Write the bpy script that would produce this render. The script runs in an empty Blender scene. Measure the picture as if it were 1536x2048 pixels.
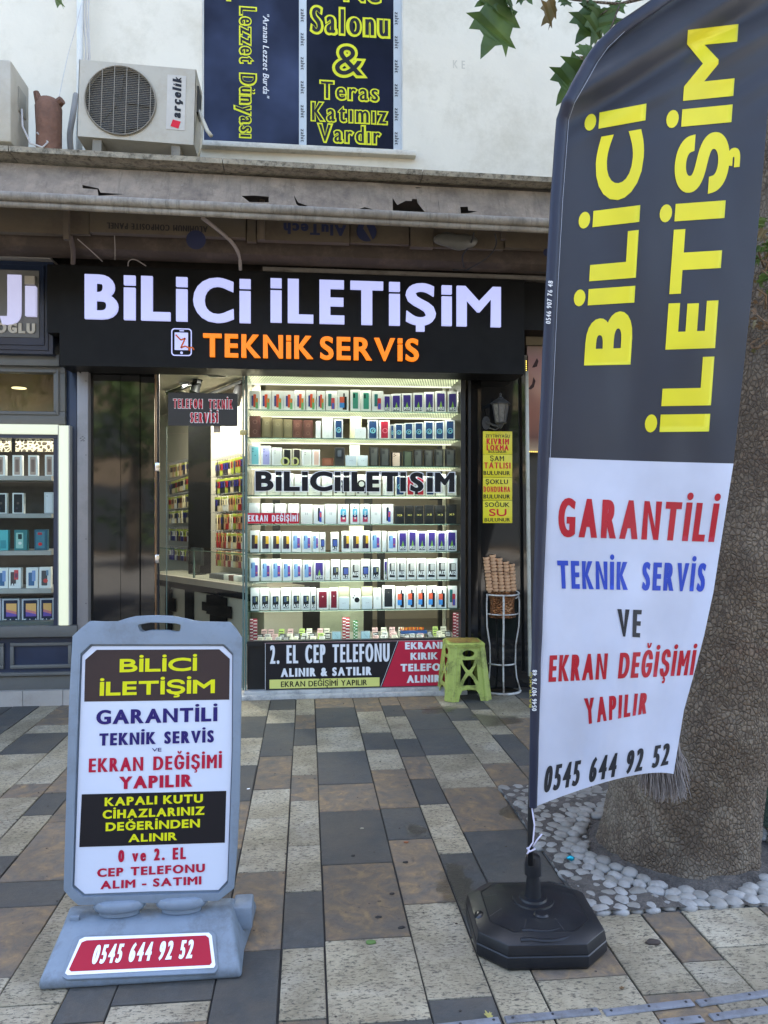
import bpy, bmesh, math, random
from math import sin, cos, pi, radians as R
from mathutils import Vector as V, Matrix, noise, geometry
random.seed(7)
SC = bpy.context.scene
COL = SC.collection
# ------------------------------------------------------------------ camera, world, sun, exposure
TH = R(5.86); FP = 1500.0; CH = 1.5; HY = 1027.0
cd = bpy.data.cameras.new('camera'); cam = bpy.data.objects.new('camera', cd); COL.objects.link(cam)
cam.location = (0, 0, CH); cam.rotation_euler = (R(90), 0, -TH)
cd.sensor_fit = 'VERTICAL'; cd.sensor_height = 36; cd.lens = FP / 2048 * 36; cd.shift_y = 3 / 2048
cd.clip_start = .05; cd.clip_end = 2000
SC.camera = cam
W = bpy.data.worlds.new("World"); SC.world = W; W.use_nodes = True
wt = W.node_tree; bg = wt.nodes['Background']
sky = wt.nodes.new('ShaderNodeTexSky'); sky.sky_type = 'NISHITA'; sky.sun_disc = False
SUN_EL, SUN_AZ = R(52), R(20)          # behind the building: the whole pavement is in open shade
sky.sun_elevation = SUN_EL; sky.sun_rotation = SUN_AZ; sky.dust_density = 4.0; sky.air_density = 1.0
wt.links.new(sky.outputs[0], bg.inputs[0]); bg.inputs[1].default_value = .15
sd = bpy.data.lights.new('sun', 'SUN'); sd.energy = 5; sd.angle = R(.5); sd.color = (1, .95, .87)
sun = bpy.data.objects.new('sun', sd); COL.objects.link(sun)
sdir = V((sin(SUN_AZ) * cos(SUN_EL), cos(SUN_AZ) * cos(SUN_EL), sin(SUN_EL)))
sun.rotation_euler = sdir.to_track_quat('Z', 'Y').to_euler(); sun.location = (0, 0, 30)
SC.view_settings.view_transform = 'Standard'; SC.view_settings.look = 'None'
EXP = 2.85; KX = 2 ** EXP
SC.view_settings.exposure = EXP; SC.view_settings.gamma = 1
SC.cycles.max_bounces = 8; SC.cycles.transparent_max_bounces = 16
SC.cycles.sample_clamp_indirect = 4

# ------------------------------------------------------------------ measuring: a sight line meets a real plane
CS, SN = cos(TH), sin(TH)
def ray(px, py):
    t = (px - 768) / FP
    return V((SN + t * CS, CS - t * SN, (HY - py) / FP))   # per unit depth
CAMP = V((0, 0, CH))
def P(px, py, Y):            # point on the vertical plane Y
    r = ray(px, py); return CAMP + r * (Y / r.y)
def D(px, py, d): return CAMP + ray(px, py) * d
def G(px, py, z=0.0):
    r = ray(px, py); return CAMP + r * ((z - CH) / r.z)
def PL(px, py, p0, n):       # point on any plane
    r = ray(px, py); return CAMP + r * ((p0 - CAMP).dot(n) / r.dot(n))

# ------------------------------------------------------------------ materials
MATS = {}
def newmat(name):
    m = bpy.data.materials.new(name); m.use_nodes = True
    return m, m.node_tree, m.node_tree.nodes['Principled BSDF']
def N(t, typ, **kw):
    n = t.nodes.new(typ)
    for k, v in kw.items():
        if k in n.inputs: n.inputs[k].default_value = v
        else: setattr(n, k, v)
    return n
def coords(t, scale=(1, 1, 1)):
    g = t.nodes.new('ShaderNodeNewGeometry'); mp = t.nodes.new('ShaderNodeMapping')
    mp.inputs['Scale'].default_value = scale; t.links.new(g.outputs['Position'], mp.inputs[0]); return mp.outputs[0]
def ocoords(t, scale=(1, 1, 1)):
    g = t.nodes.new('ShaderNodeTexCoord'); mp = t.nodes.new('ShaderNodeMapping')
    mp.inputs['Scale'].default_value = scale; t.links.new(g.outputs['Object'], mp.inputs[0]); return mp.outputs[0]
def ramp(t, fac, stops):
    r = t.nodes.new('ShaderNodeValToRGB'); e = r.color_ramp.elements
    while len(e) < len(stops): e.new(.5)
    for k, (p, c) in enumerate(stops):
        e[k].position = p; e[k].color = (*c, 1) if len(c) == 3 else c
    t.links.new(fac, r.inputs[0]); return r.outputs[0]
def mixc(t, fac, a, b, mode='MIX'):
    n = t.nodes.new('ShaderNodeMix'); n.data_type = 'RGBA'; n.blend_type = mode
    for s, v in ((n.inputs[0], fac), (n.inputs[6], a), (n.inputs[7], b)):
        if isinstance(v, bpy.types.NodeSocket): t.links.new(v, s)
        elif isinstance(v, (int, float)): s.default_value = v
        else: s.default_value = (*v, 1)
    return n.outputs[2]
def bump(t, b, h, strength=.3, dist=.01):
    n = t.nodes.new('ShaderNodeBump'); n.inputs['Strength'].default_value = strength; n.inputs['Distance'].default_value = dist
    t.links.new(h, n.inputs['Height']); t.links.new(n.outputs[0], b.inputs['Normal'])
def surf(name, c, rough=.5, metal=0, var=.12, scale=6, spec=.5, bumps=.15, bscale=60, dirt=None, dirts=3, coat=0, bd=.002):
    """one paint / plastic / metal: base colour with soft wear, fine bump"""
    if name in MATS: return MATS[name]
    m, t, b = newmat(name); MATS[name] = m
    co = coords(t)
    n = N(t, 'ShaderNodeTexNoise', Scale=scale, Detail=6.0, Roughness=.65); t.links.new(co, n.inputs[0])
    lo = tuple(max(0, x * (1 - var)) for x in c); hi = tuple(min(1, x * (1 + var)) for x in c)
    colr = ramp(t, n.outputs[0], [(.3, lo), (.7, hi)])
    if dirt:
        n2 = N(t, 'ShaderNodeTexNoise', Scale=dirts, Detail=10.0, Roughness=.75); t.links.new(co, n2.inputs[0])
        f = ramp(t, n2.outputs[0], [(.48, (0, 0, 0)), (.68, (1, 1, 1))])
        colr = mixc(t, f, colr, dirt)
    t.links.new(colr, b.inputs['Base Color'])
    b.inputs['Roughness'].default_value = rough; b.inputs['Metallic'].default_value = metal
    b.inputs['Specular IOR Level'].default_value = spec; b.inputs['Coat Weight'].default_value = coat
    n3 = N(t, 'ShaderNodeTexNoise', Scale=bscale, Detail=4.0); t.links.new(co, n3.inputs[0])
    rr = t.nodes.new('ShaderNodeMapRange'); rr.inputs[3].default_value = max(0, rough - .08); rr.inputs[4].default_value = min(1, rough + .12)
    t.links.new(n.outputs[0], rr.inputs[0]); t.links.new(rr.outputs[0], b.inputs['Roughness'])
    if bumps: bump(t, b, n3.outputs[0], bumps, bd)
    return m
def flat(name, c, rough=.45, spec=.22):
    if name in MATS: return MATS[name]
    m, t, b = newmat(name); MATS[name] = m
    b.inputs['Base Color'].default_value = (*c, 1); b.inputs['Roughness'].default_value = rough; b.inputs['Specular IOR Level'].default_value = spec
    return m
def emit(name, c, s):
    if name in MATS: return MATS[name]
    m, t, b = newmat(name); MATS[name] = m
    b.inputs['Base Color'].default_value = (*[min(.5, x * .4) for x in c], 1)
    b.inputs['Emission Color'].default_value = (*c, 1); b.inputs['Emission Strength'].default_value = s / KX      # s: brightness once exposed
    return m
def glass(name, tint=(.93, .97, .95), refl=.36, rough=0.0, ior=1.5):
    if name in MATS: return MATS[name]
    m, t, b = newmat(name); MATS[name] = m
    t.nodes.remove(b); out = t.nodes['Material Output']
    tr = t.nodes.new('ShaderNodeBsdfTransparent'); tr.inputs[0].default_value = (*tint, 1)
    gl = t.nodes.new('ShaderNodeBsdfGlossy'); gl.inputs['Roughness'].default_value = rough; gl.inputs[0].default_value = (refl, refl, refl, 1)
    fr = t.nodes.new('ShaderNodeFresnel'); fr.inputs[0].default_value = ior
    mx = t.nodes.new('ShaderNodeMixShader')
    ge = t.nodes.new('ShaderNodeNewGeometry'); iv = t.nodes.new('ShaderNodeMath'); iv.operation = 'SUBTRACT'; iv.inputs[0].default_value = 1; t.links.new(ge.outputs['Backfacing'], iv.inputs[1])
    ml = t.nodes.new('ShaderNodeMath'); ml.operation = 'MULTIPLY'; t.links.new(fr.outputs[0], ml.inputs[0]); t.links.new(iv.outputs[0], ml.inputs[1])   # a pane mirrors on its outer faces
    t.links.new(ml.outputs[0], mx.inputs[0]); t.links.new(tr.outputs[0], mx.inputs[1]); t.links.new(gl.outputs[0], mx.inputs[2])
    t.links.new(mx.outputs[0], out.inputs[0]); return m
def srgb(r, g, b):
    f = lambda x: (x / 255 / 12.92) if x / 255 <= .04045 else ((x / 255 + .055) / 1.055) ** 2.4
    return (f(r), f(g), f(b))

M = {}
M['black'] = flat('ink_black', (.012, .012, .014), .5)
M['white'] = flat('print_white', (.78, .78, .78), .45)
M['yellow'] = flat('print_yellow', (.78, .74, .03), .5)
M['red'] = flat('print_red', (.55, .012, .03), .5)
M['blue'] = flat('print_blue', (.02, .06, .42), .5)
M['navy'] = flat('print_navy', (.02, .018, .13), .5)
M['signblack'] = surf('sign_black_acrylic', (.008, .008, .008), .4, var=.3, bumps=.02, spec=.12)
M['glass'] = glass('window_glass')
M['glass_edge'] = surf('glass_edge_green', (.10, .16, .14), .15, var=.2)
M['steel'] = surf('brushed_steel', (.42, .41, .39), .35, .7, var=.1, bumps=.05)
M['alu'] = surf('grey_aluminium', (.30, .30, .30), .4, .3, var=.08, bumps=.05, dirt=(.2, .19, .18))
M['card'] = flat('white_card', (.74, .74, .72), .35)

# ------------------------------------------------------------------ mesh builder
class MB:
    def __init__(s): s.v = []; s.f = []; s.mi = []; s.cur = 0; s.mats = []
    def mat(s, m):
        if m not in s.mats: s.mats.append(m)
        s.cur = s.mats.index(m); return s
    def face(s, pts):
        k = len(s.v); s.v += [tuple(p) for p in pts]; s.f.append(tuple(range(k, k + len(pts)))); s.mi.append(s.cur); return s
    def box(s, x0, x1, y0, y1, z0, z1):
        k = len(s.v)
        s.v += [(x, y, z) for z in (z0, z1) for (x, y) in ((x0, y0), (x1, y0), (x1, y1), (x0, y1))]
        for f in ((3, 2, 1, 0), (4, 5, 6, 7), (0, 1, 5, 4), (1, 2, 6, 5), (2, 3, 7, 6), (3, 0, 4, 7)):
            s.f.append(tuple(k + i for i in f)); s.mi.append(s.cur)
        return s
    def pbox(s, pl, pr, pt, pb, Y, th):     # box whose front face spans these sight lines on the plane Y
        a = P(pl, pb, Y); b = P(pr, pt, Y); return s.box(a.x, b.x, Y, Y + th, P(pl, pb, Y).z, P(pl, pt, Y).z)
    def bar(s, a, b, w, h=None, up=V((0, 0, 1))):
        a = V(a); b = V(b); h = h or w; d = (b - a).normalized()
        if abs(d.dot(up)) > .95: up = V((0, 1, 0))
        x = d.cross(up).normalized() * (w / 2); y = x.cross(d).normalized() * (h / 2)
        k = len(s.v)
        s.v += [tuple(p + i * x + j * y) for p in (a, b) for (i, j) in ((-1, -1), (1, -1), (1, 1), (-1, 1))]
        for f in ((0, 1, 2, 3), (7, 6, 5, 4), (4, 5, 1, 0), (5, 6, 2, 1), (6, 7, 3, 2), (7, 4, 0, 3)):
            s.f.append(tuple(k + i for i in f)); s.mi.append(s.cur)
        return s
    def tube(s, pts, r, n=8, closed=False, cap=True):
        pts = [V(p) for p in pts]; rs = r if isinstance(r, (list, tuple)) else [r] * len(pts)
        k = len(s.v); m = len(pts); up = V((0, 0, 1))
        d0 = (pts[1] - pts[0]).normalized()
        x = d0.orthogonal().normalized()
        for i, p in enumerate(pts):
            if closed: d = pts[(i + 1) % m] - pts[i - 1]
            else: d = pts[min(i + 1, m - 1)] - pts[max(i - 1, 0)]
            d = d.normalized() if d.length > 1e-9 else d0
            x = (x - d * x.dot(d)).normalized(); y = d.cross(x)
            for j in range(n):
                a = 2 * pi * j / n; s.v.append(tuple(p + (x * cos(a) + y * sin(a)) * rs[i]))
        for i in range(m if closed else m - 1):
            for j in range(n):
                i2 = (i + 1) % m
                s.f.append((k + i * n + j, k + i * n + (j + 1) % n, k + i2 * n + (j + 1) % n, k + i2 * n + j)); s.mi.append(s.cur)
        if cap and not closed:
            s.f.append(tuple(k + j for j in range(n))[::-1]); s.mi.append(s.cur)
            s.f.append(tuple(k + (m - 1) * n + j for j in range(n))); s.mi.append(s.cur)
        return s
    def lathe(s, prof, c, n=24, sx=1, sy=1, a0=0):
        c = V(c); k = len(s.v)
        for (r, z) in prof:
            for j in range(n):
                a = a0 + 2 * pi * j / n; s.v.append((c.x + r * cos(a) * sx, c.y + r * sin(a) * sy, c.z + z))
        for i in range(len(prof) - 1):
            for j in range(n):
                s.f.append((k + i * n + j, k + i * n + (j + 1) % n, k + (i + 1) * n + (j + 1) % n, k + (i + 1) * n + j)); s.mi.append(s.cur)
        s.f.append(tuple(k + j for j in range(n))[::-1]); s.mi.append(s.cur)
        e = k + (len(prof) - 1) * n; s.f.append(tuple(e + j for j in range(n))); s.mi.append(s.cur)
        return s
    def ball(s, c, r, nu=10, nv=6, sc=(1, 1, 1), jit=0):
        c = V(c); k = len(s.v)
        for i in range(nv + 1):
            for j in range(nu):
                a = pi * i / nv; b = 2 * pi * j / nu
                p = V((sin(a) * cos(b) * sc[0], sin(a) * sin(b) * sc[1], cos(a) * sc[2])) * r
                if jit: p *= 1 + jit * noise.noise(p / r * 1.3 + c * 9)
                s.v.append(tuple(c + p))
        for i in range(nv):
            for j in range(nu):
                s.f.append((k + i * nu + j, k + (i + 1) * nu + j, k + (i + 1) * nu + (j + 1) % nu, k + i * nu + (j + 1) % nu)); s.mi.append(s.cur)
        return s
    def plate(s, outer, holes, th, mp):
        """flat outline with holes (2D), thickness th behind; mp(x, y, depth) -> 3D"""
        loops = [outer] + list(holes)
        fl = [V((p[0], p[1], 0)) for l in loops for p in l]
        tris = geometry.tessellate_polygon([[V((p[0], p[1], 0)) for p in l] for l in loops])
        k = len(s.v); n = len(fl)
        s.v += [tuple(mp(p.x, p.y, 0)) for p in fl]
        for t in tris:
            a, b, c = [fl[i] for i in t]
            if (b - a).cross(c - a).z < 0: t = (t[0], t[2], t[1])
            s.f.append(tuple(k + i for i in t)); s.mi.append(s.cur)
        if th:
            s.v += [tuple(mp(p.x, p.y, th)) for p in fl]
            for t in tris:
                a, b, c = [fl[i] for i in t]
                if (b - a).cross(c - a).z < 0: t = (t[0], t[2], t[1])
                s.f.append(tuple(k + n + i for i in t)[::-1]); s.mi.append(s.cur)
            o = 0
            for l in loops:
                m = len(l)
                for i in range(m):
                    s.f.append((k + o + i, k + n + o + i, k + n + o + (i + 1) % m, k + o + (i + 1) % m)); s.mi.append(s.cur)
                o += m
        return s
    def build(s, name, mat=None, parent=None, smooth=False, bevel=0, seg=2, weld=False, fix=True):
        me = bpy.data.meshes.new(name)
        off = WL(parent) if parent else V((0, 0, 0))
        me.from_pydata([(x - off.x, y - off.y, z - off.z) for (x, y, z) in s.v], [], s.f)
        if s.mats:
            for m in s.mats: me.materials.append(m)
            me.polygons.foreach_set('material_index', s.mi)
        elif mat: me.materials.append(mat)
        if weld or bevel or fix:
            bm = bmesh.new(); bm.from_mesh(me)
            if weld or bevel: bmesh.ops.remove_doubles(bm, verts=bm.verts, dist=1e-5)
            if bevel:
                bmesh.ops.dissolve_limit(bm, angle_limit=R(1), verts=bm.verts, edges=bm.edges)
                es = [e for e in bm.edges if len(e.link_faces) == 2 and e.calc_face_angle(0) > R(25)]
                bmesh.ops.bevel(bm, geom=es, offset=bevel, segments=seg, profile=.5, affect='EDGES', clamp_overlap=True)
            if fix and not s.nofix: bmesh.ops.recalc_face_normals(bm, faces=bm.faces)
            bm.to_mesh(me); bm.free()
        if smooth or bevel:
            me.polygons.foreach_set('use_smooth', [True] * len(me.polygons))
            if bevel or smooth == 'auto':
                me.update(); me.set_sharp_from_angle(angle=R(40))
        me.update()
        o = bpy.data.objects.new(name, me); COL.objects.link(o)
        if parent: o.parent = parent
        return o
    nofix = False
LOCS = {}
def WL(o):
    p = V((0, 0, 0))
    while o: p = p + V(LOCS.get(o.name, (0, 0, 0))); o = o.parent
    return p
def tag(o, label=None, cat=None, group=None, kind=None):
    if label: o['label'] = label
    if cat: o['category'] = cat
    if group: o['group'] = group
    if kind: o['kind'] = kind
    return o
def thing(name, label, cat, loc=(0, 0, 0), group=None):
    o = bpy.data.objects.new(name, None); COL.objects.link(o); o.empty_display_size = .05
    o.location = loc; LOCS[o.name] = tuple(loc); return tag(o, label, cat, group)
def struct(o): o['kind'] = 'structure'; return o
def copy_tree(o, parent=None):
    c = o.copy(); COL.objects.link(c); c.parent = parent
    for ch in list(KIDS.get(o.name, [])): copy_tree(ch, c)
    return c
KIDS = {}
def reg(o, *ch): KIDS[o.name] = list(ch); return o

# ------------------------------------------------------------------ lettering: outlines of the built-in font, re-spaced and made bold
CH_ALL = "ABCÇDEFGĞHIİJKLMNOÖPQRSŞTUÜVWXYZ0123456789.&-\"abcçdeğfghıijklmnoöpqrsştuüvwxyz"
def load_glyphs():
    obs = []
    for c in CH_ALL:
        cu = bpy.data.curves.new('g', 'FONT'); cu.body = c; cu.size = 1
        o = bpy.data.objects.new('g', cu); COL.objects.link(o); obs.append((c, o))
    bpy.context.view_layer.update(); dg = bpy.context.evaluated_depsgraph_get(); G_ = {}
    for c, o in obs:
        cur = o.to_curve(dg); loops = []
        for sp in cur.splines:
            bp = sp.bezier_points; pts = []
            for i in range(len(bp)):
                a = bp[i]; b = bp[(i + 1) % len(bp)]
                ca, cb = a.co, b.co
                straight = (a.handle_right - ca).length < 1e-5 and (b.handle_left - cb).length < 1e-5
                dd = (cb - ca)
                if not straight and dd.length > 0:
                    dn = dd.normalized()
                    straight = ((a.handle_right - ca).cross(dn)).length < 1e-4 and ((b.handle_left - cb).cross(dn)).length < 1e-4
                if straight: pts.append((ca.x, ca.y))
                else:
                    q = geometry.interpolate_bezier(ca, a.handle_right, b.handle_left, cb, 6)
                    pts += [(p.x, p.y) for p in q[:-1]]
            out = []
            for p in pts:
                if not out or math.hypot(p[0] - out[-1][0], p[1] - out[-1][1]) > 2e-3: out.append(p)
            if len(out) > 2 and math.hypot(out[0][0] - out[-1][0], out[0][1] - out[-1][1]) < 2e-3: out.pop()
            if len(out) > 2: loops.append(out)
        G_[c] = loops; o.to_curve_clear()
    for c, o in obs:
        d = o.data; bpy.data.objects.remove(o); bpy.data.curves.remove(d)
    hs = max(p[1] for l in G_['H'] for p in l); 
    for c in G_:
        ls = [[(x / hs, y / hs) for x, y in l] for l in G_[c]]
        x0 = min((p[0] for l in ls for p in l), default=0)
        G_[c] = [[(x - x0, y) for x, y in l] for l in ls]
    return G_
GL = load_glyphs()
# the square-dotted capital-height i of the shop's sign
GL['¡'] = [[(0, 0), (.14, 0), (.14, .70), (0, .70)], [(0, .84), (.14, .84), (.14, 1), (0, 1)]]
def inside(p, l):
    c = False; x, y = p
    for i in range(len(l)):
        x1, y1 = l[i]; x2, y2 = l[i - 1]
        if (y1 > y) != (y2 > y) and x < (x2 - x1) * (y - y1) / (y2 - y1) + x1: c = not c
    return c
def area(l): return .5 * sum(l[i - 1][0] * l[i][1] - l[i][0] * l[i - 1][1] for i in range(len(l)))
def offs(l, h, sgn, hv=None):
    hv = h if hv is None else hv
    n = len(l); out = []
    for i in range(n):
        a, b, c = l[i - 1], l[i], l[(i + 1) % n]
        d0 = V((b[0] - a[0], b[1] - a[1])).normalized(); d1 = V((c[0] - b[0], c[1] - b[1])).normalized()
        n0 = V((d0.y, -d0.x)); n1 = V((d1.y, -d1.x)); m = n0 + n1
        if m.length < 1e-4: m = n0
        m.normalize(); k = 1 / max(m.dot(n0), .55)
        out.append((b[0] + m.x * h * k * sgn, b[1] + m.y * hv * k * sgn))
    return out
STEM0 = max(p[0] for p in GL['I'][0])
def text2d(s, w, H, weight=.06, gap=None, space=.34, outline=0, slant=0, signi=False, stem=None, hstem=None):
    """faces of a line of lettering, w wide, capitals H high, origin bottom left; stem / hstem = stroke widths over H"""
    if signi: s = s.replace('i', '¡').replace('İ', '¡')
    stem = stem or .15 + 2 * weight; hstem = hstem or max(.125, stem * .68)
    gap = gap if gap is not None else .06 + .28 * stem
    items = []; tw = 0; hy = max(0, (hstem - .12) / 2)
    for c in s:
        if c == ' ': items.append(None); continue
        if c in '¡Iİı' and not (c == 'ı' and False):
            if c != 'ı': items.append((c, 0)); continue
        ls = GL[c]; gw = max(p[0] for l in ls for p in l); items.append((ls, gw)); tw += gw - STEM0
    n = len([i for i in items if i]); nsp = len(s) - n
    fixed = n * stem + (len(items) - 1) * gap + nsp * space
    kx = (w / H - fixed) / max(tw, .01)
    if tw > 0 and kx < .3:
        f = .72 * (w / H) / fixed; stem *= f; gap *= f; space *= f; fixed *= f; kx = (w / H - fixed) / tw
    hx = (stem - STEM0 * kx) / 2
    if tw <= .01: kx = 1; hx = 0
    nI = sum(1 for i in items if i and isinstance(i[0], str)); sgw = sum(i[1] for i in items if i and not isinstance(i[0], str))
    if hx < 0: hx = 0
    if tw > .01 and hx > .135 * kx:
        kx = (w / H - (len(items) - 1) * gap - nsp * space) / (sgw + .27 * (n - nI) + (STEM0 + .27) * nI); hx = .135 * kx; hy = min(hy, .05); stem = (STEM0 + .27) * kx
    if hx == 0 and tw > .01:   # wide setting: the font's own stems are already as heavy
        kx = (w / H - (len(items) - 1) * gap - nsp * space - stem * sum(1 for i in items if i and isinstance(i[0], str))) / sum(i[1] for i in items if i and not isinstance(i[0], str))
    faces = []; x = 0
    def rect(x0, x1, y0, y1): faces.append([(x0, y0, 0), (x1, y0, 0), (x1, y1, 0), (x0, y1, 0)])
    for it in items:
        if it is None: x += space + gap; continue
        ls, gw = it
        if isinstance(ls, str):
            if ls == '¡': rect(x, x + stem, 0, .725); rect(x, x + stem, .79, 1)
            else:
                rect(x, x + stem, 0, 1)
                if ls == 'İ':
                    cx = x + stem / 2; rx = stem * .52; ry = max(.10, hstem * .52)
                    faces.append([(cx + rx * cos(2 * pi * k / 16), 1.06 + ry + ry * sin(2 * pi * k / 16), 0) for k in range(16)])
            x += stem + gap; continue
        LS = [[(x + hx + p[0] * kx, hy + p[1] * (1 - 2 * hy)) for p in l] for l in ls]
        AR = [area(l) for l in LS]; big = max(range(len(LS)), key=lambda i: abs(AR[i])); sg = 1 if AR[big] > 0 else -1
        hole = [AR[i] * sg < 0 for i in range(len(LS))]
        for i in range(len(LS)):
            if hole[i]: continue
            hl = [LS[j] for j in range(len(LS)) if hole[j] and inside(LS[j][0], LS[i])]
            grp = [LS[i]] + hl; flp = [p for l in grp for p in l]
            for t in geometry.tessellate_polygon([[V((p[0], p[1], 0)) for p in l] for l in grp]):
                a, b, c = [flp[q] for q in t]
                if (b[0] - a[0]) * (c[1] - a[1]) - (c[0] - a[0]) * (b[1] - a[1]) < 0: b, c = c, b
                zz = 0 if i == big else .6
                faces.append([(a[0], a[1], zz), (b[0], b[1], zz), (c[0], c[1], zz)])
        for i, l in enumerate(LS):
            if not (hx > 0 or hy > 0): continue
            o2 = offs(l, hx * (1 if i == big or hole[i] else .3), sg, hy * (1 if i == big or hole[i] else .4))
            for k in range(len(l)):
                q = [(l[k - 1][0], l[k - 1][1], 0), (l[k][0], l[k][1], 0), (o2[k][0], o2[k][1], 1), (o2[k - 1][0], o2[k - 1][1], 1)]
                faces.append(q if area([p[:2] for p in q]) > 0 else q[::-1])
        x += 2 * hx + gw * kx + gap
    return [[((px + slant * py) * H, py * H, pz) for px, py, pz in f] for f in faces]
def lettering(mb, faces, mp):
    for f in faces: mb.face([mp(x, y, z) for x, y, z in f])
def frame_map(o, u, v, lift=.0015):
    n = u.cross(v).normalized(); o = V(o)
    return lambda x, y, z=0: o + u * x + v * y + n * (lift - z * .00012)
XU, ZU = V((1, 0, 0)), V((0, 0, 1))
def wtext(s, x0, x1, yb, yt, Y, mat, name='lettering', parent=None, lift=.002, grow=0, mb=None, rot=0, extrude=0, **kw):
    """lettering on the vertical plane Y: image box x0..x1, baseline yb, cap top yt measured at its middle"""
    xm = (x0 + x1) / 2; ca = P(x0, yb, Y); cb = P(x1, yb, Y); m0 = P(xm, yb, Y); m1 = P(xm, yt, Y)
    w = cb.x - ca.x; H = m1.z - m0.z
    if rot == 180: o, u, v = V((cb.x, Y, m1.z)), -XU, -ZU
    elif rot == -90: o, u, v = V((ca.x, Y, m1.z)), -ZU, XU; w, H = H, w       # reads downward
    elif rot == 90: o, u, v = V((cb.x, Y, m0.z)), ZU, -XU; w, H = H, w        # reads upward
    else: o, u, v = V((ca.x, Y, m0.z)), XU, ZU
    own = mb is None
    if own: mb = MB(); mb.nofix = True
    mb.mat(mat)
    if grow:
        o = o - u * grow * H - v * grow * H; w += 2 * grow * H; f = 1 + 2 * grow
        st_ = kw.get('stem') or .15 + 2 * kw.get('weight', .06); hs_ = kw.get('hstem') or max(.125, st_ * .68); kw = dict(kw)
        kw['gap'] = (kw.get('gap', .06 + .28 * st_) - 2 * grow) / f; kw['space'] = (kw.get('space', .34) + 2 * grow) / f; kw['stem'] = (st_ + 2 * grow) / f; kw['hstem'] = (hs_ + 2 * grow) / f; H *= f
    lettering(mb, text2d(s, w, H, **kw), frame_map(o, u, v, lift))
    if not own: return mb
    ob = mb.build(name, None, parent, fix=False)
    if extrude:
        bm = bmesh.new(); bm.from_mesh(ob.data); bmesh.ops.remove_doubles(bm, verts=bm.verts, dist=2e-4)
        be = [e for e in bm.edges if len(e.link_faces) == 1]
        r = bmesh.ops.extrude_edge_only(bm, edges=be)
        bmesh.ops.translate(bm, verts=[g for g in r['geom'] if isinstance(g, bmesh.types.BMVert)], vec=(0, extrude, 0))
        bm.to_mesh(ob.data); bm.free()
    return ob
ORD = ['first', 'second', 'third', 'fourth', 'fifth', 'sixth', 'seventh', 'eighth', 'ninth', 'tenth', 'eleventh', 'twelfth', 'thirteenth', 'fourteenth', 'fifteenth', 'sixteenth', 'seventeenth', 'eighteenth', 'nineteenth', 'twentieth', 'twenty-first', 'twenty-second', 'twenty-third', 'twenty-fourth']

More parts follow.
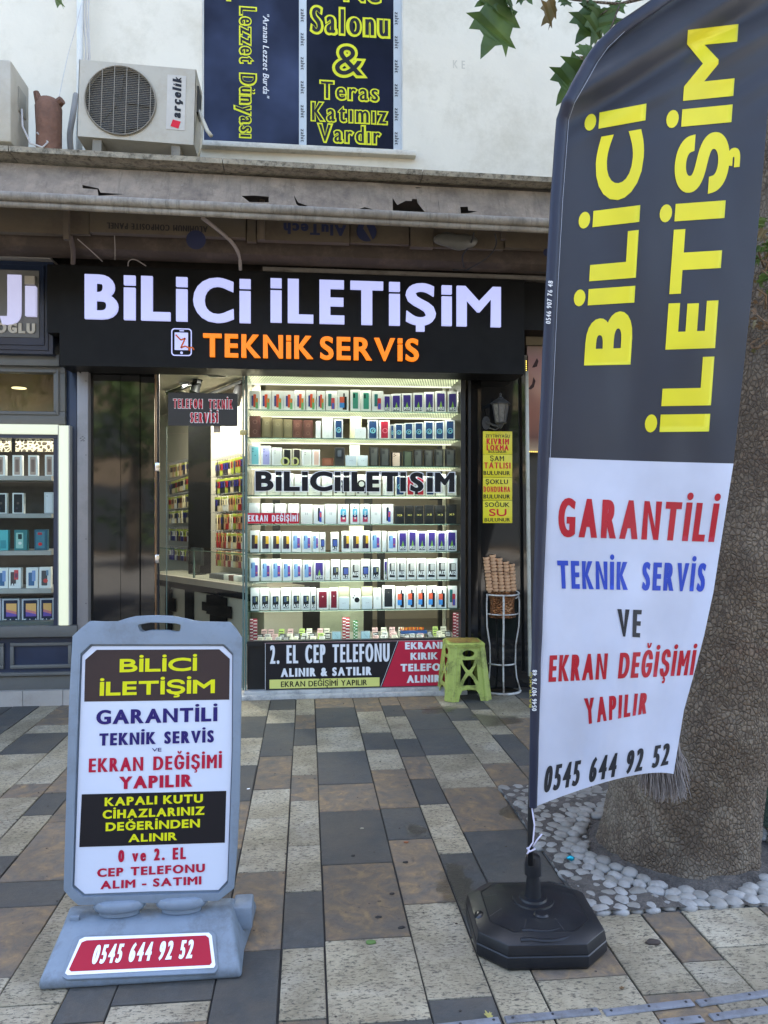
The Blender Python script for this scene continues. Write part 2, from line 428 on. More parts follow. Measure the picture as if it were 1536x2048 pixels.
# ================================================================== THE SETTING: ground and pavement
def paving_material():
    m, t, b = newmat('stone_paving')
    at = t.nodes.new('ShaderNodeAttribute'); at.attribute_name = 'stone'
    sp = t.nodes.new('ShaderNodeSeparateColor'); t.links.new(at.outputs['Color'], sp.inputs[0])
    co = coords(t)
    off = t.nodes.new('ShaderNodeVectorMath'); off.operation = 'MULTIPLY_ADD'
    t.links.new(at.outputs['Color'], off.inputs[0]); off.inputs[1].default_value = (0, 37, 53); t.links.new(co, off.inputs[2])
    p = off.outputs[0]
    def noi(scale, detail=6, rough=.6, dist=0, sc=None):
        n = N(t, 'ShaderNodeTexNoise', Scale=scale, Detail=detail, Roughness=rough, Distortion=dist)
        if sc:
            mp = t.nodes.new('ShaderNodeMapping'); mp.inputs['Scale'].default_value = sc; t.links.new(p, mp.inputs[0]); t.links.new(mp.outputs[0], n.inputs[0])
        else: t.links.new(p, n.inputs[0])
        return n.outputs[0]
    fine = noi(130, 8, .75); mid = noi(24, 8, .7, .6); big = noi(3.2, 4, .55, .8)
    # travertine: cream ground, dark pits drawn out along the bed
    pits = noi(55, 10, .72, .5, (1, 2.3, 1))
    trav = ramp(t, big, [(.3, srgb(136, 125, 101)), (.5, srgb(160, 149, 125)), (.72, srgb(176, 167, 147))])
    trav = mixc(t, ramp(t, mid, [(.35, (.3, .3, .3)), (.62, (0, 0, 0))]), trav, srgb(112, 98, 78))
    trav = mixc(t, ramp(t, pits, [(.40, (.95, .95, .95)), (.485, (0, 0, 0))]), trav, srgb(66, 61, 54))
    # slate: charcoal
    slate = ramp(t, mid, [(.25, srgb(56, 56, 56)), (.55, srgb(71, 71, 69)), (.8, srgb(90, 88, 85))])
    cl0 = noi(5, 6, .6, 1.2)
    slate = mixc(t, ramp(t, cl0, [(.5, (0, 0, 0)), (.75, (.5, .5, .5))]), slate, srgb(92, 84, 74))
    slate = mixc(t, ramp(t, big, [(.35, (0, 0, 0)), (.75, (.5, .5, .5))]), slate, srgb(58, 58, 56))
    # rusty slate: brown, ochre and grey clouds
    cloud = noi(7.5, 8, .62, 1.6)
    rust = ramp(t, cloud, [(.28, srgb(88, 84, 78)), (.42, srgb(104, 94, 82)), (.55, srgb(122, 103, 81)), (.66, srgb(144, 119, 84)), (.8, srgb(110, 100, 88))])
    rust = mixc(t, ramp(t, mid, [(.38, (.55, .55, .55)), (.55, (0, 0, 0))]), rust, srgb(84, 74, 66))
    c = mixc(t, ramp(t, sp.outputs[0], [(.24, (0, 0, 0)), (.26, (1, 1, 1))]), trav, slate)
    c = mixc(t, ramp(t, sp.outputs[0], [(.74, (0, 0, 0)), (.76, (1, 1, 1))]), c, rust)
    # each slab a little lighter or darker
    hv = t.nodes.new('ShaderNodeMapRange'); hv.inputs[3].default_value = .82; hv.inputs[4].default_value = 1.16; t.links.new(sp.outputs[1], hv.inputs[0])
    vm = t.nodes.new('ShaderNodeVectorMath'); vm.operation = 'SCALE'; t.links.new(c, vm.inputs[0]); t.links.new(hv.outputs[0], vm.inputs['Scale'])
    c = vm.outputs[0]
    # ingrained dirt and the damp patches of the photograph
    g2 = t.nodes.new('ShaderNodeNewGeometry')
    nz = N(t, 'ShaderNodeTexNoise', Scale=5.0, Detail=6.0, Roughness=.65); t.links.new(g2.outputs['Position'], nz.inputs[0])
    wet = None
    for (px, py, rx, ry) in ((925, 1775, .17, .42), (1035, 1625, .15, .22), (880, 1420, .3, .22), (990, 1440, .35, .3), (835, 1660, .10, .20)):
        q = G(px, py)
        s = t.nodes.new('ShaderNodeVectorMath'); s.operation = 'SUBTRACT'; t.links.new(g2.outputs['Position'], s.inputs[0]); s.inputs[1].default_value = (q.x, q.y, 0)
        d = t.nodes.new('ShaderNodeVectorMath'); d.operation = 'DIVIDE'; t.links.new(s.outputs[0], d.inputs[0]); d.inputs[1].default_value = (rx, ry, 1)
        l = t.nodes.new('ShaderNodeVectorMath'); l.operation = 'LENGTH'; t.links.new(d.outputs[0], l.inputs[0])
        a = t.nodes.new('ShaderNodeMath'); a.operation = 'MULTIPLY_ADD'; t.links.new(nz.outputs[0], a.inputs[0]); a.inputs[1].default_value = -1.8; a.inputs[2].default_value = 1.4
        a2 = t.nodes.new('ShaderNodeMath'); a2.operation = 'ADD'; t.links.new(l.outputs[1], a2.inputs[0]); t.links.new(a.outputs[0], a2.inputs[1])
        f = ramp(t, a2.outputs[0], [(.9, (1, 1, 1)), (1.0, (0, 0, 0))])
        if wet is None: wet = f
        else:
            mx = t.nodes.new('ShaderNodeMath'); mx.operation = 'MAXIMUM'; t.links.new(wet, mx.inputs[0]); t.links.new(f, mx.inputs[1]); wet = mx.outputs[0]
    c = mixc(t, mixc(t, wet, (0, 0, 0), (.55, .55, .55)), c, srgb(44, 38, 28))
    dn = N(t, 'ShaderNodeTexNoise', Scale=2.2, Detail=9.0, Roughness=.72); t.links.new(g2.outputs['Position'], dn.inputs[0])
    c = mixc(t, ramp(t, dn.outputs[0], [(.42, (0, 0, 0)), (.70, (.6, .6, .6))]), c, srgb(92, 82, 68))
    d3 = N(t, 'ShaderNodeTexNoise', Scale=15.0, Detail=7.0, Roughness=.8, Distortion=1.2); t.links.new(g2.outputs['Position'], d3.inputs[0])
    c = mixc(t, ramp(t, d3.outputs[0], [(.56, (0, 0, 0)), (.66, (.55, .55, .55))]), c, srgb(70, 62, 52))
    sk = N(t, 'ShaderNodeTexVoronoi', Scale=9.0); t.links.new(g2.outputs['Position'], sk.inputs[0])
    c = mixc(t, ramp(t, sk.outputs['Distance'], [(.03, (.85, .85, .85)), (.07, (0, 0, 0))]), c, srgb(48, 42, 36))
    t.links.new(c, b.inputs['Base Color'])
    rr = t.nodes.new('ShaderNodeMapRange'); rr.inputs[3].default_value = .62; rr.inputs[4].default_value = .2; t.links.new(wet, rr.inputs[0])
    r2 = t.nodes.new('ShaderNodeMath'); r2.operation = 'MULTIPLY_ADD'; t.links.new(mid, r2.inputs[0]); r2.inputs[1].default_value = .25; t.links.new(rr.outputs[0], r2.inputs[2])
    t.links.new(r2.outputs[0], b.inputs['Roughness']); b.inputs['Specular IOR Level'].default_value = .4
    hs = t.nodes.new('ShaderNodeMath'); hs.operation = 'ADD'; t.links.new(pits, hs.inputs[0]); t.links.new(mid, hs.inputs[1])
    bump(t, b, hs.outputs[0], .55, .006)
    return m
PV = paving_material()
GROUT = surf('dark_grout', (.022, .02, .018), .9, var=.4, scale=30)
EARTH = surf('planting_earth', srgb(84, 78, 72), .95, var=.4, scale=14, bumps=.9, bscale=70, bd=.02, dirt=srgb(46, 42, 38))
STREET = surf('street_paving', (.15, .142, .128), .85, var=.25, scale=4, bumps=.4, bscale=90)
g = MB(); g.box(-300, 300, -300, 300, -.5, -.012); struct(g.build('ground', STREET))
# slab columns 30, 20 and 15 cm wide run towards the facade, measured from the photograph
VPX = 614
def colx(px2048): return (px2048 - VPX) / 1021 * 1.5 * (1 / CS) * 1.0
known = {0: (655.7, 864, [(-1, .0), ]), }
T, S_, B_ = 0, 1, 2     # travertine, slate, brown
edges = [655.7]; widths = [208.3, 140, 105, 208.3, 140, 105, 210, 140, 104, 210, 140, 104, 210, 140, 104, 210, 140, 104]
for w in widths: edges.append(edges[-1] + w)
left = []; x = 655.7
for w in [101, 139, 206, 102, 138, 208, 102, 138, 208, 102, 138, 208, 102, 138]: x -= w; left.append(x)
edges = left[::-1] + edges
def zy(v): return 1380 + v / 3.066
rows = {
 655.7: [(70, B_), (105, S_), (225, T), (375, S_), (575, B_), (740, S_), (1065, B_), (1530, T), (2048, None)],
 554.7: [(65, T), (145, B_), (230, S_), (330, T), (510, B_), (665, T), (940, T), (1220, S_), (1560, T), (2000, B_), (2300, None)],
 415.7: [(70, S_), (110, T), (190, S_), (390, B_), (590, T), (765, T), (1090, B_), (1565, S_), (2300, None)],
 209.7: [(70, T), (145, S_), (275, T), (440, S_), (655, B_), (940, S_), (1400, S_), (1840, T), (1962, B_), (2300, None)],
 864: [(60, B_), (135, T), (265, S_), (370, T), (495, B_), (735, S_), (930, B_), (1330, T), (1930, S_), (2300, None)],
 1004: [(60, B_), (100, S_), (170, T), (310, S_), (420, B_), (560, S_), (720, T), (1030, S_), (1560, T), (2300, None)],
 1109: [(45, B_), (130, S_), (255, S_), (415, T), (625, B_), (900, S_), (1250, S_), (1560, B_), (1855, T), (2300, None)],
 1317.3: [(60, T), (130, S_), (205, T), (350, T), (480, B_), (800, S_), (1200, T), (1990, B_), (2300, None)],
 1562.3: [(60, T), (200, B_), (420, S_), (760, T), (1250, T), (1720, T), (2300, None)],
 1457.3: [(60, S_), (140, T), (300, S_), (500, B_), (800, T), (1300, B_), (1800, T), (2300, None)],
}
mb = MB(); attrs = []
YF = 6.14
def slab(x0, x1, y0, y1, ty):
    if x1 < -4.5 or x0 > 5.5: return
    gp = random.uniform(.0012, .0048); z = random.uniform(-.0015, .0012); tl = [random.uniform(-.0008, .0008) for _ in range(4)]
    k = len(mb.v); e = .0025
    x0 += gp; x1 -= gp; y0 += gp; y1 -= gp
    ring = [(x0, y0), (x1, y0), (x1, y1), (x0, y1)]; ins = [(x0 + e, y0 + e), (x1 - e, y0 + e), (x1 - e, y1 - e), (x0 + e, y1 - e)]
    mb.v += [(a, b_, z - .02) for a, b_ in ring] + [(a, b_, z + tl[i] - .002) for i, (a, b_) in enumerate(ring)] + [(a, b_, z + tl[i]) for i, (a, b_) in enumerate(ins)]
    fs = [(k + 8, k + 9, k + 10, k + 11)] + [(k + i, k + (i + 1) % 4, k + 4 + (i + 1) % 4, k + 4 + i) for i in range(4)] + [(k + 4 + i, k + 4 + (i + 1) % 4, k + 8 + (i + 1) % 4, k + 8 + i) for i in range(4)]
    c = ((.0, .5, 1.0)[ty], random.random(), random.random(), 1)
    for f in fs: mb.f.append(f); mb.mi.append(0); attrs.append((c, len(f)))
PIT = None
for i in range(len(edges) - 1):
    a, b_ = edges[i], edges[i + 1]; x0, x1 = colx(a), colx(b_)
    key = next((k for k in rows if abs(k - a) < 3), None); segs = []
    if key:
        r = rows[key]
        for j in range(len(r) - 1):
            yf = G(700, zy(r[j][0])).y if j else YF; yn = G(700, zy(r[j + 1][0])).y
            segs.append((yn, yf, r[j][1]))
        yb = segs[-1][0]
    else: yb = YF
    y = yb
    while y > -1.2:
        L = random.choice([.2, .3, .3, .4, .45, .6]); ty = random.choice([T, T, S_, S_, B_])
        segs.append((y - L, y, ty)); y -= L
    for (yn, yf, ty) in segs: slab(x0, x1, yn, yf, ty)
# the planting pit interrupts the paving: drop slabs inside it, trim those across its edge
pitA = G(1186, 1832); PX0 = colx(1317.3); PY0 = pitA.y; PX1 = PX0 + 1.75; PY1 = PY0 + 1.30
keep_f, keep_a = [], []
def clampv(i):
    x, y, z = mb.v[i]; return x, y
nv = []
for q in range(0, len(mb.v), 12):
    xs = [v[0] for v in mb.v[q:q + 12]]; ys = [v[1] for v in mb.v[q:q + 12]]
    inx = max(xs) > PX0 + .01 and min(xs) < PX1 - .01
    if inx and max(ys) > PY0 + .004 and min(ys) < PY0:
        for j in range(q, q + 12): v = mb.v[j]; mb.v[j] = (v[0], min(v[1], PY0 - .002), v[2])
    elif inx and min(ys) < PY1 and max(ys) > PY1:
        for j in range(q, q + 12): v = mb.v[j]; mb.v[j] = (v[0], max(v[1], PY1 + .002), v[2])
    elif inx and min(ys) >= PY0 - .001 and max(ys) <= PY1 + .001:
        for j in range(q, q + 12): v = mb.v[j]; mb.v[j] = (v[0], v[1], v[2] - 1.2 if False else -.4)
pv = mb.build('pavement', PV, fix=False); struct(pv)
ca = pv.data.color_attributes.new('stone', 'FLOAT_COLOR', 'CORNER'); buf = []
for c, n in attrs: buf += list(c) * n
ca.data.foreach_set('color', buf)
g = MB(); g.box(-5, 6, -1.3, 6.6, -.09, -.0075); struct(g.build('pavement_bed', GROUT))
# ================================================================== BUILDING
WALLC = surf('cream_render', srgb(208, 201, 183), .8, var=.05, scale=2, bumps=.25, bscale=30, bd=.004, dirt=srgb(190, 182, 162), dirts=1.6)
YW = 6.25
def stone_metal(name, c, d):
    m = surf(name, c, .7, .0, var=.28, scale=7, bumps=.6, bscale=28, bd=.006, dirt=d, dirts=3)
    t = m.node_tree; b = t.nodes['Principled BSDF']; old = b.inputs['Base Color'].links[0].from_socket
    n = N(t, 'ShaderNodeTexNoise', Scale=9.0, Detail=8.0, Roughness=.75); t.links.new(coords(t, (3.2, 1, .35)), n.inputs[0])
    c2 = mixc(t, ramp(t, n.outputs[0], [(.5, (0, 0, 0)), (.68, (.75, .75, .75))]), old, tuple(x * .45 for x in c))
    n2 = N(t, 'ShaderNodeTexNoise', Scale=30.0, Detail=9.0, Roughness=.8, Distortion=2.0); t.links.new(coords(t), n2.inputs[0])
    c2 = mixc(t, ramp(t, n2.outputs[0], [(.62, (0, 0, 0)), (.66, (.8, .8, .8))]), c2, srgb(176, 168, 152)); t.links.new(c2, b.inputs['Base Color'])
    return m
bld = thing('shop_building', 'cream rendered building above the phone shop with weathered canopy line', 'building', (0, YW, 0))
ZC = 3.62
win_l, win_r = P(404, 200, YW).x, P(806, 200, YW).x; win_b = P(600, 297, YW).z; win_t = win_b + 2.2
w = MB()
w.box(-9, win_l, YW, YW + .3, ZC, 11.5); w.box(win_r, 9, YW, YW + .3, ZC, 11.5); w.box(win_l, win_r, YW, YW + .3, ZC, win_b); w.box(win_l, win_r, YW, YW + .3, win_t, 11.5)
w.build('wall', WALLC, bld)
w = MB(); w.box(-9, 9, YW + .3, 16, 11.2, 11.5); w.box(-9, -8.7, YW + .3, 16, 0, 11.2); w.box(8.7, 9, YW + .3, 16, 0, 11.2); w.box(-9, 9, 15.7, 16, 0, 11.2)
w.build('roof', surf('roof_concrete', (.3, .29, .27), .9), bld)
s = MB(); a = P(404, 292, YW - .06); b_ = P(832, 302, YW - .06); s.box(win_l - .02, b_.x, YW - .07, YW + .12, win_b - .045, win_b); s.build('window_sill', surf('sill_cream', srgb(196, 190, 174), .6, dirt=srgb(150, 142, 126), dirts=6), bld, bevel=.006)
# inner faces of the ground floor beside and above the shops
dk = surf('dark_soffit', srgb(50, 44, 38), .9, var=.4, scale=3, dirt=srgb(22, 19, 17), dirts=2)  # dark brown, mottled at random with a near-black tone
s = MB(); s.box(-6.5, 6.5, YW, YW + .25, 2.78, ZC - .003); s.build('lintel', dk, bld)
rowx = lambda px, Y=6.2: P(px, 1000, Y).x

# soft pencil scrawl on the wall
sc_ = MB(); sc_.nofix = True; PENC = surf('pencil_mark', srgb(186, 180, 164), .9)
wtext('KE', 906, 930, 137, 121, YW, PENC, name='scrawl', parent=bld, lift=.001, weight=0, gap=.5)

# window films
NAVYF = None
def film_material(name, cloud):
    m, t, b = newmat(name)
    b.inputs['Base Color'].default_value = (.008, .010, .022, 1)
    co = coords(t); n = N(t, 'ShaderNodeTexNoise', Scale=2.0, Detail=3.0, Roughness=.5); t.links.new(co, n.inputs[0])
    r = ramp(t, n.outputs[0], [(.35, (.012, .014, .028)), (.75, cloud)]); t.links.new(r, b.inputs['Base Color'])
    b.inputs['Roughness'].default_value = .22; b.inputs['Specular IOR Level'].default_value = .12
    n3 = N(t, 'ShaderNodeTexNoise', Scale=3.0, Detail=1.0); t.links.new(co, n3.inputs[0]); bump(t, b, n3.outputs[0], .12, .03)
    return m
FY = YW + .03
yg = srgb(206, 206, 40); YGR = flat('film_yellow', yg, .5)
up = thing('window', 'upper floor window covered in dark printed film with yellow outlined lettering', 'window', (win_l, FY, win_b))
fm = MB(); fx = P(598, 150, FY).x; fx2 = P(613, 150, FY).x; fx3 = P(787, 150, FY).x; fx4 = P(803, 150, FY).x
fa = MB(); fa.box(win_l + .012, fx, FY, FY + .012, win_b + .005, win_t); fa = fa.build('window_film', film_material('film_left', (.04, .052, .10)), up)
fb = MB(); fb.box(fx2, fx3, FY, FY + .012, win_b + .005, win_t); fb = fb.build('window_film', film_material('film_right', (.004, .005, .009)), up)
tape = surf('protective_tape', srgb(176, 182, 184), .45, var=.06)
tp = MB(); tp.box(fx, fx2, FY - .004, FY + .02, win_b, win_t); tp.build('frame_tape', tape, up)
tp = MB(); tp.box(fx3, fx4, FY - .004, FY + .02, win_b, win_t); tp.build('frame_tape', tape, up)
fr = MB(); fr.box(win_l, win_l + .012, FY - .01, FY + .03, win_b, win_t); fr.box(fx4, win_r, FY - .02, FY + .03, win_b, win_t); fr.build('window_frame', surf('white_pvc', srgb(200, 198, 190), .4), up)
for k in range(7):
    for (xa, xb, sh) in ((602, 609, 0), (790, 797, 6)):
        yy = 18 + k * 48 + sh
        if yy < 290: wtext('zahit', xa - .5, xb + .5, yy + 26, yy, FY - .004, M['black'], name='tape_print', parent=up, rot=-90, weight=.03, lift=.001)
def otl(s, x0, x1, yb, yt, parent, grow=.10, **kw):
    mb_ = MB(); mb_.nofix = True
    wtext(s, x0, x1, yb, yt, FY, YGR, mb=mb_, grow=grow, stem=.15, gap=.22, lift=.0015, **kw)
    wtext(s, x0, x1, yb, yt, FY, M['black'], mb=mb_, stem=.15, gap=.22, lift=.0035, **kw)
    return mb_.build('lettering', None, parent, fix=False)
otl('Salonu', 624, 776, 68, 20, up); otl('&', 670, 726, 150, 92, up); otl('Teras', 642, 756, 199, 166, up)
otl('Katımız', 624, 773, 244, 209, up, grow=.08); otl('Vardır', 638, 760, 285, 252, up); otl('Ne', 690, 760, 3, -34, up)
otl('Lezzet Dünyası', 481, 511, 274, 16, up, rot=-90)
wtext('"Aranan Lezzet Burda"', 526, 538, 194, 26, FY, flat('film_white', (.6, .6, .6)), name='lettering', parent=up, rot=-90, slant=.25, weight=.02)
otl('İ', 455, 548, 3, -25, up)

# ---------------------------------------------------------------- canopy
CANW = stone_metal('weathered_canopy_sheet', srgb(126, 112, 95), srgb(84, 72, 60))
COPE = surf('mossy_coping', srgb(142, 134, 116), .9, var=.3, scale=9, bumps=.8, bscale=40, bd=.01, dirt=srgb(52, 48, 38), dirts=24)
can = thing('canopy', 'long weathered metal canopy with torn sheeting above the shop signs', 'canopy', (0, 5, 3.45))
def cY(x): return 4.98 + .022 * (x + .3)
XL, XR = -4.2, 5.2
def prof(mbx, pts, xs):
    for i in range(len(xs) - 1):
        for j in range(len(pts) - 1):
            q = [(xs[i], cY(xs[i]) + pts[j][0], pts[j][1]), (xs[i + 1], cY(xs[i + 1]) + pts[j][0], pts[j][1]), (xs[i + 1], cY(xs[i + 1]) + pts[j + 1][0], pts[j + 1][1]), (xs[i], cY(xs[i]) + pts[j + 1][0], pts[j + 1][1])]
            mbx.face(q[::-1])
def canp(px, py):            # onto the sloping sheet
    n = V((-.022, 1, -.55)).normalized(); return PL(px, py, V((-.3, 5.02, 3.64)), n)
# sheet with torn holes: 2D outline in (x, s) where s runs down the slope
n_ = V((-.022, 1, -.55)).normalized(); o_ = V((-.3, 5.02, 3.64)); u_ = V((1, .022, 0)).normalized(); v_ = n_.cross(u_); v_ = -v_ if v_.z < 0 else v_
def to2(p): d = p - o_; return (d.dot(u_), d.dot(v_))
def z2(x, y): return to2(canp(380 + x / 2.954, y / 2.954))
def z1(x, y): return to2(canp(x / 2.844, y / 2.844))
def z3(x, y): return to2(canp(880 + x / 2.341, y / 2.341))
top2 = to2(V((0, cY(0) + .05, 3.785)))[1]; bot2 = to2(canp(550, 414))[1]
holes = [[z2(*p) for p in ((305, 1160), (352, 1195), (465, 1195), (465, 1162), (380, 1158))],
         [z2(*p) for p in ((613, 1150), (628, 1205), (650, 1222), (695, 1216), (640, 1196))],
         [z2(*p) for p in ((990, 1240), (1030, 1242), (1085, 1240), (1033, 1226))],
         [z2(*p) for p in ((1197, 1170), (1198, 1245), (1380, 1254), (1468, 1255), (1385, 1248), (1345, 1200), (1340, 1176), (1312, 1176), (1310, 1188), (1275, 1186), (1225, 1212))],
         [z1(*p) for p in ((469, 1052), (470, 1070), (555, 1078), (560, 1114), (708, 1104), (572, 1096), (560, 1072))],
         [z3(*p) for p in ((95, 968), (98, 998), (135, 996), (175, 988), (133, 984), (130, 966))],
         [z2(*p) for p in ((1330, 1105), (1340, 1112), (1372, 1108))]]
def zig(x0, x1, y, amp, n, rev=False):
    return [(x0 + (x1 - x0) * i / n, y + amp * noise.noise(V((i * .7, y, 0)))) for i in range(n + 1)]
outer = [(XL, bot2), (XR, bot2), (XR, top2), (XL, top2)]
def cmap(x, y, d):
    p = o_ + u_ * x + v_ * y + n_ * d
    return p + n_ * (.006 * noise.noise(V((x * 2.2, y * 5, 0))) + .004 * noise.noise(V((x * 9, y * 9, 3))))
# grid the sheet so it can dent: cut columns between the holes
mb = MB(); cuts = [XL + (XR - XL) * i / 70 for i in range(71)]
hb = [(min(p[0] for p in h) - .01, max(p[0] for p in h) + .01) for h in holes]
spans = []; cur = XL
merged = []
for a, b_ in sorted(hb):
    if merged and a < merged[-1][1]: merged[-1] = (merged[-1][0], max(b_, merged[-1][1]))
    else: merged.append((a, b_))
for a, b_ in merged:
    while cur < a - .16: spans.append((cur, cur + .13, [])); cur += .13
    spans.append((cur, a, [])); hs = [h for h in holes if a <= min(p[0] for p in h) <= b_]; spans.append((a, b_, hs)); cur = b_
while cur < XR: spans.append((cur, cur + .13, [])); cur += .13
for a, b_, hs in spans:
    if hs: mb.plate([(a, bot2), (b_, bot2), (b_, top2), (a, top2)], hs, .0, cmap)
    else:
        for j in range(6):
            y0 = bot2 + (top2 - bot2) * j / 6; y1 = bot2 + (top2 - bot2) * (j + 1) / 6
            mb.face([cmap(a, y0, 0), cmap(b_, y0, 0), cmap(b_, y1, 0), cmap(a, y1, 0)])
mb.build('fascia_sheet', CANW, can, weld=True, smooth='auto')
# rolled lower lip
pl = canp(550, 414); yo = pl.y - cY(pl.x); zo = pl.z
xs = [XL + .3 * i for i in range(int((XR - XL) / .3) + 1)]
lip = MB()
for rr_, dz, dy in ((.030, -.018, -.004), (.020, -.062, .012)):
    pts = [(yo + dy + rr_ * cos(a), zo + dz + rr_ * sin(a)) for a in [pi * (.35 + k * .15) for k in range(11)]]
    prof(lip, pts, xs)
lip.build('rolled_lip', stone_metal('lip_metal', srgb(122, 114, 102), srgb(156, 150, 138)), can, weld=True, smooth='auto')
cp = MB(); x = XL; k = 0
while x < XR:
    L = 1.33 if k else .99; cp.mat(COPE)
    v8 = []
    for (dy, z) in ((.02, 3.793), (.02, 3.828), (.55, 3.828), (.55, 3.793)):
        v8.append((x + .003, cY(x) + dy, z)); 
    for (dy, z) in ((.02, 3.793), (.02, 3.828), (.55, 3.828), (.55, 3.793)):
        v8.append((x + L - .003, cY(x + L) + dy, z))
    kk = len(cp.v); cp.v += v8
    for f in ((0, 1, 2, 3), (7, 6, 5, 4), (0, 4, 5, 1), (1, 5, 6, 2), (2, 6, 7, 3), (3, 7, 4, 0)): cp.f.append(tuple(kk + i for i in f)); cp.mi.append(0)
    x += L; k += 1
cp.build('coping', None, can)
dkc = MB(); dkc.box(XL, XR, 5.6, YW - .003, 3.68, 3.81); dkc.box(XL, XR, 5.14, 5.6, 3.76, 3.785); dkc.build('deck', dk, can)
# what hangs behind the lip: composite panels with their protective print upside down, and a brown beam
Ycp = 5.55
CPM = surf('composite_panel_back', srgb(96, 84, 66), .6, var=.12, scale=3, bumps=.1, dirt=srgb(78, 66, 54), dirts=3)  # board colour darkened to stand in for shade in the recess
pan = thing('composite_panel', 'row of beige composite boards with printed film under the canopy lip', 'panel', (0, Ycp, 3.5))
zc0, zc1 = P(550, 483, Ycp).z, 3.76
xsq = [-4.2, P(130, 450, Ycp).x, P(178, 450, Ycp).x, P(492, 450, Ycp).x, P(513, 450, Ycp).x, P(700, 450, Ycp).x, P(820, 450, Ycp).x, P(868, 450, Ycp).x, P(1010, 450, Ycp).x, 2.4, 3.6, 5.2]
for i in range(len(xsq) - 1):
    b = MB(); b.box(xsq[i] + .004, xsq[i + 1] - .004, Ycp + (.02 if i % 2 else 0), Ycp + .06, zc0 + .01 * (i % 3), zc1); b.build('board', CPM, pan)
pr_ = surf('panel_print', srgb(40, 36, 34), .6); pb = surf('panel_print_blue', srgb(34, 40, 72), .6)
wtext('ALUMINUM COMPOSITE PANEL', 214, 415, 461, 449, Ycp - .001, pr_, name='panel_print', parent=pan, rot=180, weight=.03)
wtext('AluTech', 567, 692, 470, 448, Ycp - .001, pb, name='panel_print', parent=pan, rot=180, weight=.07)
def disc(mbx, px, py, Y, r, n=20, lift=.002, half=0):
    c = P(px, py, Y); 
    mbx.face([(c.x + r * cos(2 * pi * i / n), Y - lift, c.z + r * sin(2 * pi * i / n)) for i in range(n)][::-1]); return mbx
for q_ in ((392, 480, .07, .004), (1094, 505, .03, .002)):
    d_ = MB(); d_.nofix = True; d_.mat(pb); disc(d_, q_[0], q_[1], Ycp, q_[2], lift=q_[3]); d_.build('panel_logo', None, pan, fix=False)
d_ = MB(); d_.mat(pb); disc(d_, 733, 463, Ycp, .075)
d_.mat(CPM); c = P(733, 463, Ycp); d_.face([(c.x - .012, Ycp - .004, c.z + .07), (c.x - .025, Ycp - .004, c.z + .02), (c.x + .035, Ycp - .004, c.z - .068), (c.x + .045, Ycp - .004, c.z - .06)]); d_.nofix = True
d_.build('panel_logo', None, pan, fix=False)
beam = MB(); Yb = 5.78
zb1, zb0 = P(550, 470, Yb).z, P(550, 522, Yb).z
ps = [(0, zb1), (-.05, zb1 - .01), (-.07, (zb1 + zb0) / 2 + .03), (-.05, zb0 + .03), (0, zb0), (.1, zb0)]
for i in range(len(xs) - 1):
    for j in range(len(ps) - 1):
        beam.face([(xs[i], Yb + ps[j][0], ps[j][1]), (xs[i], Yb + ps[j + 1][0], ps[j + 1][1]), (xs[i + 1], Yb + ps[j + 1][0], ps[j + 1][1]), (xs[i + 1], Yb + ps[j][0], ps[j][1])])
bo = beam.build('roller_housing', surf('brown_beam', srgb(68, 56, 46), .7, var=.25, scale=4, bumps=.5, bscale=20, dirt=srgb(96, 82, 70), dirts=3.5), weld=True, smooth='auto')  # brown set darker, putting the shade under the canopy into the colour
tag(bo, 'brown rounded steel beam running in the shade above the black sign', 'beam')
# hangers, cables
for px in (520, 1000, 1300, 130):
    br = MB(); a = P(px, 440, 5.5); br.box(a.x, a.x + .035, 5.46, 5.5, P(px, 482, 5.5).z, 3.76); br.build('hanger', surf('hanger_metal', srgb(96, 84, 70), .6), can)
CABL = surf('grey_cable', srgb(150, 140, 130), .6); CABD = surf('black_cable', (.02, .02, .02), .5); CABW = surf('white_cable', srgb(178, 174, 168), .5)
def cable(label, pts, r, mat, cat='cable', group=None, name='cable'):
    # smooth the points
    q = [V(p) for p in pts]; out = []
    for i in range(len(q) - 1):
        p0 = q[max(i - 1, 0)]; p1 = q[i]; p2 = q[i + 1]; p3 = q[min(i + 2, len(q) - 1)]
        for k in range(5):
            t_ = k / 5; out.append(.5 * ((2 * p1) + (p2 - p0) * t_ + (2 * p0 - 5 * p1 + 4 * p2 - p3) * t_ ** 2 + (3 * p1 - p0 - 3 * p2 + p3) * t_ ** 3))
    out.append(q[-1]); mbx = MB(); mbx.tube(out, r, 7); o = mbx.build(name, mat, smooth=True)
    return tag(o, label, cat, group)
cable('thick grey conduit bending down from the canopy onto the black shop sign', [P(405, 436, 5.3), P(430, 455, 5.45), P(462, 483, 5.6), P(478, 510, 5.75), P(481, 540, 5.86)], .014, CABL)
cable('loose pale wire arching over the left part of the black sign', [P(256, 532, 5.84), P(258, 522, 5.8), P(270, 519, 5.78), P(292, 532, 5.84)], .004, CABL)
cable('thin pale wire hanging straight down behind the canopy', [P(229, 470, 5.6), P(230, 495, 5.65), P(230, 520, 5.7)], .003, CABL)
cable('pair of pale wires slanting down to the left end of the sign', [P(155, 478, 5.6), P(180, 500, 5.7), P(205, 523, 5.82)], .004, CABL)
cable('black cable loop hanging below the canopy right of the sign lettering', [P(948, 465, 5.4), P(940, 490, 5.5), P(925, 512, 5.6), P(928, 535, 5.75)], .006, CABD)
cable('black cable running up beside the translucent bag under the canopy', [P(990, 468, 5.4), P(992, 490, 5.5), P(975, 515, 5.6), P(930, 542, 5.8)], .005, CABD)
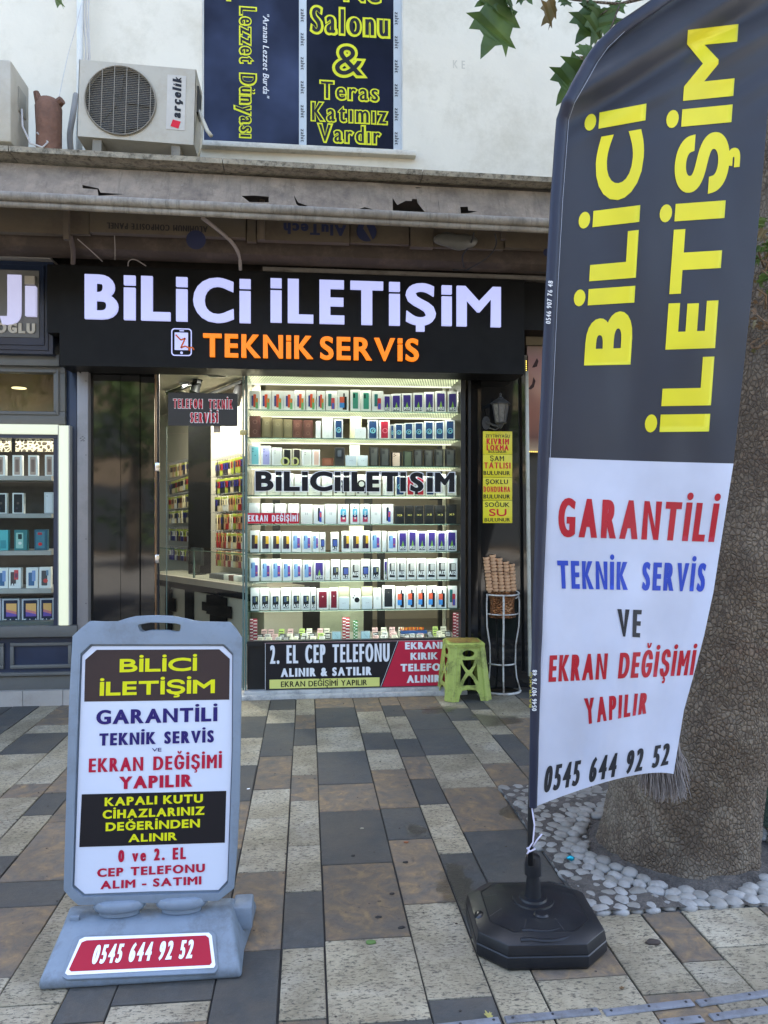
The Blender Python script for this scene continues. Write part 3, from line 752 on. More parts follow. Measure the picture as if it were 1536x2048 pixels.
cable('grey cable running along the top of the sign towards the right', [P(905, 540, 5.83), P(960, 538, 5.83), P(1040, 541, 5.83), P(1110, 546, 5.83)], .007, CABD)
cable('short strut of conduit hanging at the left end of the sign', [P(140, 470, 5.6), P(146, 500, 5.7), P(146, 527, 5.8)], .018, surf('strut', srgb(92, 80, 72), .7))
bag = MB(); c = P(915, 482, 5.5); bag.ball(c, .11, 16, 10, (1.35, .3, .55), jit=.35)
tag(bag.build('plastic_bag', surf('milky_plastic', srgb(98, 96, 88), .4, var=.2), smooth=True), 'crumpled translucent plastic wrap tucked behind the canopy lip', 'bag')

# ---------------------------------------------------------------- air conditioners on the canopy
ACW = surf('ac_enamel', srgb(168, 161, 144), .45, var=.06, scale=3, dirt=srgb(160, 150, 130), dirts=5, bumps=.05)
ACD = surf('ac_dark_inside', (.03, .028, .025), .6)
def ac_unit(loc, w, h, d, rot, label, fan=True):
    t = thing('air_conditioner', label, 'air conditioner', loc)
    L = V(loc); X0, Y0, Z0 = L
    b = MB()
    if fan:
        cx, cz, r = X0 + w * .36, Z0 + h * .5, h * .455
        ring = [(cx + r * cos(2 * pi * i / 40), cz + r * sin(2 * pi * i / 40)) for i in range(40)]
        b.plate([(X0, Z0), (X0 + w, Z0), (X0 + w, Z0 + h), (X0, Z0 + h)], [ring], .0, lambda x, y, q: (x, Y0 + q, y))
        b.box(X0, X0 + w, Y0 + .05, Y0 + d, Z0, Z0 + h)
        b2 = b; b2.box(X0, X0 + .004, Y0, Y0 + .05, Z0, Z0 + h); b2.box(X0 + w - .004, X0 + w, Y0, Y0 + .05, Z0, Z0 + h); b2.box(X0 + .004, X0 + w - .004, Y0 + .001, Y0 + .05, Z0, Z0 + .004); b2.box(X0 + .004, X0 + w - .004, Y0 + .001, Y0 + .05, Z0 + h - .004, Z0 + h)
    else: b.box(X0, X0 + w, Y0, Y0 + d, Z0, Z0 + h)
    b.build('casing', ACW, t, bevel=0 if fan else .02)
    if fan:
        bk = MB(); bk.lathe([(r, 0), (r, .002)], (0, 0, 0), 40); bk.v = [(cx + x, Y0 + .042 + z, cz + y) for x, y, z in bk.v]; bk.build('fan_recess', ACD, t)
        fn = MB()
        for a in range(4):
            a0 = a * pi / 2 + .3
            fn.face([(cx + .03 * cos(a0), Y0 + .03, cz + .03 * sin(a0)), (cx + r * .85 * cos(a0 - .35), Y0 + .02, cz + r * .85 * sin(a0 - .35)), (cx + r * .85 * cos(a0 + .5), Y0 + .038, cz + r * .85 * sin(a0 + .5))])
        fn.build('fan', surf('fan_blade', (.028, .026, .024), .6), t)
        gr = MB(); zz = cz - r + .012
        while zz < cz + r:
            hw = math.sqrt(max(0, r * r - (zz - cz) ** 2)); gr.box(cx - hw, cx + hw, Y0 - .016, Y0 - .012, zz - .0009, zz + .0009); zz += .0125
        for k in range(-2, 4):
            xx = cx + (k - .5) * r * .34; hw = math.sqrt(max(0, r * r - (xx - cx) ** 2)); gr.box(xx - .0022, xx + .0022, Y0 - .019, Y0 - .0162, cz - hw, cz + hw)
        for rr_, yy in ((r, -.004), (r * .985, -.014)): gr.tube([(cx + rr_ * cos(2 * pi * i / 48), Y0 + yy, cz + rr_ * sin(2 * pi * i / 48)) for i in range(48)], .004, 6, closed=True)
        gr.build('fan_grille', surf('grille_wire', srgb(126, 118, 102), .5), t)
        sx = X0 + w * .755; st = MB(); st.box(sx, sx + w * .16, Y0 - .003, Y0 - .001, Z0 + h * .18, Z0 + h * .9); st = st.build('sticker', surf('sticker', srgb(178, 172, 160), .4), t)
        tx = MB(); tx.nofix = True; tx.mat(M['black'])
        tw, tH = h * .55, .062
        lettering(tx, text2d('arçelik', tw, tH, weight=.10, slant=.15), frame_map(V((sx + .098, Y0 - .004, Z0 + h * .33)), ZU, -XU, .001))
        tx.mat(M['red']); tx.face([(sx + .03, Y0 - .0055, Z0 + h * .22), (sx + .085, Y0 - .0055, Z0 + h * .195), (sx + .1, Y0 - .0055, Z0 + h * .29), (sx + .045, Y0 - .0055, Z0 + h * .31)])
        o = tx.build('lettering', None, t, fix=False)
        ft = MB()
        for xx in (X0 + .1, X0 + w - .16): ft.box(xx, xx + .06, Y0 + .02, Y0 + d - .02, Z0 - .09, Z0 - .002)
        ft.build('foot', surf('foot_metal', srgb(118, 112, 98), .6, dirt=srgb(70, 60, 48)), t)
        hd = MB(); hd.box(X0 + w + .001, X0 + w + .012, Y0 + .06, Y0 + .2, Z0 + h * .5, Z0 + h * .85); hd.build('service_cover', ACD, t)
        pp = MB(); pp.tube([(X0 + w + .01, Y0 + .1, Z0 + h * .55), (X0 + w + .04, Y0 + .06, Z0 + h * .42), (X0 + w + .09, Y0 + .0, Z0 + h * .2), (X0 + w + .12, Y0 - .02, Z0 + h * .12)], .014, 8)
        pp.tube([(X0 + w + .01, Y0 + .1, Z0 + h * .5), (X0 + w + .05, Y0 + .05, Z0 + h * .3), (X0 + w + .04, Y0 + .05, Z0 + .02), (X0 + w + .02, Y0 + .08, Z0 - .05)], .008, 8)
        pp.build('pipe', surf('pipe_wrap', srgb(170, 164, 146), .6), t, smooth=True)
    else:
        sd_ = MB(); xs_ = X0 + w + .001
        sd_.box(xs_, xs_ + .006, Y0 + .12, Y0 + .26, Z0 + h * .5, Z0 + h * .8); sd_.build('service_cover', surf('cover_grey', srgb(140, 136, 122), .5), t, bevel=.002)
        cb = MB(); cb.tube([(xs_ + .01, Y0 + .16, Z0 + h * .55), (xs_ + .03, Y0 + .12, Z0 + h * .3), (xs_ + .09, Y0 + .1, Z0 + h * .08), (xs_ + .17, Y0 + .1, Z0 + .02), (xs_ + .2, Y0 + .12, Z0 + h * .12), (xs_ + .12, Y0 + .14, Z0 + h * .25)], .007, 8); cb.build('hose', CABW, t, smooth=True)
        stk = MB(); stk.mat(M['white']); stk.box(X0 + w - .22, X0 + w - .075, Y0 - .003, Y0 - .0005, Z0 + h * .60, Z0 + h * .92)
        stk.mat(flat('sticker_blue', (.02, .25, .6))); stk.box(X0 + w - .20, X0 + w - .09, Y0 - .0055, Y0 - .0032, Z0 + h * .72, Z0 + h * .80); stk.mat(flat('sticker_deep_blue', (.01, .06, .3))); stk.box(X0 + w - .20, X0 + w - .09, Y0 - .0055, Y0 - .0032, Z0 + h * .64, Z0 + h * .71)
        stk.nofix = True; stk.mat(flat('sticker_ink', (.15, .02, .2))); lettering(stk, text2d('el', .05, .045, weight=.08), frame_map(V((X0 + w - .14, Y0 - .004, Z0 + h * .84)), XU, ZU, .001))
        stk.build('sticker', None, t, fix=False)
        rb = MB()
        for k in range(4): rb.box(X0 + .04, X0 + w - .1, Y0 - .006, Y0 - .0005, Z0 + h * (.12 + .11 * k), Z0 + h * (.16 + .11 * k))
        rb.build('rib', ACW, t)
    return t
a = P(154, 272, 5.42); b_ = P(390, 143, 5.42)
t = ac_unit((a.x, 5.42, a.z), .80, .535, .3, 0, 'off white outdoor air conditioner with round fan grille beside the dark window'); t.rotation_euler = (0, R(1.6), 0)
a = P(22, 284, 5.3); ac_unit((a.x - .8, 5.3, a.z), .8, .56, .34, 0, 'cream outdoor air conditioner at the left edge of the canopy', False)
# stub of a cut trunk, pipe and cable bundle on the wall
st = thing('tree_stump', 'sawn brown trunk stub rising from the canopy between two air conditioners', 'stump', tuple(P(98, 300, 5.5)))
BARKB = surf('stub_bark', srgb(108, 78, 62), .9, var=.25, scale=10, bumps=.8, bscale=40, bd=.01)
s = MB(); s.tube([P(98, 318, 5.5), P(98, 260, 5.5), P(97, 215, 5.5), P(97, 200, 5.5)], [.085, .085, .09, .06], 14); s.build('trunk', BARKB, st, smooth='auto')
s = MB(); s.tube([P(88, 222, 5.5), P(78, 203, 5.5), P(72, 184, 5.5)], [.04, .03, .02], 8); s.build('branch', BARKB, st, smooth='auto')
s = MB(); s.tube([P(105, 222, 5.5), P(115, 208, 5.5), P(124, 200, 5.48)], [.04, .032, .028], 8); s.build('branch', BARKB, st, smooth='auto')
pipe = MB(); pipe.tube([P(158, 330, 6.1), P(160, 120, 6.1), P(160, -200, 6.1)], .025, 12); tag(pipe.build('drain_pipe', surf('white_pipe', srgb(196, 196, 188), .5), smooth=True), 'white plastic pipe running up the wall behind the round fan unit', 'pipe')
for k, (dx, lab) in enumerate(((164, 'white cable clipped nearest to the wall pipe'), (169, 'white cable second from the wall pipe'), (174, 'white cable third from the wall pipe, slightly slack'), (179, 'white cable farthest from the wall pipe'))):
    cable(lab, [P(dx, 150, 6.12), P(dx + 3 * sin(k), 95, 6.1), P(dx - 2, 30, 6.12), P(dx + 2, -60, 6.12)], .006, CABW, group='cables clipped up the wall')
cable('thin white wire drooping from the wall pipe down to the canopy', [P(162, 10, 6.05), P(150, 60, 6.0), P(136, 110, 5.9), P(125, 160, 5.8), P(117, 200, 5.7)], .003, CABW)
cable('grey corrugated hose rising from the canopy behind the trunk stub', [P(142, 305, 5.7), P(140, 270, 5.75), P(146, 230, 5.8), P(152, 190, 5.95)], .022, surf('grey_hose', srgb(120, 116, 108), .7))

# ================================================================== THE PHONE SHOP
shop = thing('phone_shop', 'dark fronted phone shop with lit sign, glass door and display window', 'shop', (0, 6.2, 0))
GRAN, t, b = newmat('black_granite'); co = coords(t); n = N(t, 'ShaderNodeTexNoise', Scale=90.0, Detail=4.0); t.links.new(co, n.inputs[0])
t.links.new(ramp(t, n.outputs[0], [(.45, (.006, .006, .006)), (.8, (.014, .014, .013))]), b.inputs['Base Color']); b.inputs['Roughness'].default_value = .05; b.inputs['Specular IOR Level'].default_value = .7
n = N(t, 'ShaderNodeTexNoise', Scale=2.5, Detail=1.0); t.links.new(co, n.inputs[0]); bump(t, b, n.outputs[0], .08, .02)
def xat(px, Y): return P(px, 1000, Y).x
YS = 6.2
ztop = P(600, 700, YS).z
# granite cladding left of the door
for (a, b_, yy) in ((176, 241, 6.18), (241.8, 279, 6.185), (279.8, 309, 6.21)):
    g = MB(); g.box(xat(a, yy), xat(b_, yy), yy, yy + .1, .03, ztop); g.build('granite_panel', GRAN, shop)
# granite right of the window
yy = 6.16
g = MB(); g.box(xat(962, yy), xat(1036, yy), yy, yy + .1, .03, ztop); g.build('granite_panel', GRAN, shop)
g = MB(); g.box(xat(941, 6.22), xat(962, 6.22), 6.22, 6.3, .03, ztop); g.build('granite_panel', GRAN, shop)
g = MB(); g.box(xat(1036, 6.2), xat(1056, 6.2), 6.2, 6.3, .03, ztop); g.build('granite_panel', GRAN, shop)
# marble step
MARB = surf('grey_marble', srgb(186, 184, 178), .35, var=.1, scale=7, bumps=.05, dirt=srgb(130, 130, 130), dirts=9)
zst = P(650, 1386, 6.10).z
g = MB(); g.box(xat(300, 6.1), xat(935, 6.1), 6.10, 6.4, -.005, .032); g.build('door_step', MARB, shop, bevel=.004)
g = MB(); g.box(xat(488, 6.15), xat(932, 6.15), 6.15, 6.4, .032, .058); g.build('door_step', MARB, shop, bevel=.003)
SHF = surf('shop_floor_tile', srgb(110, 104, 96), .3)
g = MB(); g.box(xat(150, 6.2), 2.3, 6.4, 10.6, -.008, .03); g.build('floor', SHF, shop)
CEIL = surf('shop_ceiling', srgb(168, 162, 150), .8, var=.12, scale=2)
g = MB(); g.box(-2.8, 2.3, 6.36, 10.6, 2.75, 2.78); g.build('ceiling', CEIL, shop)
IW = surf('interior_cream', srgb(176, 168, 150), .6, var=.04)
g = MB(); g.box(-2.8, 2.3, 10.4, 10.5, .03, 2.75); g.box(2.2, 2.3, 6.36, 10.4, .03, 2.75); g.build('back_wall', IW, shop)
# dark uprights and grey panel seen through the display case
DPAN = surf('interior_dark_panel', (.03, .03, .03), .4)
g = MB()
for (a, b_, yb_, yt_) in ((505, 520, 1000, 1290), (545, 560, 1000, 1290), (585, 640, 1130, 1260), (728, 745, 950, 1290), (755, 770, 1100, 1290), (877, 893, 880, 1290), (690, 720, 990, 1010), (860, 890, 950, 1000)):
    A = P(a, yb_, 8.2); B2 = P(b_, yt_, 8.2); g.box(A.x, B2.x, 8.2, 8.26, max(.03, B2.z), A.z)
g.build('dark_panel', DPAN, shop)
# angled product wall inside
wa = P(318, 1000, 9.9); wb = P(492, 1000, 7.25); wdir = (V((wb.x, wb.y, 0)) - V((wa.x, wa.y, 0))); wl = wdir.length; wdir.normalize(); wn = V((wdir.y, -wdir.x, 0))
if wn.y > 0: wn = -wn
W0 = V((wa.x, wa.y, 0))
def wpt(px, py, off_=0): return PL(px, py, W0 + wn * off_, wn)
g = MB(); a = W0 - wdir * .9; b_ = W0 + wdir * (wl + .35)
g.face([a + ZU * .03, b_ + ZU * .03, b_ + ZU * 2.75, a + ZU * 2.75]); g.face([a - wn * .05 + ZU * .03, b_ - wn * .05 + ZU * .03, b_ - wn * .05 + ZU * 2.75, a - wn * .05 + ZU * 2.75])
g.build('product_wall', IW, shop, fix=False)
g = MB(); pa = wpt(402, 1000, .03); pb_ = wpt(426, 1000, .03)
g.bar((pa.x / 2 + pb_.x / 2, pa.y / 2 + pb_.y / 2, .03), (pa.x / 2 + pb_.x / 2, pa.y / 2 + pb_.y / 2, 2.7), (pb_ - pa).length, .05); g.build('pillar', flat('pillar_black', (.004, .004, .004), .7, .06), shop)
# hanging packets on hooks
PKC = [('cream', srgb(206, 190, 150)), ('olive', srgb(150, 160, 60)), ('black', (.02, .02, .022)), ('red', srgb(150, 30, 30)), ('blue', srgb(30, 30, 110)), ('tan', srgb(178, 140, 96)), ('pale', srgb(206, 206, 196)), ('brown', srgb(92, 50, 30))]
protos = {}
HOOK = surf('hook_wire', (.2, .2, .2), .4, .6)
def packet(kind):
    nm, c = PKC[kind]
    b = MB(); b.box(-.035, .035, 0, .02, -.17, -.02); o = b.build('hanging_packet', surf('packet_' + nm, c, .35, var=.15), bevel=.003)
    p_ = MB(); c2 = PKC[(kind + 2) % 8][1]; p_.mat(surf('packet_' + PKC[(kind + 2) % 8][0], c2, .35, var=.15)); p_.box(-.025, .025, -.003, -.0005, -.11, -.05)
    p_.mat(surf('packet_olive', PKC[1][1], .35, var=.15)); p_.box(-.03, .03, -.003, -.0005, -.045, -.025)
    p_.mat(M['black']); p_.box(-.018, .0, -.0055, -.0035, -.10, -.06); w_ = p_.build('printed_front', None, o)
    h = MB(); h.tube([(0, .08, 0), (0, -.05, 0), (0, -.06, .012)], .0025, 5); h.tube([(0, .012, 0), (0, .012, -.02)], .004, 5); k_ = h.build('hook', HOOK, o)
    reg(o, w_, k_); return o
first_used = {}
def place_packet(kind, px, py, label, sc=1):
    if kind not in protos: protos[kind] = packet(kind); o = protos[kind]
    else: o = copy_tree(protos[kind])
    p = wpt(px, py, .07); o.location = p; o.rotation_euler = (0, 0, math.atan2(wdir.y, wdir.x) + random.uniform(-.25, .25)); o.scale = (sc, sc, sc)
    tag(o, label, 'packet', 'packets hanging on the shop wall')
lt = [(928, 914), (962, 940), (992, 980), (1020, 1014), (1054, 1055), (1092, 1096)]
for r_, (yl, yr) in enumerate(lt):
    n = 20
    for k in range(n):
        px = 338 + (400 - 338) * (k + .5) / n; py = yl + (yr - yl) * (k / n) - 0
        kind = random.choice([0, 5, 6, 2, 0, 1] if r_ < 4 else [4, 4, 2, 6, 7, 4])
        place_packet(kind, px, py, '%s packet %s from the left in the %s hook row left of the dark pillar' % (PKC[kind][0], ORD[k], ORD[r_]), .95)
rt = [(921, 907), (955, 947), (990, 984), (1026, 1022), (1062, 1062), (1098, 1101)]
for r_, (yl, yr) in enumerate(rt):
    n = 11
    for k in range(n):
        px = 430 + (487 - 430) * (k + .5) / n; py = yl + (yr - yl) * (k / n)
        kind = random.choice([2, 1, 2, 0, 2] if r_ < 2 else [0, 2, 6, 3, 1, 5])
        place_packet(kind, px, py, '%s packet %s from the left in the %s hook row right of the dark pillar' % (PKC[kind][0], ORD[k], ORD[r_]), 1.0)
# counter
ct = thing('counter', 'cream shop counter with black stepped pattern and glass screen inside the door', 'counter', tuple(P(400, 1200, 7.4)))
ca_, cb_ = P(318, 1134, 8.2), P(492, 1160, 6.75); ca_.z = cb_.z = 0
cdv = (cb_ - ca_); cdl = cdv.length; cdv.normalize(); cn = V((cdv.y, -cdv.x, 0)); cn = -cn if cn.y > 0 else cn
def cp_(s_, z, o=0): return ca_ + cdv * s_ + ZU * z + cn * o
def cbox(mbx, s0, s1, z0, z1, o0, o1):
    k = len(mbx.v); mbx.v += [tuple(cp_(s_, z, o)) for z in (z0, z1) for (s_, o) in ((s0, o1), (s1, o1), (s1, o0), (s0, o0))]
    for f in ((3, 2, 1, 0), (4, 5, 6, 7), (0, 1, 5, 4), (1, 2, 6, 5), (2, 3, 7, 6), (3, 0, 4, 7)): mbx.f.append(tuple(k + i for i in f)); mbx.mi.append(mbx.cur)
def cs(px): q = PL(px, 1200, ca_, cn); return (q - ca_).dot(cdv)
def cz(px, py): return PL(px, py, ca_, cn).z
CTW = surf('counter_cream', srgb(176, 170, 154), .4, var=.04); CTB = flat('counter_black', (.004, .004, .004), .5, .08)
b = MB(); cbox(b, -.3, cdl + .3, .03, .80, -.4, 0); b.build('cabinet', CTW, ct)
b = MB(); cbox(b, -.3, cdl + .3, .80, .86, -.42, .03); b.build('worktop', surf('worktop_grey', srgb(150, 142, 128), .35), ct)
b = MB(); cbox(b, -.3, cdl + .3, .735, .80, .0025, .014)
for (a, e, yt_, yb_) in ((372, 389, 1158, 1255), (333, 342, 1166, 1262)): cbox(b, cs(a), cs(e), .03, .735, .0025, .014)
for (a, e, yt_, yb_) in ((433, 441, 1168, 1184), (425, 450, 1179, 1194), (417, 458, 1192, 1210), (408, 467, 1208, 1226), (417, 467, 1226, 1232), (424, 458, 1232, 1262), (342.1, 348, 1178, 1196), (342.1, 355, 1196, 1210), (342.1, 355, 1210, 1222), (342.1, 348, 1222, 1262)):
    z1_, z0_ = cz((a + e) / 2, yt_), cz((a + e) / 2, yb_); cbox(b, cs(a), cs(e), max(.03, z0_), min(.734, z1_), .016, .024)
b.build('stepped_pattern', CTB, ct)
b = MB(); cbox(b, -.3, cdl + .3, .86, 1.13, -.03, -.024); b.build('glass_screen', M['glass'], ct)
b = MB(); cbox(b, -.3, cdl + .3, 1.13, 1.137, -.034, -.02); cbox(b, cs(382), cs(384), .86, 1.13, -.034, -.02); b.build('screen_edge', M['glass_edge'], ct)
# things on the counter
def on_counter(label, cat, px0, px1, h, mat, o0=-.3, o1=-.12, name='phone_box', z=.861, bev=.004):
    b = MB(); cbox(b, cs(px0), cs(px1), z, z + h, o0, o1); o = b.build(name, mat, bevel=bev); return tag(o, label, cat)
on_counter('dark grey flat box on the counter behind the glass screen', 'box', 396, 423, .05, surf('box_grey', (.08, .08, .085), .5), name='flat_box')
for k, (a, e, c_, l_) in enumerate(((424.5, 433, (.6, .6, .58), 'small white box left of the brown one on the counter'), (434, 443, (.1, .04, .03), 'small dark brown box between two white ones on the counter'), (444, 453, (.6, .6, .6), 'small white box right of the brown one on the counter'))):
    on_counter(l_, 'box', a, e, .055, surf('ctr_box%d' % k, c_, .5), name='small_box')
on_counter('white device at the right end of the counter', 'device', 482, 488, .07, surf('box_wh', (.6, .6, .6), .5), name='charger')
on_counter('black receipt printer on the counter behind the glass screen', 'printer', 462, 478, .06, surf('prn', (.03, .03, .03), .4), name='receipt_printer', bev=.01)
m_ = thing('monitor', 'dark computer monitor standing on the counter seen through the door', 'monitor', tuple(cp_(cs(350), .86, -.25)))
b = MB(); cbox(b, cs(338), cs(360), .96, 1.14, -.27, -.24); b.build('screen', surf('mon_black', (.02, .025, .025), .3), m_, bevel=.005)
b = MB(); cbox(b, cs(346), cs(352), .861, .96, -.27, -.25); cbox(b, cs(342), cs(356), .861, .87, -.32, -.2); b.build('stand', surf('mon_black2', (.02, .02, .02), .4), m_)
# ceiling lamps
LW = emit('downlight_glow', (1, .96, .88), 6)
for k, (px, py) in enumerate(((433, 750), (380, 768), (352, 783), (486, 779), (640, 790), (800, 790))):
    d = (2.745 - CH) / (HY - py) * FP; c = D(px, py, d)
    t = thing('ceiling_light', ['round white downlight nearest the door', 'round white downlight second from the door, beside the track spotlight', 'round white downlight deepest above the red lettered sign', 'round white downlight by the display case edge', 'round downlight above the left of the display case', 'round downlight above the right of the display case'][k], 'ceiling light', (c.x, c.y, 2.74), 'round downlights in the shop ceiling')
    r = MB(); r.lathe([(.10, .0), (.10, .008), (.085, .009), (.085, 0)], (c.x, c.y, 2.74), 24); r.build('rim', M['card'], t)
    r = MB(); r.lathe([(.083, .001), (.083, .004)], (c.x, c.y, 2.74), 24); r.build('diffuser', LW, t)
    la = bpy.data.lights.new('downlight', 'AREA'); la.shape = 'DISK'; la.size = .16; la.energy = 5.5 if k < 3 else 2.0; la.color = (1, .93, .82)
    lo = bpy.data.objects.new('downlight_lamp', la); COL.objects.link(lo); lo.parent = t; lo.location = (0, 0, -.01)
for k, (pa_, pb2, spx, spy) in enumerate((((335, 757, 7.6), (398, 736, 6.9), 393, 768), ((400, 790, 7.9), (486, 755, 6.9), 475, 790))):
    t = thing('track_light', ['black spotlight hanging from the left ceiling track', 'black spotlight on the right ceiling track by the display case'][k], 'spotlight', tuple(D(spx, spy, 7.0)))
    A, B2 = D(*pa_[:2], pa_[2]), D(*pb2[:2], pb2[2]); A.z = B2.z = 2.715
    b = MB(); b.bar(A, B2, .035, .03); b.build('track', M['black'], t)
    c = D(spx, spy, 7.0); b = MB(); b.tube([(c.x, c.y, 2.70), (c.x, c.y, c.z + .09)], .012, 8); b.build('stem', M['black'], t)
    b = MB(); b.tube([c + V((.02, .03, .09)), c + V((-.02, -.02, -.09))], .045, 16); b.build('lamp_head', M['black'], t, smooth='auto')
# glass door and its fittings
door = thing('glass_door', 'tall frameless glass door with small steel clamps beside the granite pier', 'door', (xat(318, 6.2), 6.2, .04))
b = MB(); b.box(xat(319, 6.2), xat(484, 6.2), 6.205, 6.213, .05, P(400, 867, 6.2).z - .002); b.build('pane', M['glass'], door)
b = MB(); b.box(xat(319, 6.2), xat(484, 6.2), 6.205, 6.213, P(400, 867, 6.2).z + .003, ztop); b.build('pane', M['glass'], door)
b = MB(); b.box(xat(485, 6.2), xat(488, 6.2), 6.19, 6.22, .06, ztop); b.box(xat(490, 6.2), xat(493, 6.2), 6.19, 6.20, .06, ztop); b.box(xat(333, 6.2), xat(334, 6.2), 6.198, 6.204, .05, 2.2); b.build('glass_edge', M['glass_edge'], door)
b = MB(); b.box(xat(310, 6.2), xat(313, 6.2), 6.195, 6.22, .03, ztop); b.build('brass_strip', surf('worn_brass', srgb(120, 92, 66), .35, .5, var=.4, scale=12), door)
b = MB(); b.box(xat(314.5, 6.2), xat(318, 6.2), 6.2, 6.23, .03, ztop); b.build('jamb', M['black'], door)
for py in (934, 1118):
    c = P(315, py, 6.18); b = MB(); b.box(c.x - .018, c.x + .014, 6.175, 6.22, c.z - .035, c.z + .035); b.build('clamp', surf('chrome_clamp', (.6, .58, .55), .2, 1), door, bevel=.004)
c = P(487, 865, 6.18); b = MB(); b.box(c.x - .03, c.x + .025, 6.178, 6.19, c.z - .02, c.z + .02); b.build('clamp', surf('brass_clamp', srgb(170, 160, 110), .3, .6), door, bevel=.003)
sg = thing('hanging_sign', 'black board with red white edged lettering hung on the glass door', 'sign', tuple(P(405, 850, 6.18)))
b = MB(); A = P(336, 851, 6.18); B2 = P(475, 787, 6.18); b.box(A.x, B2.x, 6.18, 6.186, A.z, B2.z); b.build('board', surf('sign_board_black', (.014, .013, .012), .4), sg)
def haloed(s, x0, x1, yb, yt, Y, m1, m2, parent, grow=.06, weight=.07, gap=.2, name='lettering', halo=.001, **kw):
    mb_ = MB(); mb_.nofix = True
    wtext(s, x0, x1, yb, yt, Y, m2, mb=mb_, grow=grow, weight=weight, gap=gap, lift=halo, **kw)
    wtext(s, x0, x1, yb, yt, Y, m1, mb=mb_, weight=weight, gap=gap, lift=halo + .002, **kw)
    return mb_.build(name, None, parent, fix=False)
haloed('TELEFON TEKNİK', 347, 465, 817, 799, 6.178, M['red'], M['white'], sg, stem=.17, gap=.19, space=.4)
haloed('SERVİSİ', 381, 436, 845, 826, 6.178, M['red'], M['white'], sg, stem=.17, gap=.19)
b = MB(); c = P(434, 858, 6.215); b.box(c.x - .028, c.x + .028, 6.214, 6.2165, c.z - .03, c.z + .03); tag(b.build('sticker', surf('pink_sticker', srgb(190, 160, 150), .5), bevel=.0008), 'small pinkish sticker on the door glass below the black board', 'sticker')

# ---------------------------------------------------------------- main sign
sign = thing('shop_sign', 'long black fascia sign with glowing white name and orange line below', 'sign', (0, 5.85, 2.6))
YG = 5.85
zs0 = P(600, 740, YG).z; zs1 = P(600, 545, YG).z
x0s, x1s = xat(119, YG), xat(1049, YG)
b = MB(); b.box(x0s, x1s, YG, YG + .3, zs0, zs1); b.build('board', M['signblack'], sign)
b = MB(); b.box(xat(96, 5.9), x0s - .002, YG + .03, YG + .32, P(100, 665, 5.88).z, zs1 + .01); b.build('return_board', M['signblack'], sign)
LWH = emit('lit_white_letter', (.50, .54, .93), .92); LOR = emit('lit_orange_letter', (1, .23, .002), 1.0)
def sl(s, x0, x1, yb, yt, m, **kw): return wtext(s, x0, x1, yb, yt, YG - .03, m, name='lit_letters', parent=sign, lift=0, extrude=.028, signi=True, **kw)
sl('BiLiCi', 169, 501, 641, 553, LWH, stem=.25, hstem=.19, gap=.13)
sl('iLETi', 541, 800, 647, 560, LWH, stem=.25, hstem=.19, gap=.14)
sl('S', 812, 872, 649, 567, LWH, stem=.25, hstem=.19)
sl('iM', 884, 1002, 652, 572, LWH, stem=.25, hstem=.19, gap=.13)
q = P(841, 655, YG - .03); b = MB(); b.box(q.x - .033, q.x + .033, YG - .031, YG - .002, P(841, 662, YG - .03).z, P(841, 646.5, YG - .03).z); b.build('lit_letters', LWH, sign)
sl('TEKNiK', 406, 625, 715, 669, LOR, stem=.21, hstem=.165, gap=.14)
sl('SERViS', 640, 838, 720, 675, LOR, stem=.21, hstem=.165, gap=.14)
# phone pictogram
def rr(x0, x1, y0, y1, r, n=5):
    out = []
    for (cx, cy, a0) in ((x1 - r, y1 - r, 0), (x0 + r, y1 - r, 90), (x0 + r, y0 + r, 180), (x1 - r, y0 + r, 270)):
        for i in range(n + 1): a = R(a0 + 90 * i / n); out.append((cx + r * cos(a), cy + r * sin(a)))
    return out
O = P(343, 712, YG); pw = P(384, 712, YG).x - O.x; ph = P(363, 657, YG).z - P(363, 712, YG).z
lm = lambda L: (lambda x, y, d: (O.x + x, YG - L + d, O.z + y))
ic = MB(); ic.mat(LWH); ic.plate(rr(0, pw, 0, ph, .025), [rr(.008, pw - .008, .008, ph - .008, .02)], .004, lm(.012))
ic.plate(rr(.025, pw - .028, .045, ph - .032, .003), [], .004, lm(.012)); ic.plate(rr(pw * .4, pw * .62, ph - .022, ph - .014, .003), [], .004, lm(.012)); ic.plate([(pw / 2 + .010 * cos(a * pi / 6), .024 + .010 * sin(a * pi / 6)) for a in range(12)], [], .004, lm(.012))
ic.mat(flat('icon_orange', srgb(214, 100, 40))); zz = [(.035, ph - .05), (.075, ph - .09), (.11, ph - .075), (.075, ph - .15), (.11, ph - .135), (.15, .055)]
zz = [(x * pw / .16, y) for x, y in zz]
for i in range(len(zz) - 1): ic.bar((O.x + zz[i][0], YG - .0155, O.z + zz[i][1]), (O.x + zz[i + 1][0], YG - .0155, O.z + zz[i + 1][1]), .011, .004, up=V((0, 1, 0)))
c0 = (zz[-1][0] + .008, zz[-1][1] - .006)
arc = [(c0[0] + .022 * cos(a), c0[1] + .022 * sin(a)) for a in [R(-10 + k * 28) for k in range(9)]] ; inn = [(c0[0] + .011 * cos(a), c0[1] + .011 * sin(a)) for a in [R(214 - k * 28) for k in range(9)]]
ic.plate([(x, y) for x, y in arc] + inn, [], .004, lm(.018)); ic.build('phone_symbol', None, sign)
b = MB(); b.box(xat(526, 5.9), xat(1120, 5.9), 5.88, 6.0, zs1 + .012, zs1 + .045); tag(b.build('metal_profile', surf('profile', srgb(110, 104, 96), .5, dirt=srgb(60, 54, 48))), 'grey metal profile lying along the top of the black sign', 'profile')
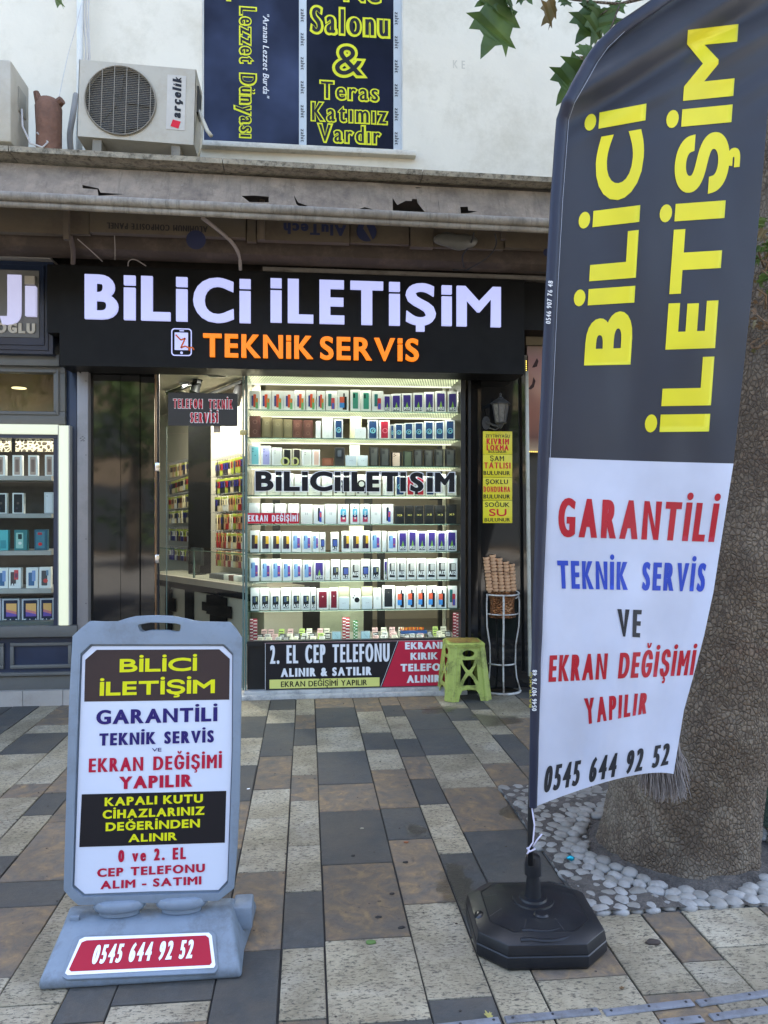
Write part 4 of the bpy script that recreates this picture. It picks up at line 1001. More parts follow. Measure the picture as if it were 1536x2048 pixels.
# black wall sign of the next shop to the right
n2 = thing('neighbour_sign', 'plain black sign box of the next shop, right of the lit sign', 'sign', (xat(1060, 5.95), 5.95, 2.9))
b = MB(); b.box(x1s + .004, xat(1200, 5.95) + 1.4, 5.93, 6.15, P(1070, 660, 5.93).z, P(1070, 566, 5.93).z); b.build('board', M['signblack'], n2)
# ---------------------------------------------------------------- display case
YD = 6.22
case = thing('display_case', 'tall glazed display case with lit perforated shelves full of phone boxes', 'display case', (xat(493, YD), YD, .4))
zb = P(700, 1283, YD).z
FRM = surf('case_frame_black', (.012, .013, .014), .3)
b = MB(); b.box(xat(921, 6.2), xat(930, 6.2), 6.185, 6.70, .06, ztop); b.box(xat(936, 6.2), xat(941, 6.2), 6.185, 6.3, .06, ztop); b.box(xat(494, 6.2), xat(921, 6.2), 6.185, 6.24, zb - .02, P(700, 1279, 6.2).z); b.box(xat(494, 6.2), xat(941, 6.2), 6.215, 6.70, .06, zb - .021)
b.build('frame', FRM, case)
b = MB(); b.box(xat(493, 6.2), xat(495, 6.2), 6.19, 6.70, zb, ztop); b.build('side_glass', M['glass_edge'], case)
b = MB(); b.box(xat(495.5, 6.2), xat(920.5, 6.2), 6.196, 6.203, zb + .012, ztop); b.build('front_glass', M['glass'], case)
DECKM = surf('case_deck', srgb(150, 150, 142), .4); b = MB(); b.box(xat(495, YD), xat(921, YD), 6.245, 6.70, zb - .018, zb + .004); b.build('deck', DECKM, case)
# cream partition and the pale panel behind the case
b = MB(); A = P(640, 1290, 6.95); B2 = P(727, 1150, 6.95); b.box(A.x, B2.x, 6.95, 6.97, max(A.z, .03), B2.z); b.build('pale_board', surf('pale_board', srgb(190, 196, 168), .5), case)
b = MB(); b.box(xat(889, 6.6), xat(894, 6.6), 6.66, 6.70, zb, ztop); b.build('upright', surf('upright_pale', srgb(180, 176, 160), .4), case)
def perforated():
    m, t, b = newmat('perforated_lit_shelf')
    co = coords(t); sp = t.nodes.new('ShaderNodeSeparateXYZ'); t.links.new(co, sp.inputs[0])
    def wrap(src, per, ph=None):
        a = t.nodes.new('ShaderNodeMath'); a.operation = 'MULTIPLY'; t.links.new(src, a.inputs[0]); a.inputs[1].default_value = 1 / per
        if ph is not None:
            s_ = t.nodes.new('ShaderNodeMath'); s_.operation = 'ADD'; t.links.new(a.outputs[0], s_.inputs[0]); t.links.new(ph, s_.inputs[1]); a = s_
        f = t.nodes.new('ShaderNodeMath'); f.operation = 'FRACT'; t.links.new(a.outputs[0], f.inputs[0])
        c = t.nodes.new('ShaderNodeMath'); c.operation = 'SUBTRACT'; t.links.new(f.outputs[0], c.inputs[0]); c.inputs[1].default_value = .5
        return c.outputs[0]
    fy = t.nodes.new('ShaderNodeMath'); fy.operation = 'MULTIPLY'; t.links.new(sp.outputs[1], fy.inputs[0]); fy.inputs[1].default_value = 1 / .052
    fl = t.nodes.new('ShaderNodeMath'); fl.operation = 'FLOOR'; t.links.new(fy.outputs[0], fl.inputs[0])
    hf = t.nodes.new('ShaderNodeMath'); hf.operation = 'MULTIPLY'; t.links.new(fl.outputs[0], hf.inputs[0]); hf.inputs[1].default_value = .5
    x = wrap(sp.outputs[0], 0.022, hf.outputs[0]); y = wrap(sp.outputs[1], .052)
    cmb = t.nodes.new('ShaderNodeCombineXYZ'); t.links.new(x, cmb.inputs[0]); t.links.new(y, cmb.inputs[1])
    ln = t.nodes.new('ShaderNodeVectorMath'); ln.operation = 'LENGTH'; t.links.new(cmb.outputs[0], ln.inputs[0])
    dots = ramp(t, ln.outputs[1], [(.24, (1, 1, 1)), (.30, (0, 0, 0))])
    nz = N(t, 'ShaderNodeTexNoise', Scale=6.0, Detail=2.0); t.links.new(co, nz.inputs[0])
    st_ = t.nodes.new('ShaderNodeMapRange'); st_.inputs[1].default_value = .3; st_.inputs[2].default_value = .7; st_.inputs[3].default_value = 2.0 / KX; st_.inputs[4].default_value = 4.5 / KX; t.links.new(nz.outputs[0], st_.inputs[0])
    ml = t.nodes.new('ShaderNodeMath'); ml.operation = 'MULTIPLY'; t.links.new(dots, ml.inputs[0]); t.links.new(st_.outputs[0], ml.inputs[1])
    b.inputs['Base Color'].default_value = (.12, .115, .095, 1); b.inputs['Roughness'].default_value = .35
    b.inputs['Emission Color'].default_value = (.95, .98, .60, 1); t.links.new(ml.outputs[0], b.inputs['Emission Strength'])
    return m
PERF = perforated()
SHE = surf('shelf_glass_edge', (.05, .09, .075), .2)
shelf_y = [754, 822, 877, 932, 991, 1048, 1104, 1161, 1219.5]
shz = [P(700, y, YD + .03).z for y in shelf_y]
SX0, SX1 = xat(496, YD), xat(920, YD)
LEDS = emit('led_strip_light', (1, .97, .80), 1.3)
for i, z in enumerate(shz):
    b = MB(); b.box(SX0, SX1, YD + .03, YD + .40, z - .006, z); o = b.build('shelf', PERF if i < 5 else M['glass'], case)
    b = MB(); b.box(SX0, SX1, YD + .024, YD + .0298, z - .008, z + .001); b.build('shelf_edge', SHE, case)
    if i < 5:
        b = MB(); b.box(SX0, SX1, YD + .385, YD + .40, z - .016, z - .0065); b.build('led_strip', LEDS, case)
la = bpy.data.lights.new('case_lamp', 'AREA'); la.shape = 'RECTANGLE'; la.size = 1.6; la.size_y = .3; la.energy = 7; la.color = (1, .95, .82)
lo = bpy.data.objects.new('case_lamp', la); COL.objects.link(lo); lo.parent = case; lo.location = V(((SX0 + SX1) / 2, YD + .2, ztop + .25)) - V(case.location)
for z in shz + [ztop - .01]:
    la = bpy.data.lights.new('shelf_lamp', 'AREA'); la.shape = 'RECTANGLE'; la.size = 1.6; la.size_y = .012; la.energy = .55; la.color = (1, .96, .84)
    lo = bpy.data.objects.new('shelf_lamp', la); COL.objects.link(lo); lo.parent = case; lo.location = V(((SX0 + SX1) / 2, YD + .010, z - .012)) - V(case.location); lo.rotation_euler = (R(38), 0, 0)
# vertical strips light the case from its two inner corners
for xx in ():
    b = MB(); b.box(xx, xx + .008, YD + .012, YD + .022, zb + .05, ztop); b.build('led_strip', emit('corner_led', (1, .97, .86), 2), case)

C_ = lambda *a: flat('print_%d_%d_%d' % a, srgb(*a), .4)
WH, KB = M['card'], M['black']
# style: (body material, [(shape, args..., material)], text, description)
def ph(x0, x1, y0, y1, m): return ('r', x0, x1, y0, y1, m)
STY = {
 'orange': (WH, [ph(-.30, -.02, .20, .75, C_(40, 62, 130)), ph(-.12, .14, .14, .82, C_(214, 78, 40)), ph(.08, .33, .06, .62, C_(110, 170, 110)), ph(.12, .30, .40, .60, C_(226, 120, 40))], None, 'white box with blue, orange and green phones'),
 'teal': (WH, [ph(-.28, .02, .25, .85, C_(40, 110, 110)), ph(.0, .3, .10, .65, C_(190, 60, 70)), ph(.05, .26, .12, .4, C_(70, 90, 180))], None, 'white box with teal and red phones'),
 'tealback': (WH, [ph(-.25, .28, .12, .88, C_(60, 140, 120)), ph(-.2, -.02, .62, .82, C_(20, 50, 50))], None, 'white box with one large teal phone'),
 'redmi': (WH, [ph(-.05, .33, .06, .70, C_(24, 24, 34)), ph(-.32, .10, .18, .68, C_(214, 96, 70)), ph(-.32, .10, .16, .40, C_(70, 140, 210)), ph(.0, .16, .70, .86, C_(60, 60, 70))], None, 'white box with orange and blue phone screen'),
 'm51': (WH, [ph(-.36, .36, .06, .90, C_(58, 44, 120)), ('t', [(-.22, .10), (.22, .10), (.02, .55)], C_(120, 170, 60)), ('t', [(-.3, .06), (.3, .06), (.3, .22), (-.3, .22)], C_(34, 40, 50))], 'M51', 'white box with purple screen and green peak'),
 'brown': (C_(92, 56, 48), [ph(-.3, .3, .10, .9, C_(104, 66, 56)), ('o', .0, .72, .17, .02, C_(150, 110, 96)), ('o', .0, .28, .17, .02, C_(150, 110, 96))], None, 'dark red brown gift box'),
 'olive': (C_(112, 100, 70), [ph(-.3, .3, .10, .9, C_(124, 112, 82)), ('o', .0, .7, .16, .02, C_(150, 140, 110))], None, 'olive brown gift box'),
 'white': (WH, [('c', .0, .62, .05, C_(190, 190, 188)), ph(-.14, .14, .12, .14, C_(180, 180, 180))], None, 'plain white phone box'),
 'white11': (WH, [('t', [(-.10, .45), (-.05, .45), (-.05, .58), (-.10, .58)], C_(150, 154, 160)), ('t', [(.04, .45), (.09, .45), (.09, .58), (.04, .58)], C_(150, 154, 160)), ph(.28, .36, .88, .93, C_(220, 150, 90))], None, 'white phone box with small grey numerals'),
 'pair': (WH, [ph(-.12, .10, .15, .85, C_(30, 32, 44)), ph(.02, .26, .10, .66, C_(60, 80, 170)), ph(.06, .24, .35, .6, C_(200, 80, 90))], None, 'white box with two slim dark phones'),
 'bluephone': (WH, [ph(-.36, .36, .05, .95, C_(34, 60, 100)), ('o', .0, .45, .25, .045, C_(110, 170, 190)), ('o', .05, .42, .13, .03, C_(150, 200, 180)), ph(-.1, .1, .90, .95, KB)], None, 'white box with large blue swirl screen'),
 'redphone': (WH, [ph(-.34, .34, .05, .95, C_(170, 40, 60)), ('o', .05, .45, .22, .04, C_(220, 120, 130)), ph(-.1, .1, .90, .95, KB)], None, 'white phone box with large red screen'),
 'cyan': (WH, [ph(-.30, .36, .06, .92, C_(130, 200, 206)), ('c', -.18, .82, .05, KB), ('c', -.18, .70, .05, KB), ('c', .04, .5, .05, C_(60, 100, 110))], None, 'white phone box with pale cyan phone back'),
 'lilac': (WH, [ph(-.30, .36, .06, .92, C_(160, 158, 206)), ('c', -.18, .82, .05, KB), ('c', -.18, .70, .05, KB), ('c', .04, .5, .05, C_(80, 80, 120))], None, 'white phone box with lilac phone back'),
 'silver': (WH, [ph(-.30, .36, .06, .92, C_(206, 206, 198)), ('c', -.18, .82, .05, KB), ('c', -.18, .70, .05, KB)], None, 'white phone box with silver phone back'),
 'curve': (C_(196, 190, 170), [ph(-.36, .36, .05, .95, KB), ('o', -.25, .25, .42, .10, C_(190, 190, 120))], None, 'pale box with black screen and yellow curve'),
 'pink': (WH, [ph(-.28, .34, .06, .92, C_(206, 170, 156))], None, 'white phone box with pink gold phone back'),
 'dark': (C_(40, 38, 36), [ph(-.30, .34, .06, .92, C_(82, 82, 78)), ('t', [(-.26, .68), (.0, .68), (.0, .88), (-.26, .88)], C_(56, 56, 54)), ('c', -.19, .82, .045, KB), ('c', -.19, .73, .045, KB), ('c', -.08, .78, .045, KB)], None, 'black box with grey three camera phone'),
 'darkgreen': (C_(36, 40, 34), [ph(-.30, .34, .06, .92, C_(84, 92, 74)), ('c', -.19, .82, .05, KB)], None, 'black phone box with green grey phone back'),
 'rose': (C_(40, 38, 36), [ph(-.34, .32, .03, .94, C_(206, 180, 160)), ('c', -.2, .82, .06, KB), ('c', -.2, .70, .06, KB), ('c', -.07, .76, .06, KB)], None, 'black phone box with rose gold phone back'),
 'darkpic': (C_(52, 50, 50), [ph(-.36, .36, .40, .94, C_(30, 32, 36)), ph(-.2, .2, .5, .85, C_(80, 84, 92))], None, 'dark grey box with a small phone picture'),
 'redbox': (C_(120, 70, 52), [ph(-.3, .3, .2, .8, C_(136, 84, 64))], None, 'small red brown box'),
 'x3': (C_(38, 38, 38), [('t', [(-.4, .03), (-.36, .03), (-.36, .97), (-.4, .97)], C_(70, 70, 66))], 'X3', 'black phone box with yellow mark'),
 'note': (WH, [ph(-.24, .26, .10, .76, C_(30, 40, 90)), ph(-.24, .26, .46, .76, C_(80, 170, 200)), ph(-.24, .26, .10, .34, C_(190, 60, 90)), ph(-.1, .0, .78, .86, KB)], 'note', 'white box with upright blue and red phone'),
 'a72': (WH, [ph(-.34, .02, .16, .80, C_(66, 60, 62)), ph(.02, .32, .26, .78, C_(214, 170, 60)), ph(.02, .32, .16, .40, C_(60, 30, 60))], None, 'white box with dark grey and yellow phones'),
 'a52': (WH, [ph(-.02, .34, .20, .70, C_(110, 70, 150)), ph(-.36, .06, .16, .82, C_(120, 160, 204)), ph(-.34, -.24, .55, .78, C_(30, 60, 110)), ('c', .2, .36, .08, C_(214, 110, 90))], None, 'white box with light blue and purple phones'),
 'a21': (WH, [ph(-.30, .34, .08, .66, C_(30, 34, 50)), ph(-.2, .28, .30, .60, C_(70, 90, 160))], 'A21', 'white phone box with dark blue screen'),
 'a51': (WH, [ph(-.32, .34, .08, .64, C_(22, 26, 30)), ph(-.18, .10, .36, .60, C_(60, 80, 110)), ph(.08, .24, .40, .6, C_(160, 160, 110))], 'A51', 'white box with black screen and pale print'),
 'a12': (WH, [ph(-.32, .34, .12, .78, C_(70, 70, 70)), ph(-.10, .30, .45, .76, C_(180, 180, 176)), ('t', [(-.32, .12), (.34, .12), (.34, .2), (.0, .28), (-.32, .2)], KB)], 'A12', 'white box with black and silver screen'),
 'maroon': (WH, [ph(-.34, .34, .08, .86, C_(112, 30, 46)), ('c', .0, .62, .06, C_(210, 190, 190))], None, 'white phone box with maroon phone'),
 'blackphone': (WH, [ph(-.34, .30, .08, .88, C_(38, 42, 46)), ('c', .0, .7, .05, C_(90, 90, 90))], None, 'white phone box with black phone'),
 'speaker': (WH, [('c', .15, .45, .26, C_(28, 30, 34)), ('c', -.22, .56, .08, C_(28, 30, 34)), ('c', -.1, .66, .06, C_(28, 30, 34))], None, 'white box printed with a round black gadget'),
 'small': (C_(200, 208, 212), [('c', -.08, .5, .05, C_(140, 140, 150)), ('c', .1, .52, .05, C_(140, 140, 150))], None, 'small pale box with tiny print'),
 'cream': (C_(222, 218, 190), [('c', .0, .5, .06, C_(180, 176, 150))], None, 'small cream box'),
 'headset': (WH, [('o', .0, .55, .32, .07, C_(30, 30, 32)), ph(-.4, -.22, .1, .5, C_(34, 34, 36)), ph(.22, .4, .1, .5, C_(34, 34, 36))], None, 'white box with black headphones'),
 'top_dark': (C_(30, 36, 44), [ph(-.3, .3, .06, .9, C_(60, 80, 96)), ph(-.1, .2, .3, .6, C_(120, 100, 60))], None, 'dark blue grey phone box'),
 'topa': (WH, [ph(-.3, .3, .3, .95, KB), ph(-.1, .25, .5, .8, C_(180, 180, 180))], None, 'white phone box with black picture'),
}
TXTS = {'M51': (.30, .20, M['white'], .10), 'A51': (.34, .20, M['white'], .1), 'A21': (.34, .2, M['white'], .1), 'A12': (.34, .22, M['white'], .22), 'X3': (.26, .13, C_(220, 206, 110), .43)}
BW, BH, BD = .085, .165, .05
def make_box(st, name='phone_box'):
    body, shapes, tx, desc = STY[st]
    b = MB(); b.box(-BW / 2, BW / 2, 0, BD, 0, BH); o = b.build(name, body, bevel=.0012, seg=1)
    p_ = MB(); p_.nofix = True; L = -.0006
    def q2(x, y, l): return (x * BW, l, y * BH)
    for sh in shapes:
        L -= .0004; m = sh[-1]; p_.mat(m)
        if sh[0] == 'r':
            x0, x1, y0, y1 = sh[1:5]; r = .035; ry = r * BW / BH
            p_.face([q2(*p, L) for p in ((x0 + r, y0), (x1 - r, y0), (x1, y0 + ry), (x1, y1 - ry), (x1 - r, y1), (x0 + r, y1), (x0, y1 - ry), (x0, y0 + ry))])
        elif sh[0] == 't': p_.face([q2(*p, L) for p in sh[1]])
        elif sh[0] == 'c':
            cx, cy, r = sh[1:4]; p_.face([q2(cx + r * cos(a * pi / 6), cy + r * sin(a * pi / 6) * BW / BH, L) for a in range(12)])
        elif sh[0] == 'o':
            cx, cy, r, w_ = sh[1:5]
            for k in range(16):
                a, e = k * pi / 8, (k + 1) * pi / 8
                p_.face([q2(cx + rr_ * cos(t_), cy + rr_ * sin(t_) * BW / BH, L) for rr_, t_ in ((r + w_, a), (r + w_, e), (r - w_, e), (r - w_, a))])
    if tx == 'note':
        p_.mat(M['white']); lettering(p_, text2d('Note 10', BH * .42, BW * .22, weight=.03), frame_map(V((-BW * .07, L, BH * .66)), -ZU, XU, .0006))
    elif tx:
        hw, hh, m, yy = TXTS[tx]; p_.mat(m); lettering(p_, text2d(tx, hw * 2 * BW, hh * BH * .8, weight=.06), frame_map(V((-hw * BW + .01 * BW, L, yy * BH)), XU, ZU, .0006))
    f = p_.build('printed_front', None, o, fix=False); reg(o, f); return o
bproto = {}
def put_box(st, x, y, z, w, h, label, group, rz=0, name='phone_box', dep=1):
    if st not in bproto: bproto[st] = make_box(st); o = bproto[st]
    else: o = copy_tree(bproto[st])
    o.location = (x, y, z); o.scale = (w / BW, dep, h / BH); o.rotation_euler = (0, 0, rz)
    return tag(o, label, 'phone box', group)
ROWS = {
 0: [('white', 50, 130), ('white', 130, 210), ('white', 210, 290), ('white', 290, 370), ('white', 370, 450), ('white', 450, 515), ('tealback', 515, 570), ('topa', 590, 655), ('topa', 655, 725), ('topa', 725, 800), ('topa', 800, 880), ('topa', 880, 960), ('top_dark', 975, 1020), ('top_dark', 1022, 1085), ('top_dark', 1088, 1150), ('top_dark', 1153, 1225), ('top_dark', 1228, 1295), ('top_dark', 1298, 1365), ('top_dark', 1368, 1440)],
 1: [('orange', 60, 135), ('orange', 135, 212), ('orange', 212, 290), ('orange', 290, 365), ('orange', 365, 440), ('orange', 440, 512), ('orange', 512, 570), ('teal', 570, 650), ('redmi', 650, 728), ('tealback', 735, 805, 200), ('tealback', 805, 878, 205), ('teal', 880, 958, 210), ('m51', 958, 1008, 232), ('m51', 1010, 1078, 228), ('m51', 1080, 1150, 224), ('m51', 1155, 1228, 220), ('m51', 1230, 1300, 216), ('m51', 1305, 1378, 212), ('m51', 1385, 1455, 210)],
 2: [('brown', 60, 140, 378), ('olive', 145, 215, 384), ('olive', 215, 290, 390), ('olive', 290, 350, 396), ('brown', 352, 418, 402), ('brown', 420, 490, 408), ('white', 505, 540, 410), ('white', 545, 625, 395), ('bluephone', 628, 690, 400), ('white', 765, 845, 450), ('bluephone', 850, 925, 402), ('redphone', 928, 1003, 404), ('bluephone', 1005, 1030, 430), ('bluephone', 1032, 1093, 425), ('bluephone', 1096, 1160, 420), ('bluephone', 1163, 1228, 416), ('bluephone', 1230, 1298, 412), ('bluephone', 1300, 1366, 408), ('bluephone', 1369, 1438, 403)],
 3: [('cyan', 62, 135, 570), ('lilac', 137, 208, 578), ('silver', 210, 282, 585), ('curve', 284, 347, 592), ('curve', 350, 410, 596), ('silver', 412, 480, 598), ('pink', 482, 535, 600), ('redbox', 545, 628, 655), ('darkpic', 630, 700, 585), ('small', 702, 780, 638), ('small', 782, 856, 638), ('dark', 860, 930, 585), ('dark', 932, 1003, 588), ('rose', 1006, 1082, 612), ('darkgreen', 1085, 1155, 606), ('dark', 1158, 1222, 602), ('dark', 1226, 1291, 600), ('dark', 1295, 1363, 596), ('dark', 1367, 1440, 590)],
 4: [('white', 95, 180, 760), ('white', 183, 270, 760), ('white', 273, 360, 760), ('white', 363, 450, 762), ('white', 453, 540, 764), ('white', 543, 620, 766), ('headset', 622, 706, 762), ('white', 710, 768, 766), ('headset', 772, 852, 764), ('white', 856, 945, 762), ('white', 950, 1030, 766), ('bluephone', 1035, 1105, 775), ('redphone', 1108, 1170, 775), ('redphone', 1173, 1236, 775), ('bluephone', 1239, 1302, 772), ('white', 1305, 1375, 768), ('white', 1378, 1448, 766)],
 5: [('white', 55, 135, 955), ('white', 140, 225, 955), ('white', 230, 312, 957), ('white', 318, 398, 960), ('white11', 402, 488, 962), ('pair', 490, 566, 966), ('white11', 568, 646, 964), ('note', 650, 729, 966), ('note', 735, 800, 966), ('note', 802, 870, 966), ('white11', 872, 945, 968), ('pair', 948, 1026, 968), ('x3', 1030, 1098, 975), ('x3', 1100, 1164, 975), ('x3', 1166, 1227, 972), ('x3', 1229, 1296, 970), ('x3', 1299, 1371, 968), ('x3', 1379, 1447, 965)],
 6: [('a72', 65, 132, 1143), ('a72', 135, 206, 1143), ('a72', 208, 275, 1143), ('a72', 277, 341, 1143), ('a52', 344, 413, 1148), ('a52', 415, 481, 1148), ('a52', 483, 529, 1150), ('a21', 530, 572, 1155), ('a21', 604, 662, 1148), ('a72', 678, 742, 1145), ('a72', 744, 806, 1145), ('a72', 808, 870, 1145), ('a52', 873, 945, 1145), ('white', 948, 980, 1146), ('a52', 986, 1050, 1146), ('m51', 1055, 1120, 1140), ('m51', 1123, 1182, 1140), ('m51', 1185, 1247, 1140), ('m51', 1250, 1313, 1140), ('m51', 1316, 1377, 1140), ('m51', 1380, 1450, 1138)],
 7: [('a52', 62, 132, 1328), ('a52', 140, 209, 1330), ('a52', 212, 281, 1332), ('a52', 284, 347, 1334), ('a52', 350, 415, 1336), ('a52', 420, 487, 1338), ('m51', 492, 566, 1338), ('white', 568, 602, 1340), ('a51', 606, 671, 1334), ('a21', 674, 736, 1334), ('a12', 739, 803, 1334), ('a21', 805, 870, 1334), ('a51', 876, 938, 1332), ('m51', 962, 984, 1334), ('a12', 987, 1046, 1326), ('a12', 1049, 1110, 1326), ('a12', 1112, 1177, 1326), ('a12', 1180, 1242, 1326), ('a12', 1245, 1312, 1326), ('a12', 1315, 1382, 1326), ('a12', 1385, 1453, 1326)],
 8: [('a51', 70, 131, 1520), ('a51', 133, 201, 1520), ('a51', 204, 270, 1522), ('a51', 272, 341, 1522), ('a51', 343, 408, 1522), ('a51', 410, 471, 1522), ('a51', 473, 508, 1522), ('maroon', 512, 594, 1524), ('maroon', 597, 657, 1524), ('small', 658, 731, 1584), ('speaker', 735, 808, 1530), ('small', 811, 886, 1584), ('white11', 889, 946, 1520), ('blackphone', 950, 1035, 1510), ('redmi', 1040, 1107, 1512), ('redmi', 1110, 1175, 1512), ('redmi', 1178, 1245, 1512), ('redmi', 1248, 1313, 1512), ('redmi', 1315, 1380, 1512), ('teal', 1386, 1452, 1512)],
}
topd = {0: -30, 1: 205}
for r_, lst in ROWS.items():
    z = shz[r_]; yb_img = shelf_y[r_]
    for k, it in enumerate(lst):
        st, a, e = it[:3]; tp_ = it[3] if len(it) > 3 else topd[r_]
        off = 1 if False else 0
        yt = 720 + tp_ / 3.34
        if r_ >= 6: yt = 720 + tp_ / 3.34
        Yb_ = YD + .045 + (.02 if k % 3 == 1 else .0) + random.uniform(0, .012)
        A = P(480 + a / 3.34, yb_img, Yb_); B2 = P(480 + e / 3.34, yt, Yb_)
        wdt = (B2.x - A.x) * .97; h = min(max(B2.z - z, .06), .215)
        zz = z + .0008; h *= random.uniform(.965, 1.03); wdt *= random.uniform(.93, 1.0)
        rz = random.uniform(-.09, .09) + (.10 if a < 500 else (-.12 if a > 960 else 0))
        lab = '%s, %s from left, %s case shelf' % (STY[st][3], ORD[k], ['topmost', 'second', 'third', 'fourth', 'fifth', 'sixth', 'seventh', 'eighth', 'lowest'][r_])
        put_box(st, (A.x + B2.x) / 2, Yb_, zz, wdt, h, lab, 'phone boxes on the %s shelf' % ['topmost', 'second', 'third', 'fourth', 'fifth', 'sixth', 'seventh', 'eighth', 'lowest'][r_], rz, dep=.9)
# second layer boxes standing on or behind others
for st, a, e, yb_, yt_, r_, lab in (('cream', 735, 812, 450, 375, 2, 'cream box standing on a white box, middle of the third case shelf'), ('white', 733, 800, 638, 570, 3, 'white box standing on two small pale boxes on the fourth shelf'), ('cream', 660, 730, 1580, 1515, 8, 'cream box behind the left small pale box, lowest case shelf'), ('cream', 812, 885, 1580, 1515, 8, 'cream box behind the right small pale box, lowest case shelf'), ('cream', 730, 826, 1150, 1108, 6, 'cream box peeping over the middle of the seventh shelf')):
    Yb_ = YD + .16; A = P(480 + a / 3.34, 720 + yb_ / 3.34, Yb_); B2 = P(480 + e / 3.34, 720 + yt_ / 3.34, Yb_)
    put_box(st, (A.x + B2.x) / 2, Yb_, shz[r_] + .0008, B2.x - A.x, B2.z - shz[r_], lab, None)
# window lettering stuck on the glass
YGL = 6.1955
gl_ = thing('window_lettering', 'big black white edged name lettering stuck on the display glass', 'lettering', (xat(510, YGL), YGL, 1.6))
haloed('BiLiCi', 511, 681, 982, 943, YGL, M['black'], M['white'], gl_, grow=.04, stem=.30, hstem=.22, gap=.11, signi=True, halo=.0005)
haloed('iLETi', 687, 812, 983, 944, YGL, M['black'], M['white'], gl_, grow=.04, stem=.30, hstem=.22, gap=.11, signi=True, halo=.0005)
haloed('S', 820, 847, 983, 945, YGL, M['black'], M['white'], gl_, grow=.04, stem=.30, hstem=.22, halo=.0005)
b = MB(); q = P(833, 985, YGL); b.box(q.x - .012, q.x + .012, YGL - .0022, YGL - .0005, q.z - .016, q.z + .008); b.build('lettering', M['black'], gl_)
haloed('iM', 854, 909, 984, 945, YGL, M['black'], M['white'], gl_, grow=.04, stem=.30, hstem=.22, gap=.11, signi=True, halo=.0005)
rs = thing('window_sticker', 'red strip on the display glass reading about screen replacement', 'sticker', (xat(495, YGL), YGL, 1.45))
b = MB(); A = P(495.5, 1047, YGL); B2 = P(598, 1026, YGL); b.box(A.x, B2.x, YGL - .001, YGL, A.z, B2.z); b.build('strip', M['red'], rs)
wtext('EKRAN DEĞİŞİMİ', 496, 596, 1043, 1030, YGL - .001, M['white'], parent=rs, weight=.05, gap=.14, lift=.001)
# clutter on the case deck
RED_P = [C_(150, 40, 56), C_(206, 206, 204)]
def blister_stack(px, n, col, label, Y=6.29, w=.062):
    A = P(px, 1275, Y)
    for k in range(n):
        b = MB(); z = zb + .006 + k * .027
        b.mat(col); b.box(A.x - w / 2, A.x + w / 2, Y, Y + .012, z, z + .022); b.mat(M['white']); b.box(A.x, A.x + w / 2 - .002, Y - .0012, Y - .0003, z + .003, z + .010)
        b.box(A.x - w / 2 + .004, A.x - .004, Y - .0012, Y - .0003, z + .012, z + .019)
        tag(b.build('blister_pack'), '%s, %s from the bottom' % (label, ORD[k]), 'pack', label.replace('pack of', 'packs of'))
blister_stack(507, 7, RED_P[0], 'red blister pack in the left corner stack')
blister_stack(692, 7, RED_P[0], 'red blister pack in the stack between the clocks')
blister_stack(711, 6, C_(60, 120, 70), 'green blister pack in the narrow middle stack', w=.036)
blister_stack(913, 8, RED_P[0], 'red blister pack in the right corner stack')
for k, (px, l_) in enumerate(((673, 'left pale blue square clock on the case floor'), (731, 'right pale blue square clock on the case floor'))):
    A = P(px, 1278, 6.28); t = thing('table_clock', l_, 'clock', (A.x, 6.28, zb + .005), 'square clocks in the display case')
    b = MB(); b.box(A.x - .04, A.x + .04, 6.28, 6.295, zb + .005, zb + .075); b.build('case', C_(120, 130, 136), t, bevel=.004)
    b = MB(); b.box(A.x - .035, A.x + .035, 6.2785, 6.2795, zb + .01, zb + .07); b.build('dial', C_(168, 196, 204), t)
    b = MB(); b.bar((A.x, 6.277, zb + .04), (A.x - .012, 6.277, zb + .058), .003, .001); b.bar((A.x, 6.277, zb + .04), (A.x + .016, 6.277, zb + .022), .003, .001); b.build('hand', KB, t)
tints = [(C_(206, 170, 166), 'pink'), (C_(170, 190, 110), 'lime'), (C_(214, 210, 190), 'cream'), (C_(190, 190, 186), 'grey'), (C_(60, 60, 60), 'black')]
spots = [(527, 0, 6.40), (541, 0, 6.40), (562, 1, 6.40), (580, 0, 6.40), (603, 1, 6.40), (618, 2, 6.40), (640, 0, 6.40), (653, 2, 6.40), (750, 0, 6.40), (768, 2, 6.40), (785, 0, 6.40), (803, 2, 6.40), (872, 1, 6.40), (888, 2, 6.40),
         (519, 4, 6.34), (534, 3, 6.34), (549, 0, 6.34), (564, 4, 6.34), (579, 2, 6.34), (594, 4, 6.34), (609, 3, 6.34), (624, 4, 6.34), (641, 1, 6.34), (656, 4, 6.34), (752, 4, 6.34), (770, 3, 6.34), (788, 0, 6.34), (806, 4, 6.34), (824, 3, 6.34), (842, 0, 6.34), (860, 4, 6.34), (880, 2, 6.34), (897, 4, 6.34),
         (520, 2, 6.29), (537, 2, 6.29), (556, 3, 6.29), (572, 4, 6.29), (590, 2, 6.29), (606, 4, 6.29), (626, 2, 6.29), (644, 3, 6.29), (752, 0, 6.29), (767, 3, 6.29), (790, 2, 6.29), (815, 4, 6.29), (840, 3, 6.29), (862, 4, 6.29), (884, 2, 6.29)]
cnt = {}
